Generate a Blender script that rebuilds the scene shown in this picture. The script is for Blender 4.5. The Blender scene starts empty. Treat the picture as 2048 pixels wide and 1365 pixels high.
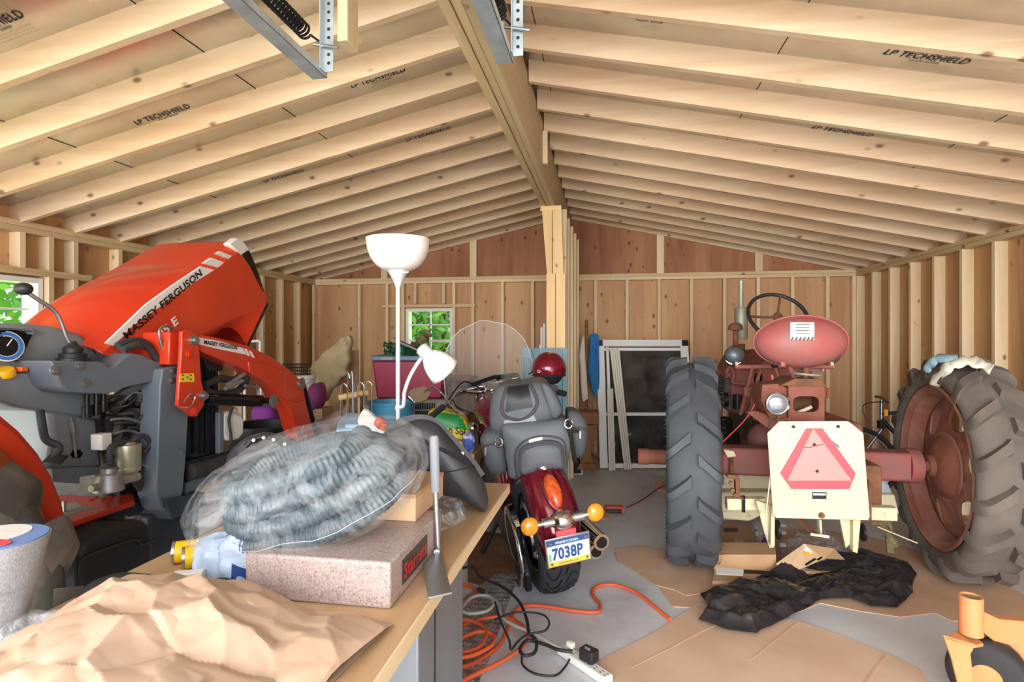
import bpy, math, random
from math import sin, cos, pi, radians, sqrt, atan2, hypot
from mathutils import Vector, Matrix, noise
random.seed(7)
SC = bpy.context.scene
COL = SC.collection
F = 1140.0; H = 1.5; HY = 677.0
TH = math.atan(193 / F); CT, ST = cos(TH), sin(TH)
V = Vector

def ray(px, py):
    r = (px - 1024) / F; u = (HY - py) / F
    return V((r * CT - ST, CT + r * ST, u))
def at(px, py, Y=None, Z=None, X=None, T=None):
    d = ray(px, py)
    if T is not None: t = T
    elif Y is not None: t = Y / d.y
    elif Z is not None: t = (Z - H) / d.z
    else: t = X / d.x
    return V((0, 0, H)) + d * t
def on_plane(px, py, p0, n):
    d = ray(px, py); o = V((0, 0, H))
    t = (V(p0) - o).dot(V(n)) / d.dot(V(n))
    return o + d * t

# ---------------------------------------------------------------- mesh builder
class MB:
    def __init__(s):
        s.v = []; s.f = []
    def add(s, vs, fs):
        b = len(s.v)
        s.v.extend(V(p) for p in vs)
        s.f.extend(tuple(b + i for i in f) for f in fs)
        return s
    def box(s, x0, x1, y0, y1, z0, z1):
        vs = [(x, y, z) for z in (z0, z1) for y in (y0, y1) for x in (x0, x1)]
        return s.add(vs, [(0,2,3,1),(4,5,7,6),(0,1,5,4),(2,6,7,3),(0,4,6,2),(1,3,7,5)])
    def obox(s, c, size, rot=None):
        a, b, d = size[0]/2, size[1]/2, size[2]/2
        R = rot if rot is not None else Matrix.Identity(3)
        c = V(c)
        vs = [c + R @ V((x, y, z)) for z in (-d, d) for y in (-b, b) for x in (-a, a)]
        return s.add(vs, [(0,2,3,1),(4,5,7,6),(0,1,5,4),(2,6,7,3),(0,4,6,2),(1,3,7,5)])
    def bar(s, p, q, w, h, up=(0, 0, 1), w2=None, h2=None):
        p, q = V(p), V(q); d = (q - p).normalized(); up = V(up)
        sx = d.cross(up)
        if sx.length < 1e-4: sx = d.cross(V((1, 0, 0)))
        sx.normalize(); uz = sx.cross(d)
        w2 = w if w2 is None else w2; h2 = h if h2 is None else h2
        vs = []
        for c, a, b in ((p, w, h), (q, w2, h2)):
            for i, j in ((-1,-1),(1,-1),(1,1),(-1,1)):
                vs.append(c + sx * (i * a / 2) + uz * (j * b / 2))
        return s.add(vs, [(0,1,2,3)[::-1],(4,5,6,7),(0,1,5,4),(1,2,6,5),(2,3,7,6),(3,0,4,7)][::1])
    def cyl(s, p, q, r, r2=None, n=16, caps=True):
        p, q = V(p), V(q); r2 = r if r2 is None else r2
        d = (q - p).normalized(); a = d.orthogonal().normalized(); b = d.cross(a)
        vs = []
        for c, R in ((p, r), (q, r2)):
            for i in range(n):
                t = 2*pi*i/n; vs.append(c + a*(R*cos(t)) + b*(R*sin(t)))
        fs = [(i, (i+1) % n, n+(i+1) % n, n+i) for i in range(n)]
        if caps: fs += [tuple(range(n))[::-1], tuple(range(n, 2*n))]
        return s.add(vs, fs)
    def tube(s, pts, r, n=8, closed=False, caps=True):
        P = [V(p) for p in pts]; m = len(P)
        rs = r if isinstance(r, (list, tuple)) else [r]*m
        T = []
        for i in range(m):
            if closed: t = P[(i+1) % m] - P[i-1]
            else: t = P[min(i+1, m-1)] - P[max(i-1, 0)]
            T.append(t.normalized() if t.length > 1e-9 else V((0,0,1)))
        a = T[0].orthogonal().normalized(); vs = []
        for i in range(m):
            a = a - T[i]*a.dot(T[i])
            a = a.normalized() if a.length > 1e-6 else T[i].orthogonal().normalized()
            b = T[i].cross(a)
            for k in range(n):
                t = 2*pi*k/n; vs.append(P[i] + (a*cos(t) + b*sin(t))*rs[i])
        fs = []
        for i in range(m if closed else m-1):
            j = (i+1) % m
            for k in range(n):
                fs.append((i*n+k, i*n+(k+1) % n, j*n+(k+1) % n, j*n+k))
        if not closed and caps:
            fs += [tuple(range(n))[::-1], tuple(range((m-1)*n, m*n))]
        return s.add(vs, fs)
    def lathe(s, prof, o, axis=(0,0,1), n=32, closed=False, a0=0, a1=2*pi):
        o = V(o); d = V(axis).normalized(); a = d.orthogonal().normalized(); b = d.cross(a)
        full = abs(a1-a0-2*pi) < 1e-6; nn = n if full else n+1
        vs = []
        for i in range(nn):
            t = a0 + (a1-a0)*i/n
            e = a*cos(t) + b*sin(t)
            for r, h in prof: vs.append(o + e*r + d*h)
        m = len(prof); fs = []
        for i in range(n):
            j = (i+1) % nn
            for k in range(m if closed else m-1):
                l = (k+1) % m
                fs.append((i*m+k, j*m+k, j*m+l, i*m+l))
        return s.add(vs, fs)
    def prism(s, poly, ext):
        P = [V(p) for p in poly]; e = V(ext); n = len(P)
        vs = P + [p + e for p in P]
        fs = [tuple(range(n))[::-1], tuple(range(n, 2*n))]
        fs += [(i, (i+1) % n, n+(i+1) % n, n+i) for i in range(n)]
        return s.add(vs, fs)
    def grid(s, fn, nu, nv, wrap=False):
        vs = [fn(i/nu, j/nv) for j in range(nv+1) for i in range(nu+1)]
        w = nu+1
        return s.add(vs, [(j*w+i, j*w+i+1, (j+1)*w+i+1, (j+1)*w+i) for j in range(nv) for i in range(nu)])
    def loft(s, rings, caps=True, closed=True):
        n = len(rings[0]); vs = [p for r in rings for p in r]; fs = []
        for i in range(len(rings)-1):
            for k in range(n if closed else n-1):
                fs.append((i*n+k, i*n+(k+1) % n, (i+1)*n+(k+1) % n, (i+1)*n+k))
        if caps and closed:
            fs += [tuple(range(n))[::-1], tuple(range((len(rings)-1)*n, len(rings)*n))]
        return s.add(vs, fs)
    def sphere(s, c, r, nu=20, nv=12, rot=None, v0=0, v1=pi, fn=None):
        c = V(c); r = (r, r, r) if isinstance(r, (int, float)) else r
        R = rot if rot is not None else Matrix.Identity(3)
        vs = []
        for j in range(nv+1):
            ph = v0 + (v1-v0)*j/nv
            for i in range(nu):
                t = 2*pi*i/nu
                p = V((r[0]*sin(ph)*cos(t), r[1]*sin(ph)*sin(t), r[2]*cos(ph)))
                if fn: p = fn(p)
                vs.append(c + R @ p)
        fs = [(j*nu+i, j*nu+(i+1) % nu, (j+1)*nu+(i+1) % nu, (j+1)*nu+i) for j in range(nv) for i in range(nu)]
        return s.add(vs, fs)
    def merge(s, o):
        return s.add(o.v, o.f)
    def xf(s, M):
        s.v = [M @ p for p in s.v]; return s
    def build(s, name, m, parent=None, smooth=40, bevel=0, seg=2, sub=0, solid=0, weld=True):
        me = bpy.data.meshes.new(name)
        off = parent['_o'] if parent is not None else None
        O = V(off) if off is not None else V((0, 0, 0))
        top = parent is None
        if top and s.v:
            lo = V((min(p.x for p in s.v), min(p.y for p in s.v), min(p.z for p in s.v)))
            hi = V((max(p.x for p in s.v), max(p.y for p in s.v), max(p.z for p in s.v)))
            O = V(((lo.x+hi.x)/2, (lo.y+hi.y)/2, lo.z))
        me.from_pydata([tuple(p - O) for p in s.v], [], s.f)
        import bmesh
        bm = bmesh.new(); bm.from_mesh(me)
        if weld: bmesh.ops.remove_doubles(bm, verts=bm.verts, dist=1e-5)
        bmesh.ops.recalc_face_normals(bm, faces=bm.faces)
        bm.to_mesh(me); bm.free()
        if smooth:
            for p in me.polygons: p.use_smooth = True
            me.set_sharp_from_angle(angle=radians(smooth))
        me.materials.append(m)
        o = bpy.data.objects.new(name, me); COL.objects.link(o)
        if top:
            o.location = O
        else:
            o.parent = parent
        o['_o'] = tuple(O)
        if solid:
            md = o.modifiers.new('solid', 'SOLIDIFY'); md.thickness = solid; md.offset = 0
        if bevel:
            md = o.modifiers.new('bevel', 'BEVEL'); md.width = bevel; md.segments = seg
            md.limit_method = 'ANGLE'; md.angle_limit = radians(35)
        if sub:
            md = o.modifiers.new('sub', 'SUBSURF'); md.levels = sub; md.render_levels = sub
        return o

def tag(o, label, cat, group=None, kind=None):
    o['label'] = label; o['category'] = cat
    if group: o['group'] = group
    if kind: o['kind'] = kind
    return o
def thing(name, loc, label, cat, group=None):
    o = bpy.data.objects.new(name, None); COL.objects.link(o)
    o.location = loc; o['_o'] = tuple(loc); o.empty_display_size = .1
    return tag(o, label, cat, group)
def struct(o):
    o['kind'] = 'structure'; return o
def dup(root, delta, label, rz=0):
    def cp(o, par):
        c = o.copy(); COL.objects.link(c)
        if par is not None: c.parent = par
        for ch in o.children: cp(ch, c)
        return c
    r = cp(root, None); r.location = V(root.location) + V(delta); r.rotation_euler.z += rz
    r['label'] = label
    return r

def text(name, body, m, parent, origin, ex, ey, width=None, height=None, depth=.0006, shear=0, bold=0, lift=.001):
    """lettering laid from origin along ex (reading) and ey (letter up)"""
    cu = bpy.data.curves.new(name, 'FONT'); cu.body = body; cu.extrude = 0; cu.shear = shear
    cu.offset = bold; cu.resolution_u = 3; cu.space_character = 1.05
    ob = bpy.data.objects.new('tmp_text', cu); COL.objects.link(ob)
    dg = bpy.context.evaluated_depsgraph_get(); dg.update()
    me = bpy.data.meshes.new_from_object(ob.evaluated_get(dg))
    bpy.data.objects.remove(ob); bpy.data.curves.remove(cu)
    xs = [v.co.x for v in me.vertices]; ys = [v.co.y for v in me.vertices]
    x0, x1, y0, y1 = min(xs), max(xs), min(ys), max(ys)
    sx = width/(x1-x0) if width else None
    sy = height/(y1-y0) if height else None
    if sx is None: sx = sy
    if sy is None: sy = sx
    ex, ey = V(ex).normalized(), V(ey).normalized(); n = ex.cross(ey)
    mb = MB(); mb.v = [V(origin) + ex*((v.co.x-x0)*sx) + ey*((v.co.y-y0)*sy) + n*lift for v in me.vertices]
    mb.f = [tuple(p.vertices) for p in me.polygons]
    bpy.data.meshes.remove(me)
    return mb.build(name, m, parent, smooth=0, weld=False)

def catmull(P, n=8, closed=False):
    P = [V(p) for p in P]; out = []; m = len(P)
    for i in range(m if closed else m-1):
        if closed: a, b, c, d = P[i-1], P[i], P[(i+1) % m], P[(i+2) % m]
        else: a, b, c, d = P[max(i-1, 0)], P[i], P[i+1], P[min(i+2, m-1)]
        for k in range(n):
            t = k/n
            out.append(.5*((2*b) + (c-a)*t + (2*a-5*b+4*c-d)*t*t + (3*b-a-3*c+d)*t**3))
    if not closed: out.append(P[-1])
    return out

# ---------------------------------------------------------------- materials
def S(h):
    h = h.lstrip('#')
    def l(c):
        c /= 255
        return c/12.92 if c <= .04045 else ((c+.055)/1.055)**2.4
    return tuple(l(int(h[i:i+2], 16)) for i in (0, 2, 4)) + (1,)
class NT:
    def __init__(s, name):
        s.m = bpy.data.materials.new(name); s.m.use_nodes = True
        s.t = s.m.node_tree; s.n = s.t.nodes
        s.b = s.n['Principled BSDF']
    def N(s, typ, **kw):
        n = s.n.new(typ)
        for k, v in kw.items():
            if k.startswith('i_'): n.inputs[k[2:].replace('_', ' ')].default_value = v
            else: setattr(n, k, v)
        return n
    def L(s, a, b): s.t.links.new(a, b)
    def coords(s, scale=(1,1,1), rnd=True):
        tc = s.N('ShaderNodeTexCoord'); mp = s.N('ShaderNodeMapping'); mp.inputs['Scale'].default_value = scale
        if rnd:
            oi = s.N('ShaderNodeObjectInfo'); ml = s.N('ShaderNodeVectorMath', operation='SCALE')
            cx = s.N('ShaderNodeCombineXYZ'); s.L(oi.outputs['Random'], cx.inputs[0]); s.L(oi.outputs['Random'], cx.inputs[1]); s.L(oi.outputs['Random'], cx.inputs[2])
            s.L(cx.outputs[0], ml.inputs[0]); ml.inputs['Scale'].default_value = 37.0
            ad = s.N('ShaderNodeVectorMath', operation='ADD'); s.L(tc.outputs['Object'], ad.inputs[0]); s.L(ml.outputs[0], ad.inputs[1])
            s.L(ad.outputs[0], mp.inputs['Vector'])
        else: s.L(tc.outputs['Object'], mp.inputs['Vector'])
        return mp.outputs[0]
    def noise(s, vec, scale, detail=4, rough=.55, dist=0):
        n = s.N('ShaderNodeTexNoise'); n.inputs['Scale'].default_value = scale; n.inputs['Detail'].default_value = detail
        n.inputs['Roughness'].default_value = rough; n.inputs['Distortion'].default_value = dist
        s.L(vec, n.inputs['Vector']); return n.outputs['Fac']
    def ramp(s, fac, stops):
        r = s.N('ShaderNodeValToRGB'); e = r.color_ramp.elements
        while len(e) < len(stops): e.new(.5)
        for k, (p, c) in enumerate(stops): e[k].position = p; e[k].color = c
        s.L(fac, r.inputs[0]); return r.outputs[0]
    def mix(s, fac, a, b, mode='MIX'):
        m = s.N('ShaderNodeMix', data_type='RGBA', blend_type=mode)
        for x, idx in ((fac, 0), (a, 6), (b, 7)):
            if hasattr(x, 'node'): s.L(x, m.inputs[idx])
            else: m.inputs[idx].default_value = x
        return m.outputs[2]
    def math(s, op, a, b=0):
        m = s.N('ShaderNodeMath', operation=op)
        for i, x in enumerate((a, b)):
            if hasattr(x, 'node'): s.L(x, m.inputs[i])
            else: m.inputs[i].default_value = x
        return m.outputs[0]
    def bump(s, h, strength=.3, dist=.005):
        b = s.N('ShaderNodeBump'); b.inputs['Strength'].default_value = strength; b.inputs['Distance'].default_value = dist
        s.L(h, b.inputs['Height']); s.L(b.outputs[0], s.b.inputs['Normal'])
    def set(s, **kw):
        for k, v in kw.items(): s.b.inputs[k.replace('_', ' ')].default_value = v
        return s
def g4(x): return (x, x, x, 1)

def mat(name, col, rough=.5, metal=0, col2=None, vs=4, vr=(.35, .65), bump=0, bs=40, bd=.004, coat=0, stretch=(1,1,1), spec=.5, trans=0, alpha=1, ior=1.45, sheen=0, det=5):
    t = NT(name); c = S(col) if isinstance(col, str) else col
    t.set(Roughness=rough, Metallic=metal, IOR=ior); t.b.inputs['Specular IOR Level'].default_value = spec
    t.b.inputs['Coat Weight'].default_value = coat; t.b.inputs['Transmission Weight'].default_value = trans
    t.b.inputs['Alpha'].default_value = alpha; t.b.inputs['Sheen Weight'].default_value = sheen
    t.b.inputs['Coat Roughness'].default_value = .08
    t.b.inputs['Base Color'].default_value = c
    if col2 or bump: vec = t.coords(stretch)
    if col2:
        c2 = S(col2) if isinstance(col2, str) else col2
        t.L(t.ramp(t.noise(vec, vs, det), [(vr[0], c), (vr[1], c2)]), t.b.inputs['Base Color'])
    if bump: t.bump(t.noise(vec, bs, 4), bump, bd)
    return t.m

def wood(name, a, b, axis, knots=1.0, rough=.65, tone=.25, gs=9, kc='5a3418', patch=None):
    t = NT(name); st = [1, 1, 1]; st[axis] = .07
    vec = t.coords(tuple(st))
    big = t.noise(vec, gs, 6, .6, 1.2)
    c = t.ramp(big, [(.3, S(a)), (.52, tuple((x+y)/2 for x, y in zip(S(a), S(b)))), (.72, S(b))])
    st2 = [1, 1, 1]; st2[axis] = .25
    v2 = t.coords(tuple(st2)); soft = t.noise(v2, 1.6, 3)
    c = t.mix(t.math('MULTIPLY', t.ramp(soft, [(.42, g4(0)), (.7, g4(1))]), tone), c, S(patch or kc))
    oi = t.N('ShaderNodeObjectInfo'); hs = t.N('ShaderNodeHueSaturation')
    t.L(c, hs.inputs['Color'])
    t.L(t.math('ADD', t.math('MULTIPLY', oi.outputs['Random'], .22), .89), hs.inputs['Value'])
    c = hs.outputs[0]
    if knots:
        st3 = [1, 1, 1]; st3[axis] = .55
        v3 = t.coords(tuple(st3)); vo = t.N('ShaderNodeTexVoronoi'); vo.inputs['Scale'].default_value = 7.5
        t.L(v3, vo.inputs['Vector'])
        k = t.ramp(vo.outputs['Distance'], [(.07*knots, g4(1)), (.17*knots, g4(0))])
        c = t.mix(t.math('MULTIPLY', k, .8), c, S(kc))
    t.L(c, t.b.inputs['Base Color']); t.set(Roughness=rough)
    t.b.inputs['Specular IOR Level'].default_value = .3
    t.bump(big, .12, .003)
    return t.m
M = {}
# ================================================================= ROOM
YB = 7.4; XL = -4.085; XR = 2.97; XC = -.535
M['plyL'] = wood('plywood', 'd9b183', 'c69463', 2, knots=1.0, tone=.3, gs=7, kc='7a4524', patch='8d4c30')
M['plyB'] = wood('plywood_back', 'dbb388', 'c89868', 2, knots=1.0, tone=.45, gs=7, kc='6a3a20', patch='94523a')
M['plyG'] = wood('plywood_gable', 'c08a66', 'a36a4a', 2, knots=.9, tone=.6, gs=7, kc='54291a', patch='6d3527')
M['studZ'] = wood('stud_pine', 'ecd8b2', 'dec297', 2, knots=.7, tone=.12, gs=10)
M['plateX'] = wood('plate_pine', 'e8d0a6', 'd6ba8c', 0, knots=.8, tone=.15, gs=10)
M['plateY'] = wood('plate_pine_long', 'e4cb9f', 'd0b182', 1, knots=.8, tone=.15, gs=10)
M['raft'] = wood('rafter_pine', 'e3cdae', 'd1b28e', 0, knots=.85, tone=.35, gs=11, kc='63391f', patch='b57b50')
M['beam'] = wood('treated_beam', 'dcc69e', 'c4aa7e', 1, knots=.7, tone=.25, gs=10, kc='5b4425')
M['post'] = wood('post_pine', 'e8c996', 'd6ad78', 2, knots=.8, tone=.25, gs=8, kc='6a3d1c')

def floor_mat():
    t = NT('painted_concrete'); v = t.coords((1, 1, 1), False)
    c = t.ramp(t.noise(v, 1.1, 6, .6), [(.35, S('dcdfe1')), (.6, S('cacdd1'))])
    spots = t.ramp(t.noise(v, 26, 3, .5), [(.70, g4(0)), (.78, g4(1))])
    c = t.mix(t.math('MULTIPLY', spots, .45), c, S('55504a'))
    dirt = t.ramp(t.noise(v, 2.3, 8, .7), [(.55, g4(0)), (.75, g4(1))])
    c = t.mix(t.math('MULTIPLY', dirt, .35), c, S('7d7872'))
    t.L(c, t.b.inputs['Base Color'])
    t.L(t.ramp(t.noise(v, 4, 4), [(.3, g4(.3)), (.7, g4(.55))]), t.b.inputs['Roughness'])
    t.bump(t.noise(v, 60, 3), .08, .002)
    return t.m
M['floor'] = floor_mat()
def foil_mat():
    t = NT('radiant_foil'); v = t.coords((1, 1, 1), False)
    t.set(Metallic=.85)
    t.L(t.ramp(t.noise(v, 3, 4), [(.3, S('d6d2ca')), (.7, S('c4beb4'))]), t.b.inputs['Base Color'])
    t.L(t.ramp(t.noise(v, 5, 4), [(.3, g4(.26)), (.7, g4(.38))]), t.b.inputs['Roughness'])
    t.bump(t.noise(t.coords((1, .25, 1), False), 160, 3), .07, .002)
    return t.m
M['foil'] = foil_mat()
M['dark'] = mat('dark_gap', '3a2a1c', .9)
M['ink'] = mat('blue_black_ink', '23243a', .7)
M['inkfaint'] = mat('faint_ink', '6b6058', .8)
M['white'] = mat('white_vinyl', 'eeeeea', .45)
M['galv'] = mat('galvanized', 'cbd6db', .4, .6, col2='a9b6bd', vs=9)
M['steel'] = mat('steel', 'a9abab', .35, .9)
M['chrome'] = mat('chrome', 'dcdcdc', .09, 1)
M['blackm'] = mat('black_metal', '1b1c1e', .45, .3)
M['rubber'] = mat('black_rubber', '2b2b2d', .75, col2='393735', vs=6)
M['blackp'] = mat('black_plastic', '1f2022', .45, col2='2b2a29', vs=3)

fl = MB().box(XL-.15, XR+.15, -.6, YB+.15, -.12, 0).build('floor', M['floor'], smooth=0); struct(fl)
# ---- back wall (plywood skin with a window hole)
WX0, WX1, WZ0, WZ1 = -2.70, -2.05, 1.03, 1.90
zg = lambda x: 2.28 + .22*min(x-XL, XR-x)
wb = MB(); y0, y1 = YB, YB+.02
wb.box(XL, WX0, y0, y1, 0, 2.3).box(WX1, XR, y0, y1, 0, 2.3).box(WX0, WX1, y0, y1, 0, WZ0).box(WX0, WX1, y0, y1, WZ1, 2.3)
wall_back = struct(wb.build('wall_back', M['plyB'], smooth=0))
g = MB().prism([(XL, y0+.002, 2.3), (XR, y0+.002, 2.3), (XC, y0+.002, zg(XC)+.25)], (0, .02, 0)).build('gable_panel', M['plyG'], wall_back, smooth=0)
ys = YB-.089
def stud_back(x, z0=.04, z1=2.235, w=.038):
    MB().box(x-w/2, x+w/2, ys, YB, z0, z1).build('stud', M['studZ'], wall_back, smooth=0)
for k in range(8): stud_back(-.16+.3905*k)
for k in range(-1, 8):
    x = -.969-.397*k
    if k == 7: x = XL+.06
    if WX0-.06 < x < WX1+.06:
        stud_back(x, WZ1+.06); stud_back(x, .04, WZ0-.05)
    else: stud_back(x)
stud_back(2.86); stud_back(WX0-.03); stud_back(WX1+.03)
MB().box(WX0-.32, WX1+.32, ys-.003, YB-.001, WZ1+.015, WZ1+.053).build('header', M['plateX'], wall_back, smooth=0)
MB().box(WX0-.32, WX1+.32, ys-.003, YB-.001, WZ0-.055, WZ0-.017).build('sill_block', M['plateX'], wall_back, smooth=0)
MB().box(XL, XR, ys-.0, YB, 2.235, 2.273).build('plate', M['plateX'], wall_back, smooth=0)
MB().box(XL, XR, ys-.004, YB, 2.275, 2.313).build('plate', M['plateX'], wall_back, smooth=0)
MB().box(XL, XR, ys, YB, 0, .038).build('plate', M['plateX'], wall_back, smooth=0)
for px in (946, 1321, 1518, 668+100):
    x = at(px, 500, Y=YB-.04).x
    MB().box(x-.045, x+.045, YB-.038, YB, 2.313, zg(x)+.05).build('gable_stud', M['studZ'], wall_back, smooth=0)
# ---- right wall
wall_right = struct(MB().box(XR, XR+.02, -.3, YB, 0, 2.42).build('wall_right', M['plyL'], smooth=0))
for k in range(-10, 7):
    y = 4.86+.406*k
    MB().box(XR-.089, XR, y, y+.038, .04, 2.235).build('stud', M['studZ'], wall_right, smooth=0)
for z in (0, 2.235, 2.275):
    MB().box(XR-.089-(.005 if z > 2.25 else 0), XR, -.3, YB-.09, z, z+.038).build('plate', M['plateY'], wall_right, smooth=0)
# ---- left wall with a window and an unseen front opening added for lawn light
LW0, LW1 = 2.86, 3.50; LZ0, LZ1 = 1.04, 1.93
wl = MB(); x0, x1 = XL-.02, XL
wl.box(x0, x1, -.3, 2.4, 2.16, 2.42).box(x0, x1, 2.4, LW0, 0, 2.42)
wl.box(x0, x1, LW0, LW1, 0, LZ0).box(x0, x1, LW0, LW1, LZ1, 2.42).box(x0, x1, LW1, YB, 0, 2.42)
wall_left = struct(wl.build('wall_left', M['plyL'], smooth=0))
for k in range(0, 11):
    y = 3.306+.4*k
    if y > YB-.15: break
    if y < LW1+.03:
        MB().box(XL, XL+.089, y, y+.038, LZ1+.06, 2.235).build('stud', M['studZ'], wall_left, smooth=0)
    else:
        MB().box(XL, XL+.089, y, y+.038, .04, 2.235).build('stud', M['studZ'], wall_left, smooth=0)
for y in (2.4, 2.5, LW0-.05, LW1+.012):
    MB().box(XL, XL+.089, y, y+.038, .04, 2.235).build('stud', M['studZ'], wall_left, smooth=0)
MB().box(XL+.001, XL+.092, LW0-.3, LW1+.36, LZ1+.015, LZ1+.06).build('header', M['plateY'], wall_left, smooth=0)
for z in (2.235, 2.275):
    MB().box(XL, XL+.094, -.3, YB-.09, z, z+.038).build('plate', M['plateY'], wall_left, smooth=0)
MB().box(XL, XL+.089, 2.4, YB-.09, 0, .038).build('plate', M['plateY'], wall_left, smooth=0)

# ---- windows
M['glass'] = mat('window_glass', 'ffffff', .02, trans=1, ior=1.1, spec=.3)
def window(name, c0, c1, z0, z1, ax, pos, depth):
    """ax 0: spans x at y=pos ; ax 1: spans y at x=pos"""
    def bx(mb, a0, a1, b0, b1, d0, d1):
        if ax == 0: mb.box(a0, a1, pos+d0, pos+d1, b0, b1)
        else: mb.box(pos-d1, pos-d0, a0, a1, b0, b1)
    fr = MB(); w = .035
    bx(fr, c0, c0+w, z0, z1, -.05, .09); bx(fr, c1-w, c1, z0, z1, -.05, .09)
    bx(fr, c0+w, c1-w, z1-w, z1, -.05, .09); bx(fr, c0+w, c1-w, z0, z0+w, -.05, .09)
    o = struct(fr.build(name, M['white'], smooth=0))
    n = 4; hgt = (z1-z0)/n; mid = (c0+c1)/2
    b = MB(); bx(b, mid-.009, mid+.009, z0+w, z1-w, .02, .045)
    for k in range(1, n): bx(b, c0+w, c1-w, z0+k*hgt-.009, z0+k*hgt+.009, .02, .045)
    b.build('glazing_bar', M['white'], o, smooth=0)
    s = MB(); bx(s, c0+w, c1-w, z0+2*hgt-.016, z0+2*hgt+.016, .01, .055); s.build('meeting_rail', M['white'], o, smooth=0)
    p = MB(); bx(p, c0+w, c1-w, z0+w, z1-w, .031, .034); p.build('pane', M['glass'], o, smooth=0)
window('window_1', WX0, WX1, WZ0, WZ1, 0, YB, 0)
window('window_2', LW0, LW1, LZ0, LZ1, 1, XL, 0)

# ---- roof: foil faced sheathing, rafters, ridge beam
sl = .22; hr = .13
zL = lambda x: 2.28 + sl*(x-XL)
zR = lambda x: 2.28 + sl*(XR-x)
ce = MB()
ce.prism([(XL-.45, -.35, zL(XL-.45)+hr), (XC, -.35, zL(XC)+hr), (XC, -.35, zL(XC)+hr+.03), (XL-.45, -.35, zL(XL-.45)+hr+.03)], (0, YB+.5, 0))
ce.prism([(XR+.45, -.35, zR(XR+.45)+hr), (XC, -.35, zR(XC)+hr), (XC, -.35, zR(XC)+hr+.03), (XR+.45, -.35, zR(XR+.45)+hr+.03)], (0, YB+.5, 0))
ceiling = struct(ce.build('ceiling', M['foil'], smooth=0))
for k in range(-7, 12):
    for sgn, (xa, xb), z in ((0, (XL-.1, -.6), zL), (1, (XR+.1, -.47), zR)):
        ya, yb = ((2.90, 2.862) if sgn == 0 else (2.925, 2.968)); ya += .406*k; yb += .406*k
        if sgn == 1 and k == -1: ya -= .02; yb -= .03
        if k == 11: ya = yb = YB-.04
        MB().prism([(xa, ya, z(xa)), (xb, yb, z(xb)), (xb, yb, z(xb)+hr), (xa, ya, z(xa)+hr)], (0, .038, 0)).build('rafter', M['raft'], ceiling, smooth=0)
# joints between the sheathing panels
for x in (-1.93, -3.1, -.76):
    MB().prism([(x, -.3, zL(x)+hr-.002), (x+.005, -.3, zL(x)+hr-.002), (x+.005, -.3, zL(x)+hr+.004), (x, -.3, zL(x)+hr+.004)], (0, YB, 0)).build('panel_joint', M['dark'], ceiling, smooth=0)
for x in (-.38, .81, 1.98):
    MB().prism([(x, -.3, zR(x)+hr-.002), (x+.005, -.3, zR(x)+hr-.002), (x+.005, -.3, zR(x)+hr+.004), (x, -.3, zR(x)+hr+.004)], (0, YB, 0)).build('panel_joint', M['dark'], ceiling, smooth=0)
# printed marks on the sheathing
nL = V((sl, 0, -1)).normalized(); nR = V((-sl, 0, -1)).normalized()
pL = V((XL, 0, zL(XL)+hr)); pR = V((XR, 0, zR(XR)+hr))
def roofmark(body, a, b, side, m='ink', sub=None, fine=0, hh=.046):
    p0, n = (pL, nL) if side == 0 else (pR, nR)
    A = on_plane(*a, p0, n) + V((0, .012 if side == 0 else .04, 0)); B = on_plane(*b, p0, n)
    ex = V((1, 0, sl if side == 0 else -sl)); ey = V((0, -1, 0))
    w = abs(B.x-A.x)*1.024
    text('print_mark', body, M[m], ceiling, A, ex, ey, width=w, height=hh, shear=.3, bold=.012, lift=.003)
    if sub:
        text('print_mark', sub, M[m], ceiling, A + ex.normalized()*(w*.35) + V((0, hh*.55, 0)), ex, ey, width=w*.36, height=hh*.3, bold=.01, lift=.003)
    for k in range(fine):
        text('fine_print', 'this panel must face an air space of at least 3/4 inch and', M['inkfaint'], ceiling, A + ex.normalized()*(w*.3) + V((0, hh*(1.0+.4*k), 0)), ex, ey, width=w*.6, height=hh*.2, lift=.003)
roofmark('LP TECHSHIELD', (702, 174), (812, 140), 0, sub='RADIANT BARRIER', fine=3)
roofmark('LP TECHSHIELD', (272, 248), (382, 213), 0, sub='RADIANT BARRIER')
roofmark('LP TECHSHIELD', (812, 282), (902, 256), 0)
roofmark('LP TECHSHIELD', (528, 364), (610, 341), 0)
roofmark('LP TECHSHIELD', (-90, 80), (55, 32), 0, sub='RADIANT BARRIER', fine=3)
roofmark('LP TECHSHIELD', (1773, 99), (1948, 117), 1, sub='RADIANT BARRIER', fine=3)
roofmark('LP TECHSHIELD', (1627, 251), (1750, 268), 1, sub='RADIANT BARRIER')
roofmark('RADIANT BARRIER', (1272, 31), (1328, 36), 1, fine=4, hh=.03)
# ridge beam in plies, with a stub wall of posts under its far end
rb = struct(MB().box(-.603, -.562, -.3, YB, 2.70, 3.12).build('ridge_beam', M['beam'], smooth=0, bevel=.003))
for a, b, z in ((-.558, -.520, 2.708), (-.516, -.478, 2.70)):
    MB().box(a, b, -.3, YB, z, 3.10).build('ply', M['beam'], rb, smooth=0, bevel=.003)
MB().box(-.476, -.44, 4.15, 4.19, 2.78, 3.02).build('blocking', M['studZ'], rb, smooth=0)
po = struct(MB().prism([(-.60, 5.15, 2.70), (-.505, 5.15, 2.70), (-.505, 5.15, 2.08), (-.55, 5.15, 2.08)], (0, .04, 0)).build('ridge_post', M['post'], smooth=0, bevel=.002))
MB().prism([(-.50, 5.15, 2.70), (-.42, 5.15, 2.70), (-.40, 5.15, 2.08), (-.498, 5.15, 2.08)], (0, .04, 0)).build('ply', M['post'], po, smooth=0, bevel=.002)
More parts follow.
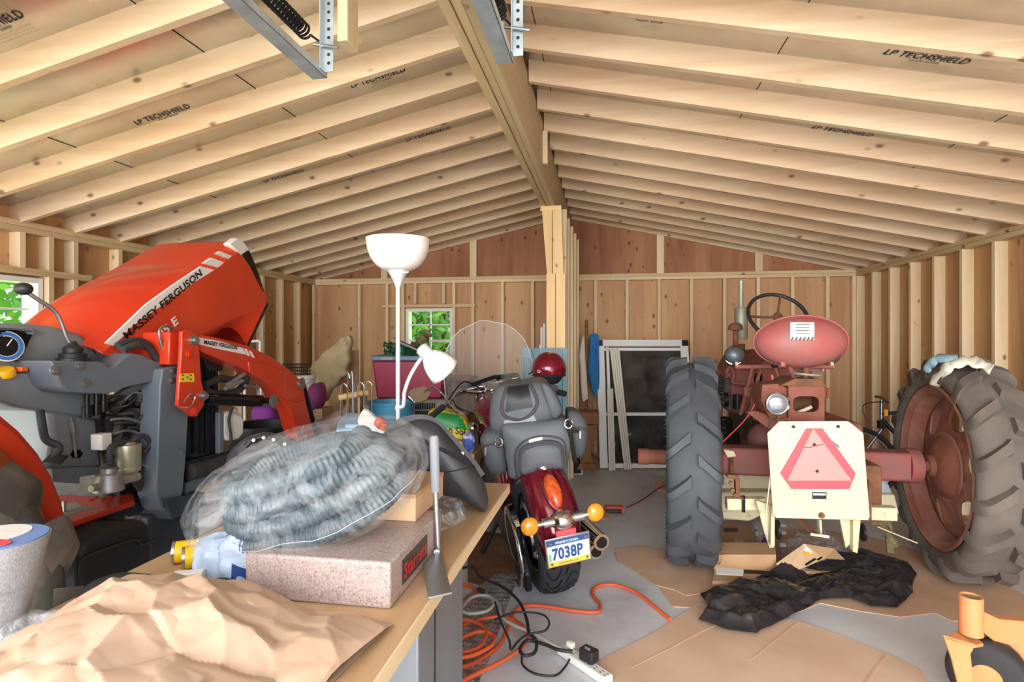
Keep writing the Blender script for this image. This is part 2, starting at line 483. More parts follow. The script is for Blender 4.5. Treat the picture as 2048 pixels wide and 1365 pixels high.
MB().box(-.61, -.42, 5.14, 5.19, 2.655, 2.70).build('bearing_block', M['post'], po, smooth=0, bevel=.002)
MB().box(-.555, -.475, 5.145, 5.19, 0, 2.085).build('ply', M['post'], po, smooth=0, bevel=.002)
MB().box(-.47, -.385, 5.145, 5.19, 0, 2.085).build('ply', M['post'], po, smooth=0, bevel=.002)
for k, (yy, dx) in enumerate(((5.3, 0), (5.72, .0), (6.13, .01), (6.54, .02), (6.95, .03))):
    MB().box(-.555, -.383+dx, yy, yy+.09, 0, 2.70).build('post_stud', M['studZ'], po, smooth=0, bevel=.002)

# ---- outside ground and trees
def lawn_mat():
    t = NT('lawn'); v = t.coords((1, 1, 1), False)
    t.L(t.ramp(t.noise(v, 2, 8, .7), [(.3, S('8aa838')), (.7, S('a8bf50'))]), t.b.inputs['Base Color'])
    t.set(Roughness=.9); return t.m
M['lawn'] = lawn_mat()
M['drive'] = mat('gravel_drive', 'd6d2c8', .9, col2='bdb8ad', vs=8)
struct(MB().box(-30, 30, -.62, 30, -.2, -.125).build('ground_lawn', M['lawn'], smooth=0))
struct(MB().box(-30, 30, -22, -.6, -.14, -.03).build('ground_driveway', M['drive'], smooth=0))
M['leaf'] = mat('leaves', '6fae52', .6, col2='3f7a34', vs=.9)
M['bark'] = mat('bark', '6b5844', .9, col2='4b3d2e', vs=8, bump=.5)
def tree(x, y, h, r, label, seed):
    rd = random.Random(seed)
    t = thing('tree', (x, y, -.12), label, 'tree', 'trees outside the windows')
    tr = MB().tube([(x, y, -.12), (x+.05, y, h*.4), (x-.05, y+.1, h*.8)], [.14, .11, .05], 10)
    for k in range(5):
        a = rd.uniform(0, 6.28); z = h*rd.uniform(.3, .7)
        tr.tube([(x, y, z), (x+cos(a)*r*.5, y+sin(a)*r*.5, z+.5)], [.05, .015], 6)
    tr.build('trunk', M['bark'], t)
    mb = MB()
    for k in range(4200):
        while True:
            p = V((rd.uniform(-1, 1), rd.uniform(-1, 1), rd.uniform(-1, 1)))
            if p.length < 1: break
        c = V((x+p.x*r, y+p.y*r, h*.55+p.z*h*.5))
        a = V((rd.gauss(0, 1), rd.gauss(0, 1), rd.gauss(0, 1))).normalized(); b = a.orthogonal().normalized()
        s = rd.uniform(.07, .15)
        mb.add([c-a*s, c+b*s*.45, c+a*s, c-b*s*.45], [(0, 1, 2, 3)])
    mb.build('foliage', M['leaf'], t, smooth=0, weld=False)
tree(-3.3, 11.0, 4.6, 1.6, 'leafy green tree seen through the back window', 1)
tree(-6.8, 12.0, 4.5, 1.6, 'leafy tree behind the building, left of the one in the back window', 4)
tree(-7.6, 4.6, 4.4, 1.9, 'dark leafy tree seen through the left window', 2)

for i, (hx_, hy_, ax_) in enumerate(((-4.5, 14.2, 0), (-10.4, 4.0, 1))):
    rd = random.Random(40+i); mb = MB()
    for k in range(6000):
        u, v, w_ = rd.uniform(-3.4, 3.4), rd.uniform(-.5, .5), rd.uniform(0, 1)**.8*5.2
        c = V((hx_+(u if ax_ == 0 else v), hy_+(v if ax_ == 0 else u), w_-.1))
        a = V((rd.gauss(0, 1), rd.gauss(0, 1), rd.gauss(0, 1))).normalized(); b = a.orthogonal().normalized(); s_ = rd.uniform(.1, .2)
        mb.add([c-a*s_, c+b*s_*.5, c+a*s_, c-b*s_*.5], [(0, 1, 2, 3)])
    o = mb.build('hedgerow', M['leaf'], None, smooth=0, weld=False)
    tag(o, ['tall leafy hedgerow beyond the tree in the back window', 'tall leafy hedgerow beyond the tree in the left window'][i], 'hedge', kind='stuff')

# ---- camera, sky, sun
cam = bpy.data.cameras.new('camera'); co = bpy.data.objects.new('camera', cam); COL.objects.link(co)
cam.sensor_width = 36; cam.lens = F/2048*36; cam.clip_start = .03
co.location = (0, 0, H); co.rotation_euler = (pi/2, 0, TH); cam.shift_y = (HY-682.5)/2048
SC.camera = co
w = bpy.data.worlds.new('world'); SC.world = w; w.use_nodes = True
nt = w.node_tree; bg = nt.nodes['Background']
sky = nt.nodes.new('ShaderNodeTexSky'); sky.sky_type = 'NISHITA'; sky.sun_disc = False
sky.sun_elevation = radians(48); sky.sun_rotation = radians(200); sky.air_density = .7; sky.dust_density = 3.0; sky.altitude = 0
mx = nt.nodes.new('ShaderNodeMix'); mx.data_type = 'RGBA'; mx.inputs[0].default_value = .6
nt.links.new(sky.outputs[0], mx.inputs[6]); mx.inputs[7].default_value = (3.0, 3.1, 3.3, 1)
nt.links.new(mx.outputs[2], bg.inputs[0]); bg.inputs[1].default_value = .44
sun = bpy.data.lights.new('sun', 'SUN'); sun.energy = 14.0; sun.angle = radians(1.5); so = bpy.data.objects.new('sun', sun); COL.objects.link(so)
sd = V((.06, -.7, -.85)); so.rotation_euler = sd.to_track_quat('-Z', 'Y').to_euler()
def area(name, loc, tgt, sx, sy, e, col=(1, 1, 1)):
    l = bpy.data.lights.new(name, 'AREA'); l.shape = 'RECTANGLE'; l.size = sx; l.size_y = sy; l.energy = e; l.color = col
    o = bpy.data.objects.new(name, l); COL.objects.link(o); o.location = loc
    o.rotation_euler = (V(tgt)-V(loc)).to_track_quat('-Z', 'Y').to_euler(); return o
area('added_fill_light', (-.5, -8, 2.6), (-.5, 7, 1.9), 9.0, 4.5, 950, (.97, .985, 1))  # added fill light beyond the open front, no such lamp stands there
SC.view_settings.view_transform = 'Standard'; SC.view_settings.look = 'None'
SC.view_settings.exposure = .58; SC.view_settings.gamma = 1
# ================================================================= COMPACT TRACTOR WITH LOADER
M['mfred'] = mat('tractor_red', 'd8401f', .28, col2='c8371c', vs=1.5, coat=.25)
M['mfmatte'] = mat('fender_red', 'cf3d1f', .5, spec=.25)
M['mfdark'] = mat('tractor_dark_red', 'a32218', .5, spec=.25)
M['mfgrey'] = mat('tractor_grey', '8a8f92', .45, col2='7f8487', vs=3)
M['mfslate'] = mat('loader_slate', '6d757c', .42, col2='656c73', vs=3)
M['dkslate'] = mat('dark_slate', '3d444b', .5, col2='343a40', vs=4)
M['decalw'] = mat('white_decal', 'ece8e0', .4)
M['decalb'] = mat('black_decal', '1c1b1d', .45)
M['engine'] = mat('dusty_engine', '5d5852', .7, col2='393633', vs=8, bump=.3)
M['alu'] = mat('cast_aluminium', 'b9b6ae', .45, .7, col2='8f8c86', vs=9)
M['hose'] = mat('hose_rubber', '2f3032', .65, col2='45423f', vs=10)
M['gold'] = mat('zinc_can', 'c9c3a4', .35, .6, col2='aaa588', vs=6)
M['tire'] = mat('tire_rubber_dusty', '55504a', .85, col2='9c8a74', vs=3.5, vr=(.42, .72), bump=.3, bs=30, det=8)
M['creamp'] = mat('cream_plastic', 'e7e4da', .4)
M['yelbtn'] = mat('yellow_button', 'f2b320', .4)
M['amber'] = mat('amber_lens', 'e0661c', .25)
M['yeldecal'] = mat('yellow_sticker', 'f0cf3c', .5)
M['black'] = mat('gloss_black', '101113', .25)
M['gaugeb'] = mat('gauge_blue', '3c6db0', .4)

CX = -2.62
tr = thing('tractor', (CX, 2.4, 0), 'orange-red compact tractor with its hood propped open and a front loader, by the left wall', 'tractor')
def sp(pts, X): return [at(px, py, X=X) for px, py in pts]
def plate(name, pts, X, th, m, parent=None, bevel=.004, smooth=35):
    return MB().prism(sp(pts, X), (-th, 0, 0)).build(name, m, parent or tr, smooth=smooth, bevel=bevel)
def bolt(mb, px, py, X, r=.014, l=.012):
    p = at(px, py, X=X); mb.cyl(p, p+V((l, 0, 0)), r, n=6); mb.cyl(p, p+V((l*.5, 0, 0)), r*1.45, n=14)

# --- hood (lofted shell, propped up at the nose)
HXr = -2.315; HXl = 2*CX-HXr
rows = [
 [(188,699),(208,683),(250,643),(293,604),(350,562),(406,526),(440,503),(463,487)],
 [(203,708),(220,693),(265,653),(320,614),(375,574),(432,538),(460,517),(482,502)],
 [(232,716),(290,688),(340,656),(400,626),(450,597),(490,573),(508,562),(517,560)],
 [(262,728),(330,705),(380,680),(420,657),(466,635),(506,619),(526,608),(535,600)],
 [(290,745),(340,722),(385,698),(427,672),(443,658),(463,657),(481,671),(493,692)]]
NS = 6
R3 = [catmull(sp(r, HXr - (.035 if i == 0 else 0)), NS) for i, r in enumerate(rows)]
nc = len(R3[0]); nrm = V((0, -.553, .833))
cols = []
for j in range(nc):
    right = [R3[i][j] for i in range(len(rows))][::-1]
    e = R3[0][j]; s = j/(nc-1)
    crown = []
    for k in range(1, 10):
        t = k/10; x = (HXr-.035)*(1-t)+(HXl+.035)*t
        c = (.085*(sin(pi*min(1, s*1.25+.15)))+.012)*(sin(pi*t)**.7)
        crown.append(V((x, e.y, e.z)) + nrm*c)
    left = [V((2*CX-p.x, p.y, p.z)) for p in right[::-1]]
    cols.append(right+crown+left)
mb = MB(); mb.loft(cols, closed=False)
mb.build('hood', M['mfred'], tr, smooth=28, solid=.008)
end = cols[-1]
nose = MB(); m = len(end)
for i in range(m//2):
    nose.add([end[i], end[i+1], end[m-2-i], end[m-1-i]], [(0, 1, 2, 3)])
nose.build('nose_panel', M['mfdark'], tr, smooth=0)
plate('headlight', [(459,488),(474,476),(488,484),(499,500),(483,511)], HXr+.006, .05, M['creamp'], bevel=.006)
plate('grille', [(482,509),(499,501),(508,522),(518,548),(529,582),(525,586),(512,560),(498,532)], HXr+.004, .05, M['black'])
plate('nose_trim', [(493,692),(535,600),(537,612),(497,697)], HXr+.004, .03, M['blackp'])
st = plate('hood_stripe', [(212,687),(293,609),(350,568),(402,533),(432,541),(375,578),(320,617),(265,656),(226,692)], HXr+.0035, .012, M['decalw'], bevel=0, smooth=0)
for q in ([(408,527),(424,516),(448,525),(437,536)], [(434,508),(441,503),(464,512),(457,518)]):
    plate('stripe_bar', q, HXr+.0035, .02, M['decalw'], bevel=0, smooth=0)
def sidetext(body, a, b, X, m, hh, bold=.03, shear=.0, name='lettering', lift=.0035, par=None):
    A, B = at(*a, X=X), at(*b, X=X); ex = (B-A); ey = V((1, 0, 0)).cross(ex)
    return text(name, body, m, par or tr, A, ex, ey, width=ex.length, height=hh, bold=bold, shear=shear, lift=lift)
sidetext('MASSEY FERGUSON', (252,681), (404,551), HXr+.004, M['decalb'], .042)
sidetext('2705 E', (297,701), (357,647), HXr+.02, M['decalw'], .05)
# --- steering console and dash
plate('console', [(-70,655),(40,646),(105,652),(160,667),(188,690),(203,716),(214,745),(205,838),(150,832),(60,818),(0,800),(-70,790)], -2.40, .44, M['mfgrey'], bevel=.02)
plate('console_side', [(-40,752),(60,745),(120,738),(204,760),(203,840),(100,826),(30,815),(-40,790)], -2.36, .06, M['mfgrey'], bevel=.012)
plate('pedestal', [(98,815),(196,838),(200,890),(208,938),(95,942),(105,880)], -2.37, .36, M['mfgrey'], bevel=.02)
def facing(pts, T): return [at(px, py, T=T) for px, py in pts]
dp = sp([(-40,660),(58,662),(66,668),(44,716),(-40,722)], -2.385)
MB().prism(dp, (-.02, 0, 0)).build('dash_panel', M['black'], tr, smooth=0, bevel=.003)
gc = at(12, 693, X=-2.38); gn = V((1, -.25, .15)).normalized()
gg = MB().lathe([(.0, .003), (.062, .003), (.062, 0), (0, 0)], gc, gn, 28).build('gauge', M['decalw'], tr)
MB().lathe([(.043, .006), (.057, .006), (.057, .003), (.043, .003)], gc, gn, 28, closed=True).build('gauge_ring', M['gaugeb'], gg)
MB().lathe([(0, .005), (.04, .005), (.04, .003)], gc, gn, 24).build('gauge_face', M['black'], gg)
MB().bar(gc+gn*.008, gc+gn*.008+V((.0, .02, .028)), .004, .002).build('needle', M['decalw'], gg)
plate('dash_visor', [(-40,650),(66,656),(76,668),(66,670),(56,661),(-40,659)], -2.36, .06, M['mfgrey'], bevel=.006)
kb = MB(); p = at(10, 746, X=-2.38); kb.lathe([(0, .03), (.03, .028), (.036, .015), (.036, 0)], p-V((0, 0, .01)), (.3, -.3, 1), 20); kb.build('button', M['yelbtn'], tr)
p = at(42, 739, X=-2.36); MB().obox(p, (.04, .03, .02)).build('switch', M['amber'], tr, bevel=.004)
# --- control valve cover and joystick
cov = plate('valve_cover', [(102,722),(200,724),(212,728),(216,736),(228,734),(262,706),(285,710),(322,728),(352,737),(353,772),(330,766),(300,765),(255,775),(215,789),(140,785),(122,772)], -2.22, .2, M['mfslate'], bevel=.006)
bb = MB()
for a in ((108,741),(158,732),(168,767),(345,740),(343,761)): bolt(bb, *a, -2.22)
bb.build('bolt_set', M['steel'], cov, smooth=30)
jb = at(146, 708, X=-2.32)
mb = MB()
mb.lathe([(.062, 0), (.062, .02), (.05, .022), (.052, .04), (.036, .045), (.038, .065), (.02, .08), (.012, .095)], jb-V((0, 0, .04)), (0, 0, 1), 20)
boot = mb.build('joystick_boot', M['blackp'], tr)
MB().tube(catmull([jb+V((0, 0, .04)), at(135,680,X=-2.33), at(113,627,X=-2.34), at(72,597,X=-2.36), at(55,585,X=-2.37)], 6), .0085, 10).build('joystick_rod', M['steel'], tr)
kc = at(47, 578, X=-2.375)
MB().sphere(kc, (.036, .03, .026), 18, 12).build('joystick_knob', M['blackp'], tr)
# --- loader mast, clevis plates, arm
ms = plate('loader_mast', [(326,738),(352,732),(368,748),(378,800),(376,850),(371,930),(366,985),(352,1020),(338,1027),(322,1017),(313,990),(314,950),(318,850),(321,770)], -2.17, .11, M['mfslate'], bevel=.006)
b2 = MB()
for a in ((344,742),(342,762),(358,905)): bolt(b2, *a, -2.17, .011)
b2.build('bolt_set', M['steel'], ms, smooth=30)
cl = plate('clevis_plate', [(364,664),(372,660),(392,666),(399,690),(403,760),(411,795),(408,812),(394,834),(384,834),(356,812),(357,795),(364,690)], -2.12, .022, M['mfred'], bevel=.005)
plate('clevis_plate', [(364,664),(372,660),(392,666),(399,690),(403,760),(411,795),(408,812),(394,834),(384,834),(356,812),(357,795),(364,690)], -2.29, .022, M['mfred'], bevel=.005)
plate('clevis_bracket', [(340,664),(366,668),(362,730),(338,730)], -2.16, .16, M['mfred'], bevel=.006)
pb = MB()
for a, r in (((385,681), .026), ((404,792), .026)):
    q = at(*a, X=-2.12); pb.cyl(q-V((.18, 0, 0)), q+V((.03, 0, 0)), r*.6, n=16); pb.cyl(q, q+V((.014, 0, 0)), r, n=18)
pb.build('pivot_pin', M['steel'], cl)
q = sp([(368,795),(372,803),(368,812),(358,815)], -2.095)
MB().tube(catmull([at(360,815,X=-2.1), at(380,814,X=-2.1), at(390,795,X=-2.1), at(380,788,X=-2.1), at(370,800,X=-2.1), at(366,806,X=-2.1)], 6), .0045, 8).build('linch_pin', M['chrome'], cl)
sk = plate('sticker', [(360,748),(388,747),(389,764),(360,765)], -2.117, .004, M['yeldecal'], bevel=0)
for dx, dy in ((2,2),(18,2),(2,10),(18,10),(11,6)):
    plate('sticker_mark', [(360+dx,748+dy),(366+dx,748+dy),(365+dx,751+dy)], -2.1155, .002, M['decalb'], sk, bevel=0)
r_ = MB()
for a in ((377,709),(388,822)): bolt(r_, *a, -2.12, .014, .012)
r_.build('rivet_set', M['mfred'], cl)
arm = plate('loader_arm', [(392,668),(440,677),(497,692),(540,712),(580,740),(603,762),(609,780),(613,805),(634,890),(600,890),(581,822),(566,806),(556,790),(547,776),(533,762),(508,752),(494,740),(450,723),(400,702)], -2.13, .10, M['mfred'], bevel=.008)
plate('arm_gusset', [(497,724),(530,728),(560,738),(590,752),(606,768),(611,800),(594,806),(570,800),(556,786),(540,768),(518,756),(500,746)], -2.122, .01, M['mfred'], bevel=.004)
plate('arm_stripe', [(397,675),(440,683),(486,697),(494,710),(440,699),(398,689)], -2.1245, .006, M['decalw'], bevel=0, smooth=0)
for q in ([(490,698),(494,699),(501,713),(497,712)], [(499,702),(503,703),(510,716),(506,715)]):
    plate('arm_stripe_bar', q, -2.1245, .006, M['decalw'], bevel=0, smooth=0)
sidetext('MASSEY FERGUSON', (407,689), (473,700), -2.124, M['decalb'], .024, bold=.03)
sidetext('L', (601,862), (607,873), -2.126, M['decalw'], .05, bold=0)
sidetext('A', (605,872), (612,882), -2.126, M['decalw'], .045, bold=0)
ab = MB()
for a in ((546,803),(603,768)): bolt(ab, *a, -2.12, .03, .012)
ab.build('pivot_pin', M['steel'], arm)
# hydraulic cylinders
MB().cyl(at(408,799,X=-2.19), at(520,802,X=-2.19), .036, n=20).cyl(at(520,802,X=-2.19), at(546,803,X=-2.19), .02, n=14).build('lift_cylinder', M['black'], tr)
MB().cyl(at(603,772,X=-2.16), at(622,842,X=-2.16), .03, n=18).cyl(at(622,842,X=-2.16), at(640,900,X=-2.16), .026, n=16).build('bucket_cylinder', M['black'], tr)
MB().tube(catmull([at(410,770,X=-2.22), at(440,758,X=-2.22), at(470,760,X=-2.22), at(488,745,X=-2.2), at(490,765,X=-2.2), at(470,785,X=-2.2), at(430,788,X=-2.2), at(412,782,X=-2.2)], 6), .022, 10).build('hose_sleeve', M['hose'], tr)
MB().tube([at(455,770,X=-2.16), at(490,748,X=-2.16)], .012, 8).tube([at(450,778,X=-2.15), at(485,762,X=-2.15)], .012, 8).tube([at(490,772,X=-2.15), at(517,776,X=-2.15), at(517,790,X=-2.15)], .010, 8).build('hydraulic_fitting', M['alu'], tr)
for k, pts in enumerate(([(235,692),(262,683),(290,686),(310,712),(325,735)], [(245,700),(275,690),(300,700),(318,728),(322,745)], [(325,700),(318,665),(330,652),(345,658)])):
    MB().tube(catmull([at(a, b, X=-2.26+.03*k) for a, b in pts], 6), .017 if k < 2 else .006, 10).build('hydraulic_hose', M['hose'] if k < 2 else M['steel'], tr)
# --- engine bay
MB().box(CX-.2, -2.42, 2.42, 3.05, .62, 1.18).build('engine_block', M['engine'], tr, bevel=.03)
rd = random.Random(11)
mb = MB()
for k in range(70):
    px, py = rd.uniform(215, 312), rd.uniform(792, 960); p = at(px, py, X=-2.315+rd.uniform(-.02, .03))
    s = rd.uniform(.012, .04); mb.obox(p, (s, s*rd.uniform(.6, 2), s*rd.uniform(.5, 1.4)), Matrix.Rotation(rd.uniform(-.5, .5), 3, 'X'))
o = mb.build('engine_casting', M['engine'], tr, bevel=.003); o['kind'] = 'stuff'
mb = MB()
for k in range(30):
    px, py = rd.uniform(205, 300), rd.uniform(785, 960); a = rd.uniform(-.6, .6)
    P = [at(px + 22*i*cos(a)+rd.uniform(-5, 5), py + 22*i*sin(a)+rd.uniform(-7, 7), X=-2.29+rd.uniform(-.02, .03)) for i in range(4)]
    mb.tube(catmull(P, 5), rd.uniform(.005, .013), 8)
o = mb.build('engine_pipe', M['hose'], tr); o['kind'] = 'stuff'
mb = MB()
for pts in ([(222,840),(250,838),(280,845),(300,856)], [(228,868),(255,862),(285,870)], [(250,800),(270,785),(300,800),(312,830)]):
    mb.tube(catmull([at(a, b, X=-2.275) for a, b in pts], 6), .007, 8)
mb.build('injector_pipe', M['alu'], tr)
fc = at(255, 918, X=-2.25)
ff = MB().lathe([(0, .075), (.03, .08), (.036, .07), (.055, .068), (.057, .06), (.057, -.03), (.052, -.036), (.057, -.04), (.055, -.06), (.03, -.068), (.024, -.09), (0, -.092)], fc, (0, 0, 1), 28).build('fuel_filter', M['gold'], tr)
MB().tube(catmull([at(232,940,X=-2.23), at(220,925,X=-2.23), at(222,895,X=-2.23), at(248,884,X=-2.24)], 6), .013, 8).tube(catmull([at(262,884,X=-2.24), at(285,872,X=-2.22), at(300,890,X=-2.22), at(285,908,X=-2.22)], 6), .011, 8).build('fuel_hose', M['hose'], tr)
oc = at(218, 968, X=-2.2)
MB().lathe([(0, .07), (.03, .07), (.034, .05), (.05, .045), (.055, 0), (.06, -.01), (.06, -.03), (0, -.03)], oc, (0, 0, 1), 20).cyl(oc, oc+V((.02, .14, 0)), .02, n=12).cyl(oc-V((0, .09, 0)), oc, .016, n=12).build('filter_housing', M['alu'], tr)
plate('white_box', [(203,870),(224,866),(225,898),(204,902)], -2.25, .06, M['creamp'], bevel=.004)
bx = MB()
for a in ((174,790),(193,787),(207,780)):
    p = at(*a, X=-2.28); bx.cyl(p, p-V((0, 0, .05)), .012, n=10); bx.cyl(p-V((0, 0, .05)), p-V((0, 0, .1)), .019, n=10)
bx.build('valve_linkage', M['black'], tr)
MB().cyl(at(142,835,X=-2.36), at(152,915,X=-2.36), .006, n=8).cyl(at(143,845,X=-2.36), at(147,868,X=-2.36), .011, n=8).build('control_rod', M['alu'], tr)
plate('rod_hole', [(141,910),(148,900),(160,900),(166,908),(160,917),(147,917)], -2.366, .006, M['black'], bevel=0)
MB().tube(catmull([at(78,805,X=-2.4), at(84,850,X=-2.34), at(92,880,X=-2.33), at(118,895,X=-2.3), at(108,918,X=-2.3)], 6), .016, 8).build('pedal_arm', M['dkslate'], tr)
MB().obox(at(110, 920, X=-2.28), (.09, .05, .012), Matrix.Rotation(.6, 3, 'X')).build('pedal', M['blackp'], tr, bevel=.004)
plate('floor_bracket', [(105,938),(200,934),(202,948),(160,955),(160,968),(108,965)], -2.30, .2, M['mfslate'])
# --- radiator, tank, lower frame
plate('radiator', [(384,720),(437,712),(440,905),(384,918)], -2.26, .5, M['dkslate'], bevel=.008)
for x0 in (388, 402, 412, 425):
    plate('radiator_rib', [(x0,724),(x0+6,723),(x0+6,905),(x0,908)], -2.245, .02, M['blackm'], bevel=.002)
plate('air_cleaner', [(404,706),(430,700),(446,722),(448,742),(420,745)], -2.22, .15, M['blackp'], bevel=.01)
tk = MB().prism(sp([(446,828),(460,822),(484,828),(490,838),(489,868),(480,880),(455,884),(444,872)], -2.2), (-.12, 0, 0)).build('coolant_tank', M['creamp'], tr, bevel=.02, seg=3)
p = at(468, 826, X=-2.26); MB().cyl(p, p+V((0, 0, .025)), .02, n=14).build('tank_cap', M['creamp'], tk)
MB().tube(catmull([at(466,815,X=-2.19), at(458,840,X=-2.19), at(462,880,X=-2.19), at(450,905,X=-2.2)], 6), .008, 8).build('overflow_hose', M['hose'], tr)
plate('tank_bracket', [(439,826),(448,824),(448,905),(439,908)], -2.2, .03, M['mfslate'])
plate('frame_rail', [(310,965),(380,922),(470,898),(620,880),(620,915),(480,932),(380,965),(318,1000)], -2.27, .06, M['dkslate'])
MB().tube(catmull([at(378,945,X=-2.2), at(420,935,X=-2.2), at(460,922,X=-2.2), at(520,915,X=-2.22)], 6), .045, 14).build('air_duct', M['hose'], tr)
plate('brush_guard', [(372,968),(440,935),(560,915),(560,935),(440,960),(372,990)], -2.2, .05, M['mfslate'])
MB().box(-3.0, -2.25, 2.5, 2.85, .32, .62).build('front_axle', M['dkslate'], tr, bevel=.02)
plate('front_axle_arm', [(330,1000),(410,985),(415,1010),(345,1040)], -2.15, .2, M['dkslate'])
for sx in (-3.05, -2.2):
    w = MB().lathe([(.17, -.1), (.30, -.1), (.335, -.06), (.34, 0), (.335, .06), (.30, .1), (.17, .1)], (sx, 3.42, .34), (1, 0, 0), 32).build('front_tire', M['tire'], tr)
    MB().lathe([(0, -.02), (.1, -.02), (.16, -.08), (.18, -.09), (.18, .09), (.16, .08), (.1, .02), (0, .02)], (sx, 3.42, .34), (1, 0, 0), 28).build('front_rim', M['mfred'], tr)
plate('belly_frame', [(232,955),(312,905),(330,1020),(300,1042),(245,1010)], -2.38, .5, M['dkslate'])
plate('battery_cable', [(268,965),(308,905),(318,915),(282,985)], -2.24, .02, M['hose'])
# --- step plate, fender, rear tire, fuel tank
stp = [at(114, 1050, X=-1.93), at(268, 1000, X=-1.93)]
z = .72
c0, c1, c2, c3 = at(122,1052,Z=z), at(270,1002,Z=z), at(268,988,Z=z), at(115,985,Z=z)
pl = MB().prism([c0, c1, c2, c3], (0, 0, -.025)).build('step_plate', M['mfred'], tr, bevel=.004)
wp = MB().prism([at(a, b, Z=z+.0012) for a, b in ((122,1012),(150,1004),(165,1012),(188,1016),(160,1024),(140,1030),(123,1040),(128,1022))], (0, 0, -.001)).build('worn_patch', mat('bare_metal', '9b9384', .6), pl, smooth=0)
hl = MB()
for a in ((168,992),(190,996),(182,1002),(205,1000),(222,994),(240,998)):
    p = at(*a, Z=z); hl.cyl(p, p+V((0, 0, .004)), .010, n=10)
hl.build('tread_stud', M['mfdark'], pl)
p = at(128, 1025, Z=z); MB().cyl(p, p+V((0, 0, .05)), .008, n=8).build('stop_bolt', M['alu'], pl)
MB().bar(at(130,1066,Z=.66), at(275,1012,Z=.66), .06, .06).build('step_rail', M['dkslate'], tr, bevel=.004)
RC = V((0, 1.12, .62)); RX0, RX1 = -2.2, -1.8
def wheel_tire(name, parent, m, c, x0, x1, R, rr, nl, lug, lw, inward=1, slope=.30, depth=.05, flare=1.25):
    cx = (x0+x1)/2; hw = (x1-x0)/2; cc = V((cx, c.y, c.z))
    Rb = R-depth
    prof = [(rr, -hw*.72), (rr+.02, -hw*.8), ((rr+Rb)/2, -hw*.98), (Rb-.05, -hw*.96), (Rb-.012, -hw*.8), (Rb, -hw*.3), (Rb, hw*.3), (Rb-.012, hw*.8), (Rb-.05, hw*.96), ((rr+Rb)/2, hw*.98), (rr+.02, hw*.8), (rr, hw*.72)]
    t = MB().lathe(prof, cc, (1, 0, 0), 64).build(name, m, parent, smooth=50)
    lm = MB()
    for side in (-1, 1):
        for k in range(nl):
            a0 = 2*pi*(k+(.5 if side > 0 else 0))/nl
            ring = []
            for i in range(7):
                u = i/6
                x = side*(.02 + (hw*1.0-.02)*u)*1.0 - (side*.0)
                a = a0 + inward*slope*u
                wdt = lw*(1.25 if i == 0 else 1)/R*.5
                drop = .0 if u < .75 else (.015 if u < .95 else .075)
                Rt = R - drop*.6; Rl = Rb - .03 - drop*.8
                pts = []
                for (aa, r) in ((a-wdt*flare, Rl), (a-wdt, Rt), (a+wdt, Rt), (a+wdt*flare, Rl)):
                    pts.append(cc + V((x, -cos(aa)*r, sin(aa)*r)))
                ring.append(pts)
            lm.loft(ring)
    lm.build('tread_lug', m, t, smooth=50)
    return t
wheel_tire('rear_tire', tr, M['tire'], RC, RX0, RX1, .63, .32, 13, .6, .12, inward=-1, slope=.42, depth=.06, flare=1.9)
MB().lathe([(0, .02), (.2, .02), (.28, -.1), (.33, -.13), (.33, .13), (.30, .12), (.27, .09), (.2, .05), (0, .05)], V((-2.0, 1.12, .62)), (1, 0, 0), 40).build('rear_rim', M['creamp'], tr)
def arc(R, a0, a1, n=20): return [(RC.y - R*cos(radians(a0+(a1-a0)*i/n)), RC.z + R*sin(radians(a0+(a1-a0)*i/n))) for i in range(n+1)]
fo, fi = arc(.80, 10, 172), arc(.74, 10, 172)
mb = MB()
mb.loft([[V((-2.10, y, z)) for y, z in fo], [V((-2.13, y, z)) for y, z in arc(.83, 10, 172)], [V((-2.45, y, z)) for y, z in arc(.83, 10, 172)]], closed=False)
mb.loft([[V((-2.10, y, z)) for y, z in fo], [V((-2.10, y, z)) for y, z in fi]], closed=False)
fd = mb.build('fender', M['mfmatte'], tr, solid=.006)
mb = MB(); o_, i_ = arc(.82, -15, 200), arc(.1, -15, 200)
mb.loft([[V((-2.42, y, z)) for y, z in o_], [V((-2.42, y, z)) for y, z in i_]], closed=False).build('fender_liner', M['mfdark'], fd, solid=.006)  # inner wall of the fender, its shade put into a darker red
tb = MB().prism([at(a, b, X=-2.10) for a, b in ((172,1085),(200,1068),(232,1048),(292,1040),(303,1052),(307,1085),(308,1128),(260,1160),(180,1205),(160,1180),(160,1110))], (-.24, 0, 0)).build('fuel_tank', M['blackp'], tr, bevel=.03, seg=3)
p = at(258, 1046, X=-2.2); MB().lathe([(0, .012), (.05, .01), (.055, 0)], p-V((0, 0, .004)), (0, 0, 1), 20).cyl(p+V((-.015, 0, .005)), p+V((-.015, 0, .03)), .007, n=8).cyl(p+V((.03, .02, .005)), p+V((.03, .02, .028)), .007, n=8).build('tank_sender', M['alu'], tb)
MB().tube(catmull([at(160,1150,X=-2.096), at(165,1120,X=-2.096), at(185,1108,X=-2.096), at(240,1088,X=-2.096), at(272,1080,X=-2.096), at(285,1090,X=-2.096), at(308,1080,X=-2.096)], 5), .006, 8).build('tank_seam', M['blackp'], tb)
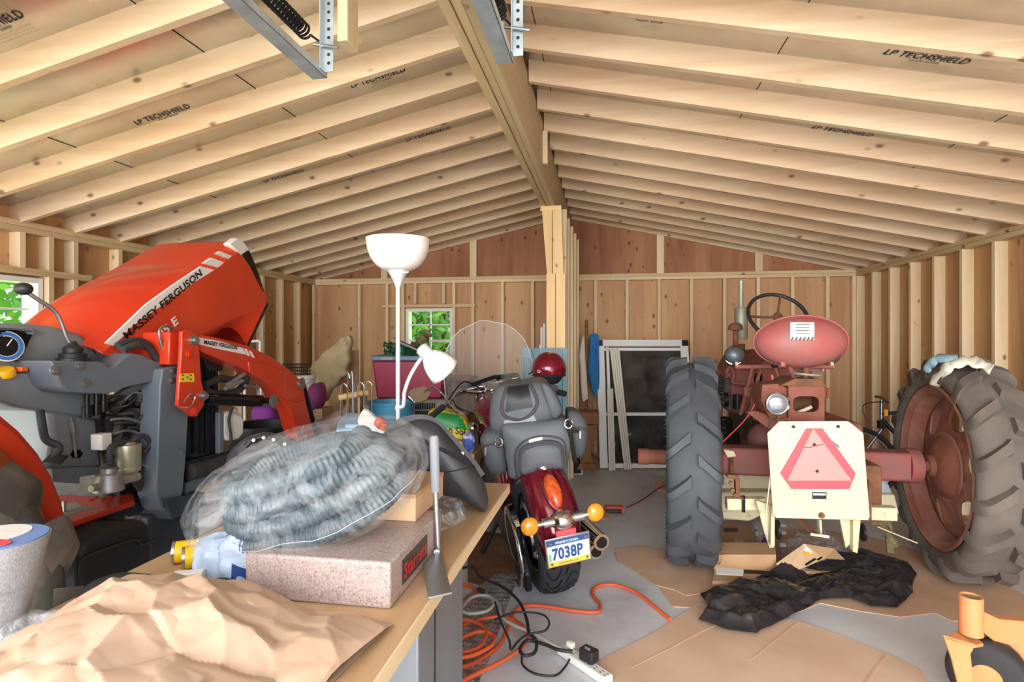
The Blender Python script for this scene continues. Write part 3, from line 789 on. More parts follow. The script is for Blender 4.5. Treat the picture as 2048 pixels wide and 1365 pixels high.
# ================================================================= VINTAGE RED TRACTOR
M['oldred'] = mat('faded_red_paint', '994f4a', .65, col2='7f5a50', vs=8, vr=(.35, .7), bump=.1)
M['seatred'] = mat('faded_pink_red', 'ad5a57', .5, col2='9c7168', vs=4, vr=(.4, .75))
M['rustred'] = mat('rusty_red', '98594a', .75, col2='7b4a38', vs=7, bump=.2)
M['rust'] = mat('rust', '8a5a3c', .85, col2='5f4030', vs=10, bump=.3)
M['rimred'] = mat('rusty_rim', '8c5646', .7, col2='a57c66', vs=3.5, vr=(.38, .66), bump=.15)
M['cream'] = mat('cream_paint', 'dcd3b2', .5, col2='cfc5a2', vs=3)
M['creamr'] = mat('chipped_cream_paint', 'd3c8a4', .6, col2='a07c54', vs=9, vr=(.58, .72))
M['smvred'] = mat('sign_red', 'e2525a', .4)
M['smvpink'] = mat('sign_pink', 'f0928a', .45)
M['newtire'] = mat('new_tire_rubber', '55585c', .7, col2='484a4e', vs=3, bump=.1)
M['oldtire'] = mat('dusty_old_tire', '786d62', .9, col2='5e564f', vs=4, vr=(.35, .7), bump=.25, bs=25)
M['lens'] = mat('lamp_glass', '9a9ea2', .15, .5)
M['lampb'] = mat('grey_lamp_shell', '6f7679', .4, .4)
M['wheelb'] = mat('steering_black', '2d2c2c', .5)
M['mufg'] = mat('muffler_silver', 'b6b4a4', .5, .4, col2='9c9a8b', vs=5)
M['paper'] = mat('paper_white', 'efe9e2', .7)
VX = 1.35
vt = thing('tractor', (VX, 4.2, 0), 'old faded red farm tractor with pan seat and cream slow-vehicle sign, seen from behind', 'tractor')
def fp(pts, Y): return [at(px, py, Y=Y) for px, py in pts]
def fplate(name, pts, Y, th, m, parent=None, bevel=.004, smooth=35):
    return MB().prism(fp(pts, Y), (0, th, 0)).build(name, m, parent or vt, smooth=smooth, bevel=bevel)
TZ = .69
lt = wheel_tire('rear_tire', vt, M['newtire'], V((0, 4.0, TZ)), .385, .70, .685, .50, 17, .6, .05, inward=-1, slope=.17, depth=.04, flare=1.4)
rt = wheel_tire('rear_tire', vt, M['oldtire'], V((0, 4.0, TZ)), 2.0, 2.33, .685, .50, 17, .6, .06, inward=-1, slope=.17, depth=.045, flare=1.5)
hair = MB(); rd = random.Random(3)
for x in (.388, .697):
    for k in range(60):
        a = radians(-70 + 210*k/60 + rd.uniform(-1, 1)); r = .655
        p = V((x, 4.0-cos(a)*r, TZ+sin(a)*r)); hair.cyl(p, p+V((-.016 if x < .5 else .016, rd.uniform(-.004, .004), rd.uniform(-.004, .004))), .0014, n=4)
ho = hair.build('rubber_hair', M['rubber'], lt); ho['kind'] = 'stuff'
def disc_wheel(parent, cx, sgn):
    """rim plus a dished disc with six windows; sgn = side the dish shows"""
    c = V((cx, 4.0, TZ)); n = V((sgn, 0, 0))
    rim = MB().lathe([(.515, .135), (.50, .14), (.485, .12), (.46, .11), (.445, .07), (.44, -.07), (.46, -.11), (.485, -.12), (.50, -.14), (.515, -.135)], c, n, 64).build('rim', M['rimred'], parent, smooth=35, solid=.008)
    e1, e2 = V((0, 1, 0)), V((0, 0, 1))
    def P(r, a, lift):
        return c + (e1*cos(a)+e2*sin(a))*r + n*lift
    def lift(r):
        return .02 + .05*max(0, min(1, (.40-r)/.2))
    d = MB(); NH = 6; r0, r1 = .20, .445; q = 10
    for k in range(NH):
        a0 = 2*pi*k/NH + .3; a1 = a0+2*pi/NH; am = (a0+a1)/2
        bound = [(a0+(a1-a0)*i/q, r0) for i in range(q)] + [(a1, r0+(r1-r0)*i/q) for i in range(q)] + [(a1-(a1-a0)*i/q, r1) for i in range(q)] + [(a0, r1-(r1-r0)*i/q) for i in range(q)]
        ring1, ring2, ring3 = [], [], []
        for i, (a, r) in enumerate(bound):
            th = atan2((r-(r0+r1)/2)/((r1-r0)/2), (a-am)/((a1-a0)/2))
            ha, hrr = .33*cos(th), .088*sin(th)
            A, R = am+ha, .335+hrr
            ring1.append(P(r, a, lift(r))); ring2.append(P(R, A, lift(R))); ring3.append(P(R-.004*sin(th), am+ha*.98, lift(R)-.01))
        d.loft([ring1, ring2, ring3], caps=False)
    d.build('wheel_disc', M['rimred'], rim, smooth=40, solid=.005)
    MB().lathe([(.205, .068), (.19, .085), (.15, .115), (.105, .135), (.07, .14), (.065, .17), (.045, .175), (.0, .175)], c, n, 40).build('hub', M['rustred'], rim, smooth=40)
    MB().lathe([(.225, .055), (.22, .075), (.205, .08), (.19, .075)], c, n, 40, closed=True).build('hub_ring', M['rimred'], rim)
disc_wheel(rt, 2.165, -1)
disc_wheel(lt, .54, 1)
for o, cx in ((lt, .5425), (rt, 2.165)):
    cc = V((cx, 4.0, 0)) - V(vt['_o']); cc.z = 0; Rz = Matrix.Rotation(radians(-5.5), 3, 'Z')
    o.rotation_euler.z = radians(-5.5); o.location = V(o.location) + cc - Rz @ cc
# axle
MB().cyl((.21, 4.0, TZ), (.74, 4.0, TZ), .05, n=20).cyl((.20, 4.0, TZ), (.27, 4.0, TZ), .054, n=20).build('axle_shaft', M['rustred'], vt); MB().cyl((1.9, 4.0, TZ), (2.12, 4.0, TZ), .035, n=20).build('axle_shaft', M['rustred'], vt)
ax = MB().box(.73, 1.15, 3.92, 4.08, TZ-.09, TZ+.09).build('axle_housing', M['oldred'], vt, bevel=.02)
MB().box(1.55, 1.93, 3.92, 4.08, TZ-.09, TZ+.09).build('axle_housing', M['oldred'], vt, bevel=.02)
MB().cyl((1.86, 4, TZ), (1.93, 4, TZ), .11, n=24).build('axle_flange', M['oldred'], ax)
fplate('clamp_plate', [(1447,900),(1468,903),(1473,914),(1455,916)], 3.86, .06, M['creamr'], ax)
MB().cyl(at(1463,912,Y=3.88), at(1463,952,Y=3.88), .012, n=8).build('clamp_bolt', M['rust'], ax)
MB().box(VX-.2, VX+.2, 3.8, 4.5, .5, .98).build('transmission', M['rustred'], vt, bevel=.04, seg=3)
MB().box(VX-.13, VX+.13, 4.4, 5.4, .58, .95).build('clutch_housing', M['oldred'], vt, bevel=.03)
# battery box with an oval opening
by = 3.66; bxp = []
o_ = fp([(1577,773),(1648,773),(1652,845),(1577,845)], by)
n_ = 32; out_, in_ = [], []
for k in range(n_):
    a = 2*pi*k/n_+.0; cx_, sx_ = cos(a), sin(a); s_ = 1/max(abs(cx_), abs(sx_))
    out_.append(at(1613+36*cx_*s_, 809-36*sx_*s_, Y=by))
    e = lambda v: math.copysign(abs(v)**.55, v)
    in_.append(at(1612+26*e(cx_), 809-16*e(sx_), Y=by))
bbx = MB().loft([[p+V((0, .30, 0)) for p in out_], out_, in_, [p+V((0, .02, 0)) for p in in_]], caps=False).build('battery_box', M['rustred'], vt, smooth=30)
MB().prism([p+V((0, .22, 0)) for p in o_], (0, .02, 0)).build('box_back', M['rust'], bbx)
MB().cyl(at(1592,828,Y=by+.04), at(1622,815,Y=by+.1), .012, n=10).build('wood_stick', M['studZ'], bbx)
fplate('box_lid', [(1560,772),(1590,758),(1640,758),(1655,774)], by-.01, .3, M['rust'], bbx)
fplate('side_panel', [(1525,770),(1560,768),(1576,778),(1578,842),(1540,838),(1522,800)], by+.04, .25, M['rustred'])
# pan seat
sc = at(1600, 684, Y=3.72); RT = Matrix.Rotation(radians(-38), 3, 'X')
sm = MB(); ru, rv = .262, .155
def seatpt(u, v):
    a = 2*pi*u; ph = v*pi/2
    return V((ru*sin(ph)*cos(a), -.16*cos(ph)*(1), rv*sin(ph)*sin(a)))
ring = [[sc + Matrix.Rotation(radians(14), 3, 'X') @ seatpt(i/48, j/10) for i in range(48)] for j in range(1, 11)]
lip = [p + (p-sc).normalized()*.012 + V((0, -.012, 0)) for p in ring[-1]]
sm.loft(ring+[lip], caps=False); sm.add(ring[0], [tuple(range(48))])
seat = sm.build('seat', M['seatred'], vt, smooth=60, solid=.006)
def onseat(px, py, dy=.006):
    d = ray(px, py); o = V((0, 0, H)); Ri = Matrix.Rotation(radians(-14), 3, 'X')
    lo = V((1/ru, 1/.16, 1/rv)); oo = Ri @ (o-sc); dd = Ri @ d
    oo = V((oo.x*lo.x, oo.y*lo.y, oo.z*lo.z)); dd = V((dd.x*lo.x, dd.y*lo.y, dd.z*lo.z))
    A, B, Cc = dd.dot(dd), oo.dot(dd), oo.dot(oo)-1
    t = (-B - sqrt(max(0, B*B-A*Cc)))/A
    return o + d*t - V((0, dy, 0))
stk = MB().grid(lambda u, v: onseat(1580+48*u, 645+35*v), 10, 8).build('warning_label', M['paper'], seat, smooth=60)
for k in range(6):
    x = 1582+8*k
    MB().grid(lambda u, v: onseat(x-2+3.4*u+4*(1-v), 675+6*v, .009), 1, 2).build('hazard_stripe', M['decalb'], stk, smooth=0)
for k in range(4):
    MB().grid(lambda u, v: onseat(1590+28*u, 649+6*k+1.3*v, .009), 4, 1).build('print_line', M['inkfaint'], stk, smooth=0)
MB().tube(catmull(fp([(1566,733),(1566,718),(1577,710),(1605,706),(1632,710),(1643,718),(1645,726)], 3.66), 6), .016, 8).build('seat_bracket', M['seatred'], vt)
MB().bar(at(1570,722,Y=3.70), at(1640,722,Y=3.70), .03, .02).bar(at(1585,705,Y=3.72), at(1584,722,Y=3.70), .03, .012).bar(at(1624,705,Y=3.72), at(1626,722,Y=3.70), .03, .012).build('seat_frame', M['rustred'], vt)
MB().bar(at(1640,722,Y=3.7), at(1580,745,Y=3.85), .016, .012).bar(at(1578,726,Y=3.7), at(1600,790,Y=3.85), .02, .014).build('seat_strut', M['seatred'], vt)
cs = at(1610, 758, Y=3.74); P = []
for k in range(80):
    a = 2*pi*k/80*4; r = .095 - .012*k/20; P.append(cs + V((r*cos(a)+.01, r*sin(a), .055-.035*k/20)))
MB().tube(P, .007, 8).build('seat_spring', M['mufg'], vt)
MB().cyl(at(1612,782,Y=3.74), at(1612,722,Y=3.72), .02, n=12).build('spring_rod', M['rust'], vt)
# steering wheel
swc = at(1556, 633, Y=4.55); swn = V((.12, -1, .75)).normalized()
a_ = swn.orthogonal().normalized(); b_ = swn.cross(a_); P = [swc + (a_*cos(2*pi*k/48)+b_*sin(2*pi*k/48))*.215 for k in range(48)]
sw = MB().tube(P, .014, 10, closed=True).build('steering_wheel', M['wheelb'], vt)
for ang in (75, 185, 320):
    e = V((cos(radians(ang)), 0, sin(radians(ang)))); e = (e - swn*e.dot(swn)).normalized()
    MB().tube([swc+swn*-.01, swc+e*.1-swn*.012, swc+e*.213], [.012, .009, .009], 8).build('spoke', M['rust'], sw)
MB().lathe([(0, .02), (.02, .02), (.034, .005), (.034, -.02), (0, -.03)], swc, swn, 20).build('hub', M['rust'], sw)
MB().cyl(swc-swn*.02, at(1545,770,Y=4.9), .016, n=10).build('steering_shaft', M['rust'], vt)
# hood, engine, exhaust
hd = MB()
rr = []
for y, k in ((4.75, .92), (4.85, 1), (5.6, 1), (6.3, .9)):
    rr.append([V((VX+.24*k*cos(t), y, 1.16+.24*k*max(-.55, sin(t)))) for t in [2*pi*i/28 for i in range(28)]])
hd.loft(rr).build('engine_hood', M['rustred'], vt)
MB().box(VX-.17, VX+.17, 4.8, 5.8, .62, 1.03).build('engine_block', M['engine'], vt, bevel=.02)
fplate('engine_side', [(1450,745),(1475,735),(1530,745),(1530,830),(1470,828),(1452,815)], 4.75, .4, M['oldred'], bevel=.02)
fplate('engine_edge_plate', [(1448,760),(1462,755),(1464,828),(1450,815)], 4.7, .3, M['engine'], bevel=.01)  # narrow plate along the left edge of the engine side
eg = MB().tube(catmull(fp([(1452,748),(1460,735),(1468,750),(1466,765),(1500,770)], 4.66), 5), .014, 8).build('intake_pipe', M['oldred'], vt)
MB().cyl(at(1475,790,Y=4.66), at(1475,818,Y=4.66), .035, n=16).build('oil_filter', M['blackp'], vt)
gv = MB().cyl(at(1455,800,Y=4.72), at(1455,800,Y=4.72)+V((-.03, 0, 0)), .06, n=18).build('pulley', M['blackm'], vt)
MB().lathe([(0, -.14), (.05, -.14), (.056, -.13), (.056, .13), (.05, .145), (.022, .15), (.022, .38), (0, .38)], at(1482,648,Y=5.3), (0, 0, 1), 24).build('muffler', M['mufg'], vt)
MB().cyl(at(1483,688,Y=5.3), at(1483,740,Y=5.3), .03, n=14).build('exhaust_elbow', M['rust'], vt)
MB().lathe([(0, .045), (.03, .043), (.05, .03), (.058, .005), (.058, -.015), (.03, -.018), (.022, -.02), (.022, -.17), (0, -.17)], at(1471,657,Y=5.0), (0, 0, 1), 22).build('air_precleaner', M['rust'], vt)
# lamps
MB().cyl(at(1470,734,Y=4.3), at(1666,734,Y=4.3), .016, n=10).build('lamp_bar', M['seatred'], vt)
for px in (1470, 1660):
    c = at(px, 711, Y=4.32); l = MB().sphere(c, (.068, .05, .062), 22, 14).build('headlight', M['lampb'], vt)
    MB().cyl(c+V((0, .03, 0)), c+V((0, .06, 0)), .07, n=26).build('rim', M['chrome'], l)
    MB().bar(at(px+2,722,Y=4.3), at(px+4,736,Y=4.3), .025, .02).build('bracket', M['creamr'], l)
wc = at(1555, 808, Y=3.5)
wl_ = MB().lathe([(.0, .05), (.04, .048), (.062, .02), (.068, 0), (.064, -.008), (.058, -.004)], wc, (0, 1, .05), 28).build('work_light', M['chrome'], vt)
MB().sphere(wc+V((0, -.002, 0)), (.058, .018, .058), 24, 12).build('lens', M['lens'], wl_)
MB().bar(at(1556,828,Y=3.52), at(1556,842,Y=3.52), .02, .012).bar(at(1548,840,Y=3.52), at(1578,838,Y=3.56), .03, .012).build('bracket', M['rust'], wl_)
MB().tube(catmull([at(1545,832,Y=3.5), at(1538,850,Y=3.5), at(1535,880,Y=3.5)], 5), .004, 6).build('wire', M['blackp'], wl_)
# pedals, levers, platform
for a, b, c, d in ((1488, 775, 1519, 793), (1628, 777, 1661, 797)):
    p = fplate('pedal', [(a, b), (c, b), (c, d), (a, d)], 4.1, .02, M['rustred'], bevel=.004)
    for k in range(5):
        MB().bar(at(a+3+k*6, b+1, Y=4.095), at(a+1+k*6, d-1, Y=4.095), .008, .006).build('grip_rib', M['rust'], p)
MB().bar(at(1505,793,Y=4.12), at(1512,840,Y=4.15), .03, .02).bar(at(1505,730,Y=4.3), at(1480,830,Y=4.3), .03, .02).build('pedal_arm', M['rustred'], vt)
MB().bar(at(1520,740,Y=4.2), at(1495,835,Y=4.2), .035, .02).bar(at(1570,790,Y=4.1), at(1553,735,Y=4.1), .02, .012).build('frame_strut', M['rust'], vt)
MB().cyl(at(1562,770,Y=3.95), at(1550,733,Y=3.95), .008, n=8).build('gear_lever', M['rustred'], vt)
MB().sphere(at(1549,731,Y=3.95), (.022, .022, .017), 14, 10).build('gear_knob', M['blackp'], vt)
MB().bar(at(1543,750,Y=3.94), at(1546,766,Y=3.94), .018, .014).build('hand_lever', mat('orange_grip', 'e0562c', .5), vt)
fplate('platform', [(1493,825),(1510,822),(1572,842),(1576,860),(1536,858)], 3.75, .03, M['rustred'])
MB().tube(catmull([at(1520,792,Y=4.0), at(1490,840,Y=4.0), at(1445,885,Y=3.95), at(1428,905,Y=3.9)], 6), .004, 6).build('red_wire', M['smvred'], vt)
MB().sphere(at(1530,880,Y=4.3), (.12, .1, .12), 18, 12).build('brake_drum', M['oldred'], vt)
# front wheels
for x in (1.20, 1.42):
    fw = MB().lathe([(.19, -.05), (.29, -.06), (.33, -.045), (.34, -.02), (.335, -.01), (.345, 0), (.335, .01), (.34, .02), (.33, .045), (.29, .06), (.19, .05)], (x, 6.2, .345), (1, .12, 0), 36).build('front_tire', M['rubber'], vt)
    MB().lathe([(0, .0), (.12, 0), (.19, -.05), (.2, -.05), (.2, .05), (.19, .05), (.12, .02), (0, .02)], (x, 6.2, .345), (1, .12, 0), 30).build('front_rim', M['oldred'], vt)
MB().box(VX-.1, VX+.05, 6.0, 6.35, .4, 1.0).build('front_pedestal', M['oldred'], vt, bevel=.02)
# slow vehicle sign on its cream plate
sg = fplate('sign_plate', [(1558.7,843.3),(1697,843),(1727,867),(1740,1034),(1736.7,1041.7),(1552.4,1037),(1546,1028),(1535,867)], 3.38, .012, M['cream'], bevel=.003)
zz = lambda L: [(1280+a/3.175, 700+b/3.175) for a, b in L]
fplate('red_triangle', zz([(1055,500),(1160,500),(1370,785),(1330,885),(960,885),(890,785)]), 3.377, .004, M['smvred'], sg, bevel=0, smooth=0)
fplate('pink_triangle', zz([(1100,500),(1345,832),(935,832)]), 3.374, .004, M['smvpink'], sg, bevel=0, smooth=0)
nm = fplate('maker_plate', zz([(1095,905),(1185,907),(1183,950),(1095,948)]), 3.376, .004, M['decalb'], sg, bevel=0, smooth=0)
fplate('plate_print', zz([(1100,912),(1180,914),(1180,926),(1100,925)]), 3.3745, .002, M['paper'], nm, bevel=0, smooth=0)
for a in ((1107,603), (1125,772), (975,490), (1259,488)):
    p = at(*zz([a])[0], Y=3.373); MB().cyl(p, p+V((0, .004, 0)), .009, n=12).build('bolt_hole', M['decalb'], sg)
p = at(*zz([(1152,1052)])[0], Y=3.376); MB().cyl(p, p+V((0, -.008, 0)), .016, n=16).cyl(p, p+V((0, -.014, 0)), .009, n=6).build('plate_bolt', M['rust'], sg)
MB().tube(catmull([at(*q, Y=3.372) for q in zz([(1040,618),(1075,622),(1107,612),(1150,603),(1170,600)])], 5), .0018, 6).build('loop_wire', M['rust'], sg)
fplate('scuff', zz([(1210,575),(1225,580),(1262,608),(1268,628),(1250,618),(1228,598)]), 3.3765, .002, M['lampb'], sg, bevel=0, smooth=0)
# cream belly mower and hitch hardware
fplate('mower_shell', [(1426,948),(1546,948),(1546,982),(1440,980),(1430,970)], 4.15, .35, M['cream'], bevel=.01)
fplate('mower_deck', [(1415,985),(1546,985),(1546,1022),(1500,1044),(1415,1038)], 4.05, .5, M['creamr'], bevel=.015)
fplate('mower_deck_edge', [(1690,990),(1790,990),(1800,1030),(1690,1035)], 4.2, .4, M['creamr'], bevel=.01)
fplate('mower_guard', [(1738,958),(1772,958),(1784,985),(1780,1012),(1738,1012)], 4.25, .02, M['galv'], bevel=.003)
MB().bar(at(1452,1007,Y=3.6), at(1530,1007,Y=3.6), .07, .07).build('tool_bar', M['creamr'], vt, bevel=.006)
MB().bar(at(1738,1025,Y=3.6), at(1790,1027,Y=3.6), .07, .075).build('tool_bar', M['creamr'], vt, bevel=.006)
fplate('crank_bracket', [(1454,950),(1476,951),(1480,958),(1480,994),(1492,1000),(1484,1001),(1472,995),(1471,960),(1455,957)], 3.55, .05, M['rust'])
cb = MB()
for a in ((1461,966),(1464,980),(1470,990)): p = at(*a, Y=3.54); cb.cyl(p, p+V((0, -.02, 0)), .013, n=6)
cb.build('bracket_bolt', M['rust'], vt)
MB().cyl(at(1487,992,Y=3.56), at(1487,1025,Y=3.56), .01, n=8).build('pin_bolt', M['blackm'], vt)
fplate('hitch_plate', [(1512,1002),(1540,1010),(1548,1018),(1548,1095),(1540,1098),(1530,1070)], 3.5, .02, M['creamr'])
fplate('hitch_plate', [(1543,1015),(1550,1015),(1550,1092),(1546,1098),(1541,1090)], 3.44, .05, M['creamr'])
fplate('hitch_leg', [(1706,1040),(1722,1040),(1716,1108),(1706,1105)], 3.46, .05, M['creamr'])
fplate('hitch_leg', [(1680,1040),(1703,1040),(1700,1090),(1692,1098)], 3.5, .02, M['creamr'])
MB().cyl(at(1722,1065,Y=3.5), at(1727,1065,Y=3.5), .05, n=22).build('sheave', M['blackm'], vt); MB().cyl(at(1553,1060,Y=3.5), at(1558,1060,Y=3.5), .055, n=22).build('sheave', M['blackm'], vt)
hb = MB()
for a in ((1560,1050),(1560,1065),(1560,1090)): p = at(*a, Y=3.46); hb.cyl(p, p+V((.03, 0, 0)), .012, n=6)
hb.build('hitch_bolt', M['steel'], vt)
MB().bar(at(1638,1038,Y=3.42), at(1640,1070,Y=3.42), .045, .012).bar(at(1640,1072,Y=3.42), at(1640,1072,Y=3.3), .09, .014).build('hitch_clevis', M['creamr'], vt, bevel=.002)
MB().bar(at(1600,1040,Y=3.55), at(1632,1072,Y=3.45), .03, .02).build('draw_bar', M['rust'], vt)
MB().bar(at(1541,950,Y=3.40), at(1531,1030,Y=3.40), .008, .006).build('lift_rod', M['creamr'], vt)
fplate('side_bracket', [(1737,960),(1745,968),(1745,1010),(1737,1010)], 3.5, .03, M['rust'])
MB().box(1.15, 1.58, 3.65, 3.9, .42, .75).build('drawbar_frame', M['rust'], vt, bevel=.01)
# ================================================================= WORKBENCH AND WHAT LIES ON IT
from mathutils.bvhtree import BVHTree
M['benchtop'] = wood('bench_plywood', 'd0b08a', 'bd986e', 1, knots=0, tone=.15, gs=5, rough=.5)
M['benchedge'] = wood('bench_edge', 'ecd7ae', 'd8ba88', 1, knots=0, tone=.1, gs=14)
M['legm'] = mat('grey_steel', '8a8d90', .35, .5, col2='7c7f82', vs=2)
M['kraft'] = mat('kraft_paper', 'cbb097', .75, col2='bb9c80', vs=2.5, bump=.35, bs=9, bd=.008)
def granite_mat():
    t = NT('pink_granite'); v = t.coords((1, 1, 1))
    c = t.ramp(t.noise(v, 150, 3, .6), [(.36, S('9d8b84')), (.6, S('b5a39b'))])
    vo = t.N('ShaderNodeTexVoronoi'); vo.inputs['Scale'].default_value = 120; t.L(v, vo.inputs['Vector'])
    sp_ = t.ramp(vo.outputs['Distance'], [(.16, g4(1)), (.26, g4(0))])
    c = t.mix(t.math('MULTIPLY', sp_, .75), c, S('4d4644'))
    c = t.mix(t.math('MULTIPLY', t.ramp(t.noise(v, 60, 2), [(.58, g4(0)), (.66, g4(1))]), .4), c, S('77665f'))
    t.L(c, t.b.inputs['Base Color']); t.set(Roughness=.4); return t.m
M['granite'] = granite_mat()
def film_mat(name, col, a0, a1, rough=.18, sc=7):
    t = NT(name); v = t.coords((1, 1, 1)); t.set(Roughness=rough); t.b.inputs['Base Color'].default_value = S(col)
    n = t.noise(v, sc, 6, .7, 1.5)
    t.L(t.ramp(n, [(.42, g4(a0)), (.6, g4(a1))]), t.b.inputs['Alpha'])
    t.bump(n, .5, .012); t.b.inputs['Specular IOR Level'].default_value = .8
    return t.m
M['film'] = film_mat('clear_plastic_film', 'e4e8e8', .03, .22, .12)
M['film2'] = film_mat('thin_clear_plastic', 'dfe6ea', .12, .6, sc=11)
M['bluebag'] = film_mat('blue_white_bag_plastic', 'b9cde6', .75, .95, .3)
M['navy'] = mat('navy_print', '27417a', .4)
M['card'] = mat('cardboard', 'c9a47c', .85, col2='b88f66', vs=3)
M['cardin'] = mat('cardboard_light', 'd5b48f', .85, col2='c6a27b', vs=3)
M['cardd'] = mat('cardboard_worn', 'c0906a', .85, col2='a57650', vs=2, vr=(.4, .65))
M['leather'] = mat('black_leather', '3b3b3d', .38, col2='2c2c2e', vs=5, bump=.25, bs=45, bd=.003)
M['leathd'] = mat('dark_leather_trim', '262628', .45, bump=.2, bs=40, bd=.003)
M['hosegrey'] = mat('corrugated_hose', '4b5a60', .4, col2='3a474d', vs=6)
M['yellow'] = mat('yellow_can', 'f0c322', .35)
M['tin'] = mat('tin', 'cfcfc8', .22, .95)
M['sackg'] = mat('grey_woven_sack', 'a9abad', .85, col2='8f9194', vs=320, bump=.3, bs=320, bd=.002, stretch=(1, 1, .35))
M['paperg'] = mat('seam_grey', 'b9bab8', .5)
M['lampw'] = mat('lamp_plastic_white', 'f2ece4', .4, spec=.4)
M['lampg'] = mat('lamp_pole_silver', 'd5d6da', .35, .15)
M['starred'] = mat('red_badge_letter', 'c43530', .4)
M['badge'] = mat('badge_grey', '5c5853', .4, .5)

class Proj:
    """surface lookup along the sight line of a photo pixel, to lay printing on a shaped object"""
    def __init__(s, mb):
        s.t = BVHTree.FromPolygons([tuple(p) for p in mb.v], mb.f)
    def __call__(s, px, py, lift=.003):
        d = ray(px, py).normalized(); h = s.t.ray_cast(V((0, 0, H)), d)
        if h[0] is None: return None
        n = h[1] if h[1].dot(d) < 0 else -h[1]
        return h[0] + n*lift
def decal(name, pj, quad, m, parent, nu=8, nv=8, lift=.003):
    (a, b, c, d) = [Vector((p[0], p[1])) for p in quad]
    mb = MB(); g = {}
    for j in range(nv+1):
        for i in range(nu+1):
            u, v = i/nu, j/nv; q = (a*(1-u)+b*u)*(1-v) + (d*(1-u)+c*u)*v
            p = pj(q.x, q.y, lift)
            if p is not None: g[(i, j)] = len(mb.v); mb.v.append(p)
    for j in range(nv):
        for i in range(nu):
            k = [(i, j), (i+1, j), (i+1, j+1), (i, j+1)]
            if all(x in g for x in k): mb.f.append(tuple(g[x] for x in k))
    return mb.build(name, m, parent, smooth=60, weld=False) if mb.f else None
def decaltext(name, body, pj, quad, m, parent, lift=.004, bold=.02, shear=0):
    """quad: top-left, top-right, bottom-right, bottom-left photo pixels"""
    cu = bpy.data.curves.new(name, 'FONT'); cu.body = body; cu.shear = shear; cu.offset = bold; cu.resolution_u = 3
    ob = bpy.data.objects.new('tmp_text', cu); COL.objects.link(ob)
    dg = bpy.context.evaluated_depsgraph_get(); dg.update(); me = bpy.data.meshes.new_from_object(ob.evaluated_get(dg))
    bpy.data.objects.remove(ob); bpy.data.curves.remove(cu)
    xs = [v.co.x for v in me.vertices]; ys = [v.co.y for v in me.vertices]
    x0, x1, y0, y1 = min(xs), max(xs), min(ys), max(ys)
    (a, b, c, d) = [Vector((p[0], p[1])) for p in quad]; mb = MB(); ok = {}
    for i, v in enumerate(me.vertices):
        u, w = (v.co.x-x0)/(x1-x0), 1-(v.co.y-y0)/(y1-y0)
        q = (a*(1-u)+b*u)*(1-w)+(d*(1-u)+c*u)*w; p = pj(q.x, q.y, lift)
        if p is not None: ok[i] = len(mb.v); mb.v.append(p)
    for p in me.polygons:
        if all(i in ok for i in p.vertices): mb.f.append(tuple(ok[i] for i in p.vertices))
    bpy.data.meshes.remove(me)
    return mb.build(name, m, parent, smooth=0, weld=False) if mb.f else None
def crumple(p, amp, f, seed=0):
    q = V((p.x*f+seed, p.y*f-seed, p.z*f+seed*.5))
    r = 1-abs(noise.noise(q))*2; r2 = 1-abs(noise.noise(q*2.3+V((5, 3, 1))))*2
    return amp*(r*.65+r2*.35)
def pillow(outline, back, bulge, steps=6, back_pts=None):
    """outline: 3-D loop; back: offset vector for the flat back; bulge: offset vector at the middle of the front"""
    mb = MB(); c = sum(outline, V((0, 0, 0)))/len(outline); rings = []
    if back is not None: rings.append([p+back for p in outline])
    for k in range(steps):
        t = k/steps; s = cos(t*pi/2)**.8 if k else 1
        rings.append([c+(p-c)*s+bulge*sin(t*pi/2) for p in outline])
    mb.loft(rings, caps=True); return mb

BZ = .80
bn = thing('workbench', (-.95, 1.65, 0), 'wooden-topped workbench with grey steel legs in the foreground', 'workbench')
MB().box(-1.42, -.474, .5, 2.70, BZ-.042, BZ).build('bench_top', M['benchtop'], bn, smooth=0)
MB().box(-.474, -.468, .5, 2.70, BZ-.042, BZ-.0005).build('edge_band', M['benchedge'], bn, smooth=0)
for y0, y1, xr in ((1.46, 1.93, -.5), (2.5, 2.56, -.85)):
    lg = MB().box(-1.30, xr, y0, y1, .02, BZ-.042).build('leg_panel', M['legm'], bn, bevel=.006)
    MB().box(-1.30, xr+.002, y0+.14, y0+.146, .02, BZ-.05).build('panel_seam', M['blackm'], lg, smooth=0)
MB().box(-1.3, -.52, 1.48, 1.92, .0, .02).build('base_plate', M['legm'], bn, smooth=0)

def facet(p, amp, f):
    d, _ = noise.voronoi(V((p.x*f+.25*noise.noise(p*9), p.y*f, 0)))
    return amp*(.6-d[0])
# kraft paper bag
A, B_, C_, D_ = V((-1.34, 1.40, 0)), V((-.525, 1.305, 0)), V((-.60, .60, 0)), V((-1.15, .66, 0))
def kpt(u, v, top):
    p = (A*(1-u)+B_*u)*(1-v)+(D_*(1-u)+C_*u)*v
    e = (max(0, sin(pi*u))**.55)*(max(0, sin(pi*v))**.5)
    h = .015 + (.165 - .075*u)*e if top else .004
    q = V((p.x, p.y, BZ + h))
    if top: q.z += (crumple(V((q.x*.6, q.y*1.6, 0)), .012, 4, 3)+planes(V((q.x*.8, q.y*1.3, 0)), 5, .75, 2)-planes(V((q.x*1.2+q.y*.4, q.y-q.x*.3, 0)), 11, .7, 7)+planes(q, 24, .35, 3))*(.3+.7*e); q.x += .02*noise.noise(q*7); q.y += .02*noise.noise(q*7+V((9, 1, 0)))
    q.z = max(q.z, BZ+.003)
    return q
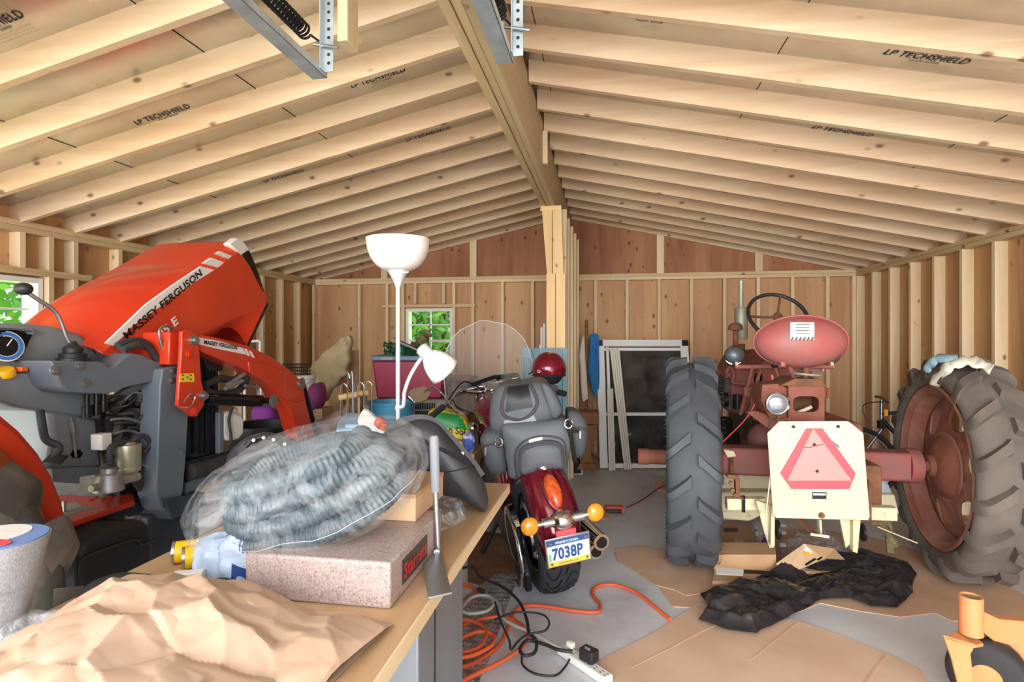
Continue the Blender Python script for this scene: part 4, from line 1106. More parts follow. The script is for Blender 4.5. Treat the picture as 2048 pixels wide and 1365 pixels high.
def planes(p, f, slope, seed=0):
    x, y = p.x*f+seed*3.1, p.y*f-seed*1.7; ix, iy = math.floor(x), math.floor(y); best = -9
    for a in (-1, 0, 1):
        for b in (-1, 0, 1):
            c = noise.cell_vector(V((ix+a+.5, iy+b+.5, seed+.5))); g = noise.cell_vector(V((ix+a+.5, iy+b+.5, seed+40.5)))
            dx, dy = x-(ix+a+c.x), y-(iy+b+c.y)
            best = max(best, (g.x-.5)*dx*.8+(g.y-.5)*dy*.8+(g.z-.5)*.16-.36*(dx*dx+dy*dy))
    return best*slope/f
def facet_grid(fn, nu, nv, jit, amp, seed):
    rd = random.Random(seed); mb = MB(); w = nu+1
    for j in range(nv+1):
        for i in range(nu+1):
            e = 0 if i in (0, nu) or j in (0, nv) else 1
            p = fn(min(1, max(0, (i+e*rd.uniform(-jit, jit))/nu)), min(1, max(0, (j+e*rd.uniform(-jit, jit))/nv)))
            p.z = max(BZ*0+p.z+e*rd.uniform(-amp, amp), p.z-.02); mb.v.append(p)
    for j in range(nv):
        for i in range(nu):
            a, b, c, d = j*w+i, j*w+i+1, (j+1)*w+i+1, (j+1)*w+i
            if rd.random() < .5: mb.f += [(a, b, c), (a, c, d)]
            else: mb.f += [(a, b, d), (b, c, d)]
    return mb
kb_ = MB(); kb_.grid(lambda u, v: kpt(u, v, True), 170, 150); kb_.grid(lambda u, v: kpt(u, v, False), 170, 150)
tag(kb_.build('paper_bag', M['kraft'], None, smooth=20), 'crumpled brown kraft paper bag lying on the near end of the workbench', 'paper bag')
# granite surface plate
gp = MB().box(-.965, -.553, 1.392, 1.845, BZ+.001, BZ+.122).build('surface_plate', M['granite'], None, bevel=.008, seg=3)
tag(gp, 'speckled pink granite surface plate block with a red-lettered badge', 'surface plate')
MB().box(-.553, -.551, 1.475, 1.69, BZ+.028, BZ+.095).build('badge', M['badge'], gp, smooth=0)
text('lettering', 'Starrett', M['starred'], gp, (-.551, 1.485, BZ+.04), (0, 1, 0), (0, 0, 1), width=.195, height=.045, bold=.03, lift=.0012)
# cardboard box under the bagged hose
cbx = thing('cardboard_box', (-.78, 1.85, BZ+.122), 'small flat cardboard carton on the granite plate under the bagged hose', 'box')
MB().box(-.98, -.598, 1.715, 2.02, BZ+.1225, BZ+.205).build('carton', M['cardin'], cbx, bevel=.003)
MB().box(-.982, -.596, 1.713, 2.022, BZ+.196, BZ+.209).build('carton_lid', M['card'], cbx, bevel=.002)
text('lettering', 'MADE IN CHINA', M['inkfaint'], cbx, (-.80, 1.715, BZ+.13), (1, 0, 0), (0, 0, 1), width=.07, height=.008, lift=.001)
# coiled corrugated hose in a clear bag
HC = at(622, 968, T=1.76); tilt = Matrix.Rotation(radians(16), 3, 'Y').inverted() @ Matrix.Rotation(radians(14), 3, 'X')
pts = []; NT_ = 3.7; K = 700
for k in range(K):
    s = k/K; a = 2*pi*NT_*s + 2.2; lay = -.10+.20*s
    ra = .295-.085*s + .012*sin(a*1.7); rb_ = .19-.03*s
    pts.append(HC + tilt @ V((ra*cos(a), rb_*sin(a), lay + .006*sin(a*2+s*5))))
# resample by arc length for the corrugations
acc = [0]
for k in range(1, K): acc.append(acc[-1]+(pts[k]-pts[k-1]).length)
Ltot = acc[-1]; stepL = .0036; P = []; R_ = []; j = 0; n_s = int(Ltot/stepL)
for k in range(n_s):
    s = k*stepL
    while acc[j+1] < s: j += 1
    f = (s-acc[j])/(acc[j+1]-acc[j]); P.append(pts[j].lerp(pts[j+1], f)); R_.append(.034 if k % 4 in (0, 1) else .0285)
tag(MB().tube(P, R_, 12).build('corrugated_hose', M['hosegrey'], None, smooth=60), 'coiled grey corrugated hose inside the clear plastic bag', 'hose')
hb_ = MB()
def bagfn(p):
    q = V((math.copysign(abs(p.x)**1, p.x), p.y, p.z)); return q
rotb = Matrix.Rotation(radians(-15), 3, 'Y') @ Matrix.Rotation(radians(12), 3, 'X')
def bagpt(th, ph):
    cp, sp_ = cos(ph), sin(ph); e = lambda v, k: math.copysign(abs(v)**k, v)
    x, y, z = .355*e(cp, .75)*e(cos(th), .8), .265*e(cp, .75)*e(sin(th), .8), .15*e(sp_, .9)
    p = V((x, y, z)); p += p.normalized()*(crumple(p, .02, 7, 2)+crumple(p, .006, 22, 4)); return HC + rotb @ p
hb_.grid(lambda u, v: bagpt(2*pi*u, -pi/2+pi*v), 90, 44)
HB = HC + rotb @ V((0, 0, 0))
bag = hb_.build('plastic_bag', M['film'], None, smooth=30)
tag(bag, 'large clear plastic bag holding the coiled grey hose on the workbench', 'plastic bag')
sm_ = [bagpt(2*pi*i/60 - 2.9, -.25+.12*sin(i*.3)) for i in range(28)]
MB().tube(sm_, .0009, 5).build('bag_seam', M['paperg'], bag)
# blue and white shopping bags
def blob(name, c, r, label, cat, m, seed, amp=.03, f=9, n=(44, 28), floor=None, rot=None, group=None, sm=28):
    mb = MB(); mb.sphere((0, 0, 0), r, n[0], n[1], rot=rot)
    mb.v = [V(c) + p + p.normalized()*(crumple(p, amp, f, seed)+crumple(p, amp*.3, f*3, seed+3)) for p in mb.v]
    if floor is not None: mb.v = [V((p.x, p.y, max(p.z, floor))) for p in mb.v]
    pj = Proj(mb); o = mb.build(name, m, None, smooth=sm); tag(o, label, cat, group); return o, pj
o, pj = blob('shopping_bag', at(455, 1128, T=1.72), (.075, .07, .075), 'crumpled pale blue plastic shopping bag beside the yellow cans', 'shopping bag', M['bluebag'], 1, floor=BZ+.002)
decaltext('print_mark', 'LL', pj, ((408,1148),(448,1158),(446,1180),(405,1166)), M['navy'], o, bold=.03)
o, pj = blob('shopping_bag', at(508, 1126, T=1.66), (.085, .06, .08), 'pale blue plastic shopping bag with navy print, against the granite plate', 'shopping bag', M['bluebag'], 8, floor=BZ+.002)
decal('navy_panel', pj, ((464,1128),(496,1140),(496,1188),(462,1180)), M['navy'], o, 6, 8)
decaltext('print_mark', 'S', pj, ((474,1150),(494,1156),(494,1184),(472,1176)), M['bluebag'], o, lift=.006, bold=.03)
for k in range(4):
    decaltext('fine_print', 'warning keep this bag away', pj, ((478,1070+7*k),(530,1072+7*k),(530,1076+7*k),(478,1074+7*k)), M['navy'], o, bold=.02)
# yellow cans on their sides
def can(px, py, label, m, ln=.13, dirv=(.75, .45, 0)):
    r = .034; c = at(px, py, Z=BZ+r+.001); d = V(dirv).normalized()
    t = thing('tin_can', c-V((0, 0, r)), label, 'can', None)
    MB().lathe([(r*.97, .006), (r*.97, ln-.006)], c, d, 28).build('can_body', m, t)
    MB().lathe([(r*.86, .03), (r*.9, .03), (r*.9, 0), (r, -.002), (r, .006), (r*.97, .007)], c, d, 28).build('can_rim', M['tin'], t)
    MB().lathe([(0, .03), (r*.88, .03)], c, d, 28).build('can_end', M['tin'], t)
    MB().lathe([(r*.97, ln-.007), (r, ln-.006), (r, ln), (0, ln)], c, d, 28).build('can_rim', M['tin'], t)
    MB().lathe([(r*.985, ln*.5), (r*.985, ln*.72)], c, d, 28).build('label_band', M['decalw'], t)
can(347, 1106, 'yellow tin can lying on its side, left one nearest the tractor', M['yellow'])
can(365, 1118, 'yellow tin can lying on its side against the pale blue bag', M['yellow'], dirv=(.62, .5, 0))
wbk = MB().obox(at(377, 1156, Z=BZ+.02), (.08, .03, .036), Matrix.Rotation(.35, 3, 'Z')).build('wood_block', M['creamp'], None, bevel=.003); tag(wbk, 'small white painted wood block behind the kraft paper bag', 'block')
bl = MB().tube(catmull([at(380,1180,Z=BZ+.02), at(415,1168,Z=BZ+.02), at(450,1165,Z=BZ+.03), at(462,1175,Z=BZ+.02), at(430,1186,Z=BZ+.015)], 8), .012, 8).build('black_strap', M['blackp'], None); tag(bl, 'black curled strap in front of the blue shopping bags', 'strap')
bl = MB().tube(catmull([at(165,1205,Z=BZ+.04), at(190,1178,Z=BZ+.06), at(240,1162,Z=BZ+.06), at(285,1163,Z=BZ+.03), at(300,1168,Z=BZ+.02)], 8), .02, 10).build('black_hose', M['rubber'], None); tag(bl, 'short black rubber hose behind the kraft paper bag', 'hose')
# grey woven sack and clear bag at the left
c = at(-14, 1082, T=1.30); sk_ = thing('woven_sack', (c.x, c.y, BZ), 'grey woven sack with a blue printed top, at the left edge of the bench', 'sack')
mb = MB(); rings = []
for k in range(15):
    s = k/14; z = BZ+.003+(c.z-BZ)*s; r = .052+.052*s**.8
    rings.append([V((c.x-.01*(1-s)+r*1.0*cos(2*pi*i/40)+.004*noise.noise(V((i*.4, s*4, 0))), c.y+r*cos(0)*sin(2*pi*i/40), z)) for i in range(40)])
mb.loft(rings).build('sack_body', M['sackg'], sk_)
MB().cyl(c+V((0, 0, .002)), c+V((0, 0, .006)), .1, n=40).build('printed_top', mat('label_blue', '6f8cc0', .6), sk_, smooth=30)
MB().cyl(c+V((-.025, .02, .006)), c+V((-.025, .02, .0075)), .07, n=28).build('white_patch', M['decalw'], sk_)
MB().prism([c+V((.035+.045*cos(t), -.03+.022*sin(t), .0075)) for t in [2*pi*i/20 for i in range(20)]], (0, 0, .001)).build('red_emblem', M['smvred'], sk_)
MB().tube([V((c.x+.083, c.y-.02, c.z-.1+.0*i)) + V((-.003*i, -.02*i, 0)) for i in range(5)], .002, 6).build('sack_crease', M['sackg'], sk_)
blob('clear_bag', at(72, 1283, T=1.30), (.085, .07, .045), 'small clear plastic bag between the grey sack and the paper bag', 'plastic bag', M['film2'], 6, amp=.02, floor=BZ+.002)
# --- motorcycle seats
def band(path, w, th, name, m, par):
    mb = MB()
    return mb.tube(path, th, 8).build(name, m, par)
ax_ = [(458,938),(456,915),(470,893),(500,873),(530,866),(570,875),(610,893),(660,925),(690,990),(680,1020),(600,1010),(520,985),(475,962)]
OL = catmull([at(a, b, T=2.22) for a, b in ax_], 5, True)
s1 = thing('removed_saddle', (OL[0].x, OL[0].y, BZ), 'black leather motorcycle seat lying behind the bagged hose, nearest the tractor', 'motorcycle seat')
mb = MB(); cA = sum(OL, V((0, 0, 0)))/len(OL); up = V((.0, .45, .9)).normalized()
rings = [[V((p.x, p.y, BZ+.005)).lerp(p, .0)+V((.05, .08, 0)) for p in OL], [p+up*-.03 for p in OL], OL]
for s_, u_ in ((.93, .012), (.8, .0), (.5, -.02)): rings.append([cA+(p-cA)*s_+up*u_+V((0, .03, 0))*(1-s_) for p in OL])
MB().loft(rings).build('seat_cushion', M['leather'], s1, smooth=50)
MB().tube([p+V((0, -.002, -.005)) for p in OL], .004, 6, closed=True).build('seam', M['leathd'], s1)
pth = catmull([at(a, b, T=2.17) for a, b in ((492,893),(505,880),(528,873),(552,880),(572,892),(600,905))], 5)
MB().tube(pth, .011, 8).build('trim_strip', M['leathd'], s1)
for a in ((507,881),(527,876),(547,880),(569,889)):
    p = at(*a, T=2.155); MB().cyl(p, p-ray(*a).normalized()*.006, .006, n=12).build('snap', M['tin'], s1)
p = at(570, 897, T=2.16); MB().lathe([(0, .02), (.012, .02), (.022, 0)], p-V((0, 0, .01)), (0, -.4, 1), 16).build('mount_bushing', M['blackm'], s1)

px_ = [(770,868),(800,848),(835,836),(868,842),(890,862),(918,895),(948,930),(968,965),(976,1000),(971,1022),(955,1020),(925,1002),(890,992),(860,988),(830,975),(790,940)]
TB = 2.28
OL = catmull([at(a, b, T=TB) for a, b in px_], 5, True)
s2 = thing('removed_saddle', (-.7, 2.25, BZ), 'black leather motorcycle seat with laced edge, standing at the far end of the bench', 'motorcycle seat')
vw = -ray(870, 930).normalized()
pm = pillow(OL, vw*-.14, vw*.09, 9); pj = Proj(pm)
pm.build('seat_cushion', M['leather'], s2, smooth=55)
fl_ = catmull([at(a, b, T=TB-.02) for a, b in ((775,866),(803,850),(835,843),(862,848),(885,868),(912,897),(940,930),(958,955))], 6)
mb = MB()
for i in range(len(fl_)-1):
    d = (fl_[i+1]-fl_[i]).normalized(); mb.bar(fl_[i], fl_[i+1]+d*.003, .018, .052, up=d.cross(vw))
mb.build('trim_strip', M['leathd'], s2, smooth=50)
for a in ((843,856),(875,867),(899,886),(924,908)):
    p = at(*a, T=TB-.032); MB().cyl(p, p+vw*.006, .007, n=12).build('snap', M['tin'], s2)
bp = [pj(*q, .004) for q in [(818+ (937-818)*i/40, 872+58*(i/40)**1.25) for i in range(41)]]
bp = [p for p in bp if p is not None]
mb = MB()
for w_ in (0, 1):
    mb.tube([p + V((.0, 0, .006))*sin(i*1.9+w_*pi) for i, p in enumerate(bp)], .0045, 6)
mb.build('lacing', M['leathd'], s2)
sq = [pj(*q, .002) for q in [(838+(948-838)*i/20, 948-14*(i/20)**2) for i in range(21)]]; sq = [p for p in sq if p is not None]
if len(sq) > 3: MB().tube(sq, .003, 6).build('seam', M['leathd'], s2)
# clear film under that seat
def crsheet(name, quad, z, amp, f, m, label, cat, seed, nu=50, nv=40, th=0, sm=25, edge=.0):
    (a, b, c, d) = [at(*q, Z=z) for q in quad]; mb = MB()
    def fn(u, v):
        p = (a*(1-u)+b*u)*(1-v)+(d*(1-u)+c*u)*v
        e = min(1, 6*min(u, 1-u, v, 1-v)+edge)
        p = p + V((noise.noise(p*6+V((seed, 0, 0)))*.03, noise.noise(p*6+V((0, seed, 3)))*.03, 0))
        p.z = z + max(.002, (amp*.8+crumple(p, amp, f, seed)+crumple(p, amp*.3, f*3, seed))*e); return p
    mb.grid(fn, nu, nv); pj = Proj(mb)
    o = mb.build(name, m, None, smooth=sm, solid=th); tag(o, label, cat); return o, pj
crsheet('plastic_film', ((835,985),(925,1000),(935,1040),(838,1085)), BZ+.001, .022, 12, M['film2'], 'crumpled clear plastic film on the bench beneath the laced black seat', 'plastic film', 5)
# scraper
sc_ = thing('floor_scraper', (-.5, 1.6, BZ), 'steel scraper with a grey handle leaning beside the granite plate', 'scraper')
b0, b1, b2, b3 = at(857,1200,Z=BZ+.004), at(904,1189,Z=BZ+.004), at(880,1110,Z=BZ+.006), at(846,1142,Z=BZ+.006)
MB().prism([b0, b1, b2+V((0, 0, .012)), b3+V((0, 0, .012))], (0, 0, .006)).build('blade', M['steel'], sc_, bevel=.001)
q0 = at(876,1108,T=1.83); q1 = at(871,985,T=1.83); q2 = at(868,872,T=1.84)
MB().tube([b3.lerp(b2, .8)+V((-.0, .0, .016)), q0+V((0, 0, .01)), q1], .0095, 12).build('shank', M['steel'], sc_)
MB().lathe([(.0, 0), (.013, 0), (.0155, .006), (.0155, (q2-q1).length-.008), (.012, (q2-q1).length), (0, (q2-q1).length)], q1, q2-q1, 16).build('handle', mat('grey_grip', '8b8d90', .55), sc_)
# --- torchiere floor lamp
LP = at(796, 700, T=2.95); lx, ly = LP.x, LP.y
lam = thing('floor_lamp', (lx, ly, 0), 'white torchiere floor lamp with a bowl shade and a side reading arm, behind the bench', 'floor lamp')
k_ = 2.95/F; zt = lambda py: H+(HY-py)*k_
MB().lathe([(0, .03), (.03, .03), (.12, .018), (.125, 0), (0, 0)], (lx, ly, 0), (0, 0, 1), 36).build('base', M['lampg'], lam)
MB().cyl((lx, ly, .02), (lx, ly, zt(575)), .0115, n=18).build('pole', M['lampg'], lam)
MB().lathe([(.0115, zt(820)), (.016, zt(820)), (.016, zt(812)), (.0115, zt(812))], (lx, ly, 0), (0, 0, 1), 18).build('pole_joint', M['lampg'], lam)
MB().lathe([(.013, zt(576)), (.017, zt(570)), (.028, zt(560)), (.05, zt(545)), (.062, zt(538)), (0, zt(538))], (lx, ly, 0), (0, 0, 1), 32).build('socket_cup', M['lampg'], lam)
R0 = 61.5*k_
prof = [(.045, zt(541))]
for i in range(1, 15):
    t = i/14; prof.append((.045+(R0-.045)*sin(t*pi/2), zt(541)+(zt(480)-zt(541))*(1-cos(t*pi/2))))
prof += [(R0+.003, zt(479)), (R0-.002, zt(479))]
MB().lathe(prof, (lx, ly, 0), (0, 0, 1), 56).build('bowl_shade', M['lampw'], lam, smooth=60, solid=.004)
MB().cyl((lx+.02, ly-.03, zt(549)), (lx+.075, ly-.05, zt(547)), .0035, n=8).build('switch', M['creamp'], lam)
ar = catmull([at(a, b, T=2.92) for a, b in ((798,815),(806,813),(808,800),(809,785),(818,758),(832,732),(846,712),(850,705))], 6)
MB().tube(ar, .010, 12).build('reading_arm', M['lampg'], lam)
dd_ = (at(886, 740, T=2.95)-at(846, 700, T=2.9)).normalized(); so_ = at(843, 697, T=2.9)
MB().lathe([(0, -.012), (.02, -.01), (.034, .0), (.036, .02), (.036, .058), (0, .058)], so_, dd_, 26).build('reading_socket', M['lampg'], lam)
MB().lathe([(.036, .05), (.044, .062), (.06, .085), (.072, .115), (.08, .15), (.084, .175)], so_, dd_, 40).build('reading_shade', M['lampw'], lam, smooth=60, solid=.004)
# ================================================================= MOTORCYCLE
M['burg'] = mat('burgundy_paint', '7e1528', .22, .25, col2='6d1024', vs=3, coat=.8)
M['vinyl'] = mat('grey_black_vinyl', '666b6f', .5, col2='585c60', vs=3, bump=.15, bs=90, bd=.002)
M['vinyld'] = mat('dark_vinyl', '515558', .55, bump=.15, bs=90, bd=.002)
M['piping'] = mat('grey_piping', '4b4448', .6)
M['amberl'] = mat('amber_lens_clear', 'ef8a12', .18, col2='f5a63a', vs=60, coat=.6)
M['redl'] = mat('red_lens', 'c93a1e', .15, col2='e2702a', vs=40, coat=.6)
M['tirem'] = mat('motorcycle_tire', '353a40', .7, col2='2b2f34', vs=8, bump=.4, bs=18, bd=.01)
M['whitep'] = mat('plate_white', 'eef2f4', .35)
M['plblue'] = mat('plate_blue', '2f5794', .4)
M['plyel'] = mat('plate_yellow', 'f2cf45', .4)
M['shield'] = NT('windshield_acrylic').set(Roughness=.05, IOR=1.15, Alpha=.07).m
M['shield'].node_tree.nodes['Principled BSDF'].inputs['Base Color'].default_value = S('dfe4e6')
M['mirr'] = mat('mirror_glass', 'f4ead8', .06, 1)
M['shieldedge'] = mat('acrylic_edge', 'dfe3e2', .2, alpha=.6)

MO = V((-.335, 3.43, 0)); MYAW = radians(22); MLEAN = radians(-8)
MMX = Matrix.Translation(MO) @ Matrix.Rotation(MYAW, 4, 'Z') @ Matrix.Rotation(MLEAN, 4, 'Y') @ Matrix.Scale(1.09, 4)
bk = thing('motorcycle', MO, 'burgundy cruiser motorcycle seen from behind, parked between the bench and the red tractor', 'motorcycle')
def mp(name, mb, m, parent=None, **kw): return mb.xf(MMX).build(name, m, parent or bk, **kw)
WR = .335
def mwheel(y, wd, rim=.21):
    c = V((0, y, WR)); h = wd/2
    prof = [(rim, -h*.85), (rim+.03, -h), (WR-.05, -h), (WR-.022, -h*.85), (WR-.006, -h*.5), (WR, 0), (WR-.006, h*.5), (WR-.022, h*.85), (WR-.05, h), (rim+.03, h), (rim, h*.85)]
    t = mp('tire', MB().lathe(prof, c, (1, 0, 0), 64), M['tirem'], smooth=60)
    gr = MB()
    for k in range(26):
        a = 2*pi*k/26
        for sx in (-1, 1):
            P = []
            for i in range(7):
                u = i/6; x = sx*h*(.08+.72*u); r = WR-.0015-.016*(u**2)*1.0; aa = a+.25*sin(u*pi*.9)*sx+.05*sx
                P.append(c+V((x, -cos(aa)*r, sin(aa)*r)))
            gr.tube(P, .004, 5)
    g_ = mp('tread_groove', gr, M['black'], t); g_['kind'] = 'stuff'
    r_ = mp('rim', MB().lathe([(rim+.012, -h*.86), (rim-.01, -h*.8), (rim-.03, -h*.4), (rim-.03, h*.4), (rim-.01, h*.8), (rim+.012, h*.86)], c, (1, 0, 0), 48), M['chrome'], smooth=40, solid=.004)
    sp_ = MB()
    for k in range(5):
        a = 2*pi*k/5; sp_.bar(c+V((0, cos(a)*.05, sin(a)*.05)), c+V((0, cos(a)*(rim-.02), sin(a)*(rim-.02))), .05, .035)
    mp('spokes', sp_.cyl(c+V((-.06, 0, 0)), c+V((.06, 0, 0)), .06, n=20), M['alu'], r_, bevel=.004)
    return t
mwheel(0, .215); mwheel(1.62, .14)
# rear fender
fr = MB(); rings = []
for k in range(27):
    a = radians(-8+150*k/26); R = .405+.015*sin(max(0, a)); w = .125 - .035*max(0, min(1, (-a+radians(26))/radians(34)))
    ring = []
    for i in range(15):
        t = -1+2*i/14; x = w*math.copysign(abs(t)**.8, t); r = R - .085*abs(t)**2.6
        ring.append(V((x, -cos(a)*r, WR+sin(a)*r)))
    rings.append(ring)
mp('rear_fender', fr.loft(rings, closed=False), M['burg'], smooth=60, solid=.005)
def fpt(adeg, x, lift=.0):
    a = radians(adeg); R = .405+.015*sin(max(0, a))+lift; return V((x, -cos(a)*(R-.085*abs(x/.125)**2.6), WR+sin(a)*(R-.085*abs(x/.125)**2.6)))
bz = MB()
def tear(k, n, s): 
    t = 2*pi*k/n; return (47+ 15*s*sin(t) + (9*s if sin(t) > 0 else 0)*sin(t), .043*s*cos(t))
bz.loft([[fpt(tear(k, 32, 1.25)[0], tear(k, 32, 1.25)[1], -.004) for k in range(32)], [fpt(tear(k, 32, 1.2)[0], tear(k, 32, 1.2)[1], .02) for k in range(32)], [fpt(tear(k, 32, 1.0)[0], tear(k, 32, 1.0)[1], .022) for k in range(32)]], caps=False)
tl = mp('tail_light', bz, M['burg'], smooth=50)
ln_ = MB(); ln_.loft([[fpt(43+13*s*sin(2*pi*k/32), .042*s*cos(2*pi*k/32), .012+.035*(1-s*s)**.5) for k in range(32)] for s in (1, .9, .7, .4, .05)])
mp('tail_lens', ln_, M['redl'], tl, smooth=60)
ch = MB(); ch.loft([[fpt(68+8*s*sin(2*pi*k/24), .036*s*cos(2*pi*k/24), .014+.02*(1-s*s)**.5) for k in range(24)] for s in (1, .8, .5, .05)])
mp('chrome_cap', ch, M['chrome'], tl, smooth=60)
# turn signals on a chrome bar
yb_, zb_ = -.425, .515
sb = MB().cyl((-.14, yb_, zb_), (.14, yb_, zb_), .014, n=14).sphere((0, yb_+.01, zb_-.005), (.062, .055, .05), 20, 12)
sgb = mp('signal_bar', sb.cyl((-.1, yb_, zb_), (-.045, yb_, zb_), .024, n=14).cyl((.045, yb_, zb_), (.1, yb_, zb_), .024, n=14), M['chrome'])
for sx in (-1, 1):
    c = V((sx*.165, yb_, zb_)); q = mp('signal_housing', MB().lathe([(0, .05), (.025, .045), (.04, .02), (.044, 0)], c, (0, 1, 0), 26), M['chrome'])
    mp('signal_lens', MB().sphere(c, (.044, .026, .044), 26, 14), M['amberl'], q)
mp('reflector', MB().box(-.05, .05, -.452, -.43, .435, .472), M['smvred'], bevel=.004)
# licence plate
PM = Matrix.Translation((0.0, -.45, .375)) @ Matrix.Rotation(radians(8), 4, 'X')
def plq(x0, x1, z0, z1, d0, d1): return MB().box(x0, x1, d0, d1, z0, z1).xf(PM)
lp_ = mp('license_plate', plq(-.112, .112, -.074, .074, 0, .006), M['chrome'], bevel=.008)
mp('plate_face', plq(-.104, .104, -.066, .066, -.003, 0), M['whitep'], lp_, bevel=.0)
mp('plate_band', plq(-.104, .104, .038, .066, -.004, 0), M['plblue'], lp_)
mp('plate_band', plq(-.104, .104, -.066, -.042, -.004, 0), M['plyel'], lp_)
Q = MMX @ PM
def pltext(body, x, z, w, h, m, bold=.02):
    o = Q @ V((x, -.0045, z)); R3_ = Q.to_3x3()
    text('lettering', body, m, lp_, o, R3_ @ V((1, 0, 0)), R3_ @ V((0, 0, 1)), width=w, height=h, bold=bold, lift=.001)
pltext('7038P', -.083, -.036, .168, .068, M['plblue'], .035)
pltext('PENNSYLVANIA', -.062, .045, .124, .014, M['whitep'])
pltext('LiveFreeRideAlive.com', -.055, -.059, .11, .011, M['plblue'], .01)
mp('plate_sticker', plq(-.102, -.087, -.04, .0, -.0042, 0), mat('sticker_green', '8fc3a0', .5), lp_)
for x, z in ((-.088, .052), (.088, .052), (-.088, -.052), (.088, -.052)):
    mp('plate_screw', MB().cyl((x, -.008, z), (x, 0, z), .007, n=12).xf(PM), M['steel'], lp_)
# drive side (left), exhaust (right), engine, tank
bc = MB().prism([(-.15, -.20, .10), (-.15, -.23, .20), (-.15, -.15, .33), (-.15, .0, .40), (-.15, .5, .46), (-.15, .62, .38), (-.15, .55, .25), (-.15, 0.1, .18), (-.15, -.05, .08)], (-.035, 0, 0))
mp('belt_guard', bc, M['blackm'], bevel=.01)
pul = MB().lathe([(.06, 0), (.13, 0), (.145, .012), (.16, .012), (.16, -.02), (.06, -.02)], (-.175, 0, WR), (-1, 0, 0), 40)
mp('belt_pulley', pul, M['chrome'])
mp('drive_belt', MB().tube([(-.17, -.168+.0*i, WR+.1*sin(i)) for i in (-1.2, -.6, 0, .6, 1.2)] , .012, 8), M['black'])
mp('belt_guard_trim', MB().tube(catmull([(-.19, .05, .05), (-.19, -.12, .10), (-.19, -.22, .25), (-.19, -.17, .4), (-.19, .0, .47)], 6), .012, 10), M['chrome'])
mp('swing_arm', MB().bar((-.13, -.03, WR), (-.13, .6, .36), .03, .06).bar((.13, -.03, WR), (.13, .6, .36), .03, .06), M['blackm'], bevel=.006)
for z0, y0, y1 in ((.30, -.17, 1.0), (.21, -.06, .95)):
    e = MB().cyl((.2, y1, z0+.06), (.225, y0+.12, z0), .034, .043, 22).cyl((.225, y0+.12, z0), (.235, y0-.08, z0-.012), .043, .043, 22)
    x_ = mp('exhaust_pipe', e, M['chrome'])
    mp('exhaust_tip', MB().cyl((.235, y0-.082, z0-.012), (.235, y0-.07, z0-.012), .030, n=20), M['black'], x_)
mp('engine_block', MB().box(-.16, .16, .55, 1.15, .16, .52), M['engine'], bevel=.04, seg=3)
cyl_ = MB()
for y, d in ((.72, -.35), (.95, .35)):
    for k in range(8): cyl_.obox((0, y+d*.03*k, .46+.028*k), (.2, .16, .014), Matrix.Rotation(-d, 3, 'X'))
mp('cylinder_fins', cyl_, M['alu'])
tk_ = MB(); rings = []
for y, w, z, h in ((.52, .05, .80, .05), (.60, .12, .82, .09), (.75, .155, .86, .12), (.95, .17, .88, .13), (1.08, .14, .88, .12), (1.15, .06, .88, .06)):
    rings.append([V((w*cos(t), y, z+h*sin(t))) for t in [2*pi*i/24 for i in range(24)]])
mp('fuel_tank', tk_.loft(rings), M['burg'], smooth=60)
mp('side_cover', MB().prism([(-.155, .25, .45), (-.155, .55, .45), (-.155, .6, .68), (-.155, .3, .7)], (.31, 0, 0)), M['burg'], bevel=.04, seg=3)
mp('seat', MB().box(-.14, .14, .05, .62, .74, .82), M['leather'], bevel=.03, seg=3)
mp('foot_board', MB().box(-.36, -.18, .75, 1.05, .22, .25), M['blackm'], bevel=.008)
mp('kick_stand', MB().tube([(-.16, .62, .2), (-.30, .55, .045)], .014, 8), M['blackm'])
mp('front_fork', MB().cyl((-.1, 1.62, WR), (-.1, 1.18, 1.0), .027, n=14).cyl((.1, 1.62, WR), (.1, 1.18, 1.0), .027, n=14), M['chrome'])
ff_ = MB(); rings = []
for k in range(15):
    a = radians(20+140*k/14); R = .375
    rings.append([V((.09*t, 1.62-cos(a)*(R-.05*abs(t)**2.5), WR+sin(a)*(R-.05*abs(t)**2.5))) for t in [-1+2*i/8 for i in range(9)]])
mp('front_fender', ff_.loft(rings, closed=False), M['burg'], smooth=60, solid=.004)
# handlebar, lamps, mirror, shield
hbp = catmull([(-.46, .86, .93), (-.36, .96, .97), (-.24, 1.1, 1.03), (-.1, 1.14, 1.0), (.1, 1.14, 1.0), (.24, 1.1, 1.03), (.36, .96, .97), (.46, .86, .93)], 6)
mp('handlebar', MB().tube(hbp, .014, 12), M['chrome'])
for sx in (-1, 1):
    a_g, b_g = V((sx*.46, .86, .93)), V((sx*.38, .94, .962))
    mp('hand_grip', MB().cyl(a_g+(a_g-b_g)*.25, b_g, .021, n=16), M['rubber'])
    mp('lever', MB().tube([b_g+V((0, .05, .0)), a_g+V((sx*.02, .075, -.02))], .007, 8), M['chrome'])
    mp('mirror_stalk', MB().tube(catmull([(sx*.34, .98, .98), (sx*.38, 1.0, 1.06), (sx*.44, .99, 1.11), (sx*.48, .98, 1.09)], 5), .007, 8), M['chrome'])
    mm = MB(); c = V((sx*.52, .97, 1.07)); nn = V((.42, -1, .5)).normalized(); e1 = V((0, 0, 1)).cross(nn).normalized(); e2 = nn.cross(e1)
    poly = [(-.095, .005), (-.08, .04), (-.03, .058), (.05, .055), (.09, .03), (.08, -.01), (.03, -.05), (-.03, -.062), (-.07, -.045)]
    if sx > 0: continue
    sh = mp('mirror_shell', mm.prism([c+e1*a+e2*b-nn*.004 for a, b in poly], -nn*.025), M['chrome'], bevel=.008)
    mp('mirror_glass', MB().prism([c+e1*a*.93+e2*b*.92 for a, b in poly], -nn*.003), M['mirr'], sh)
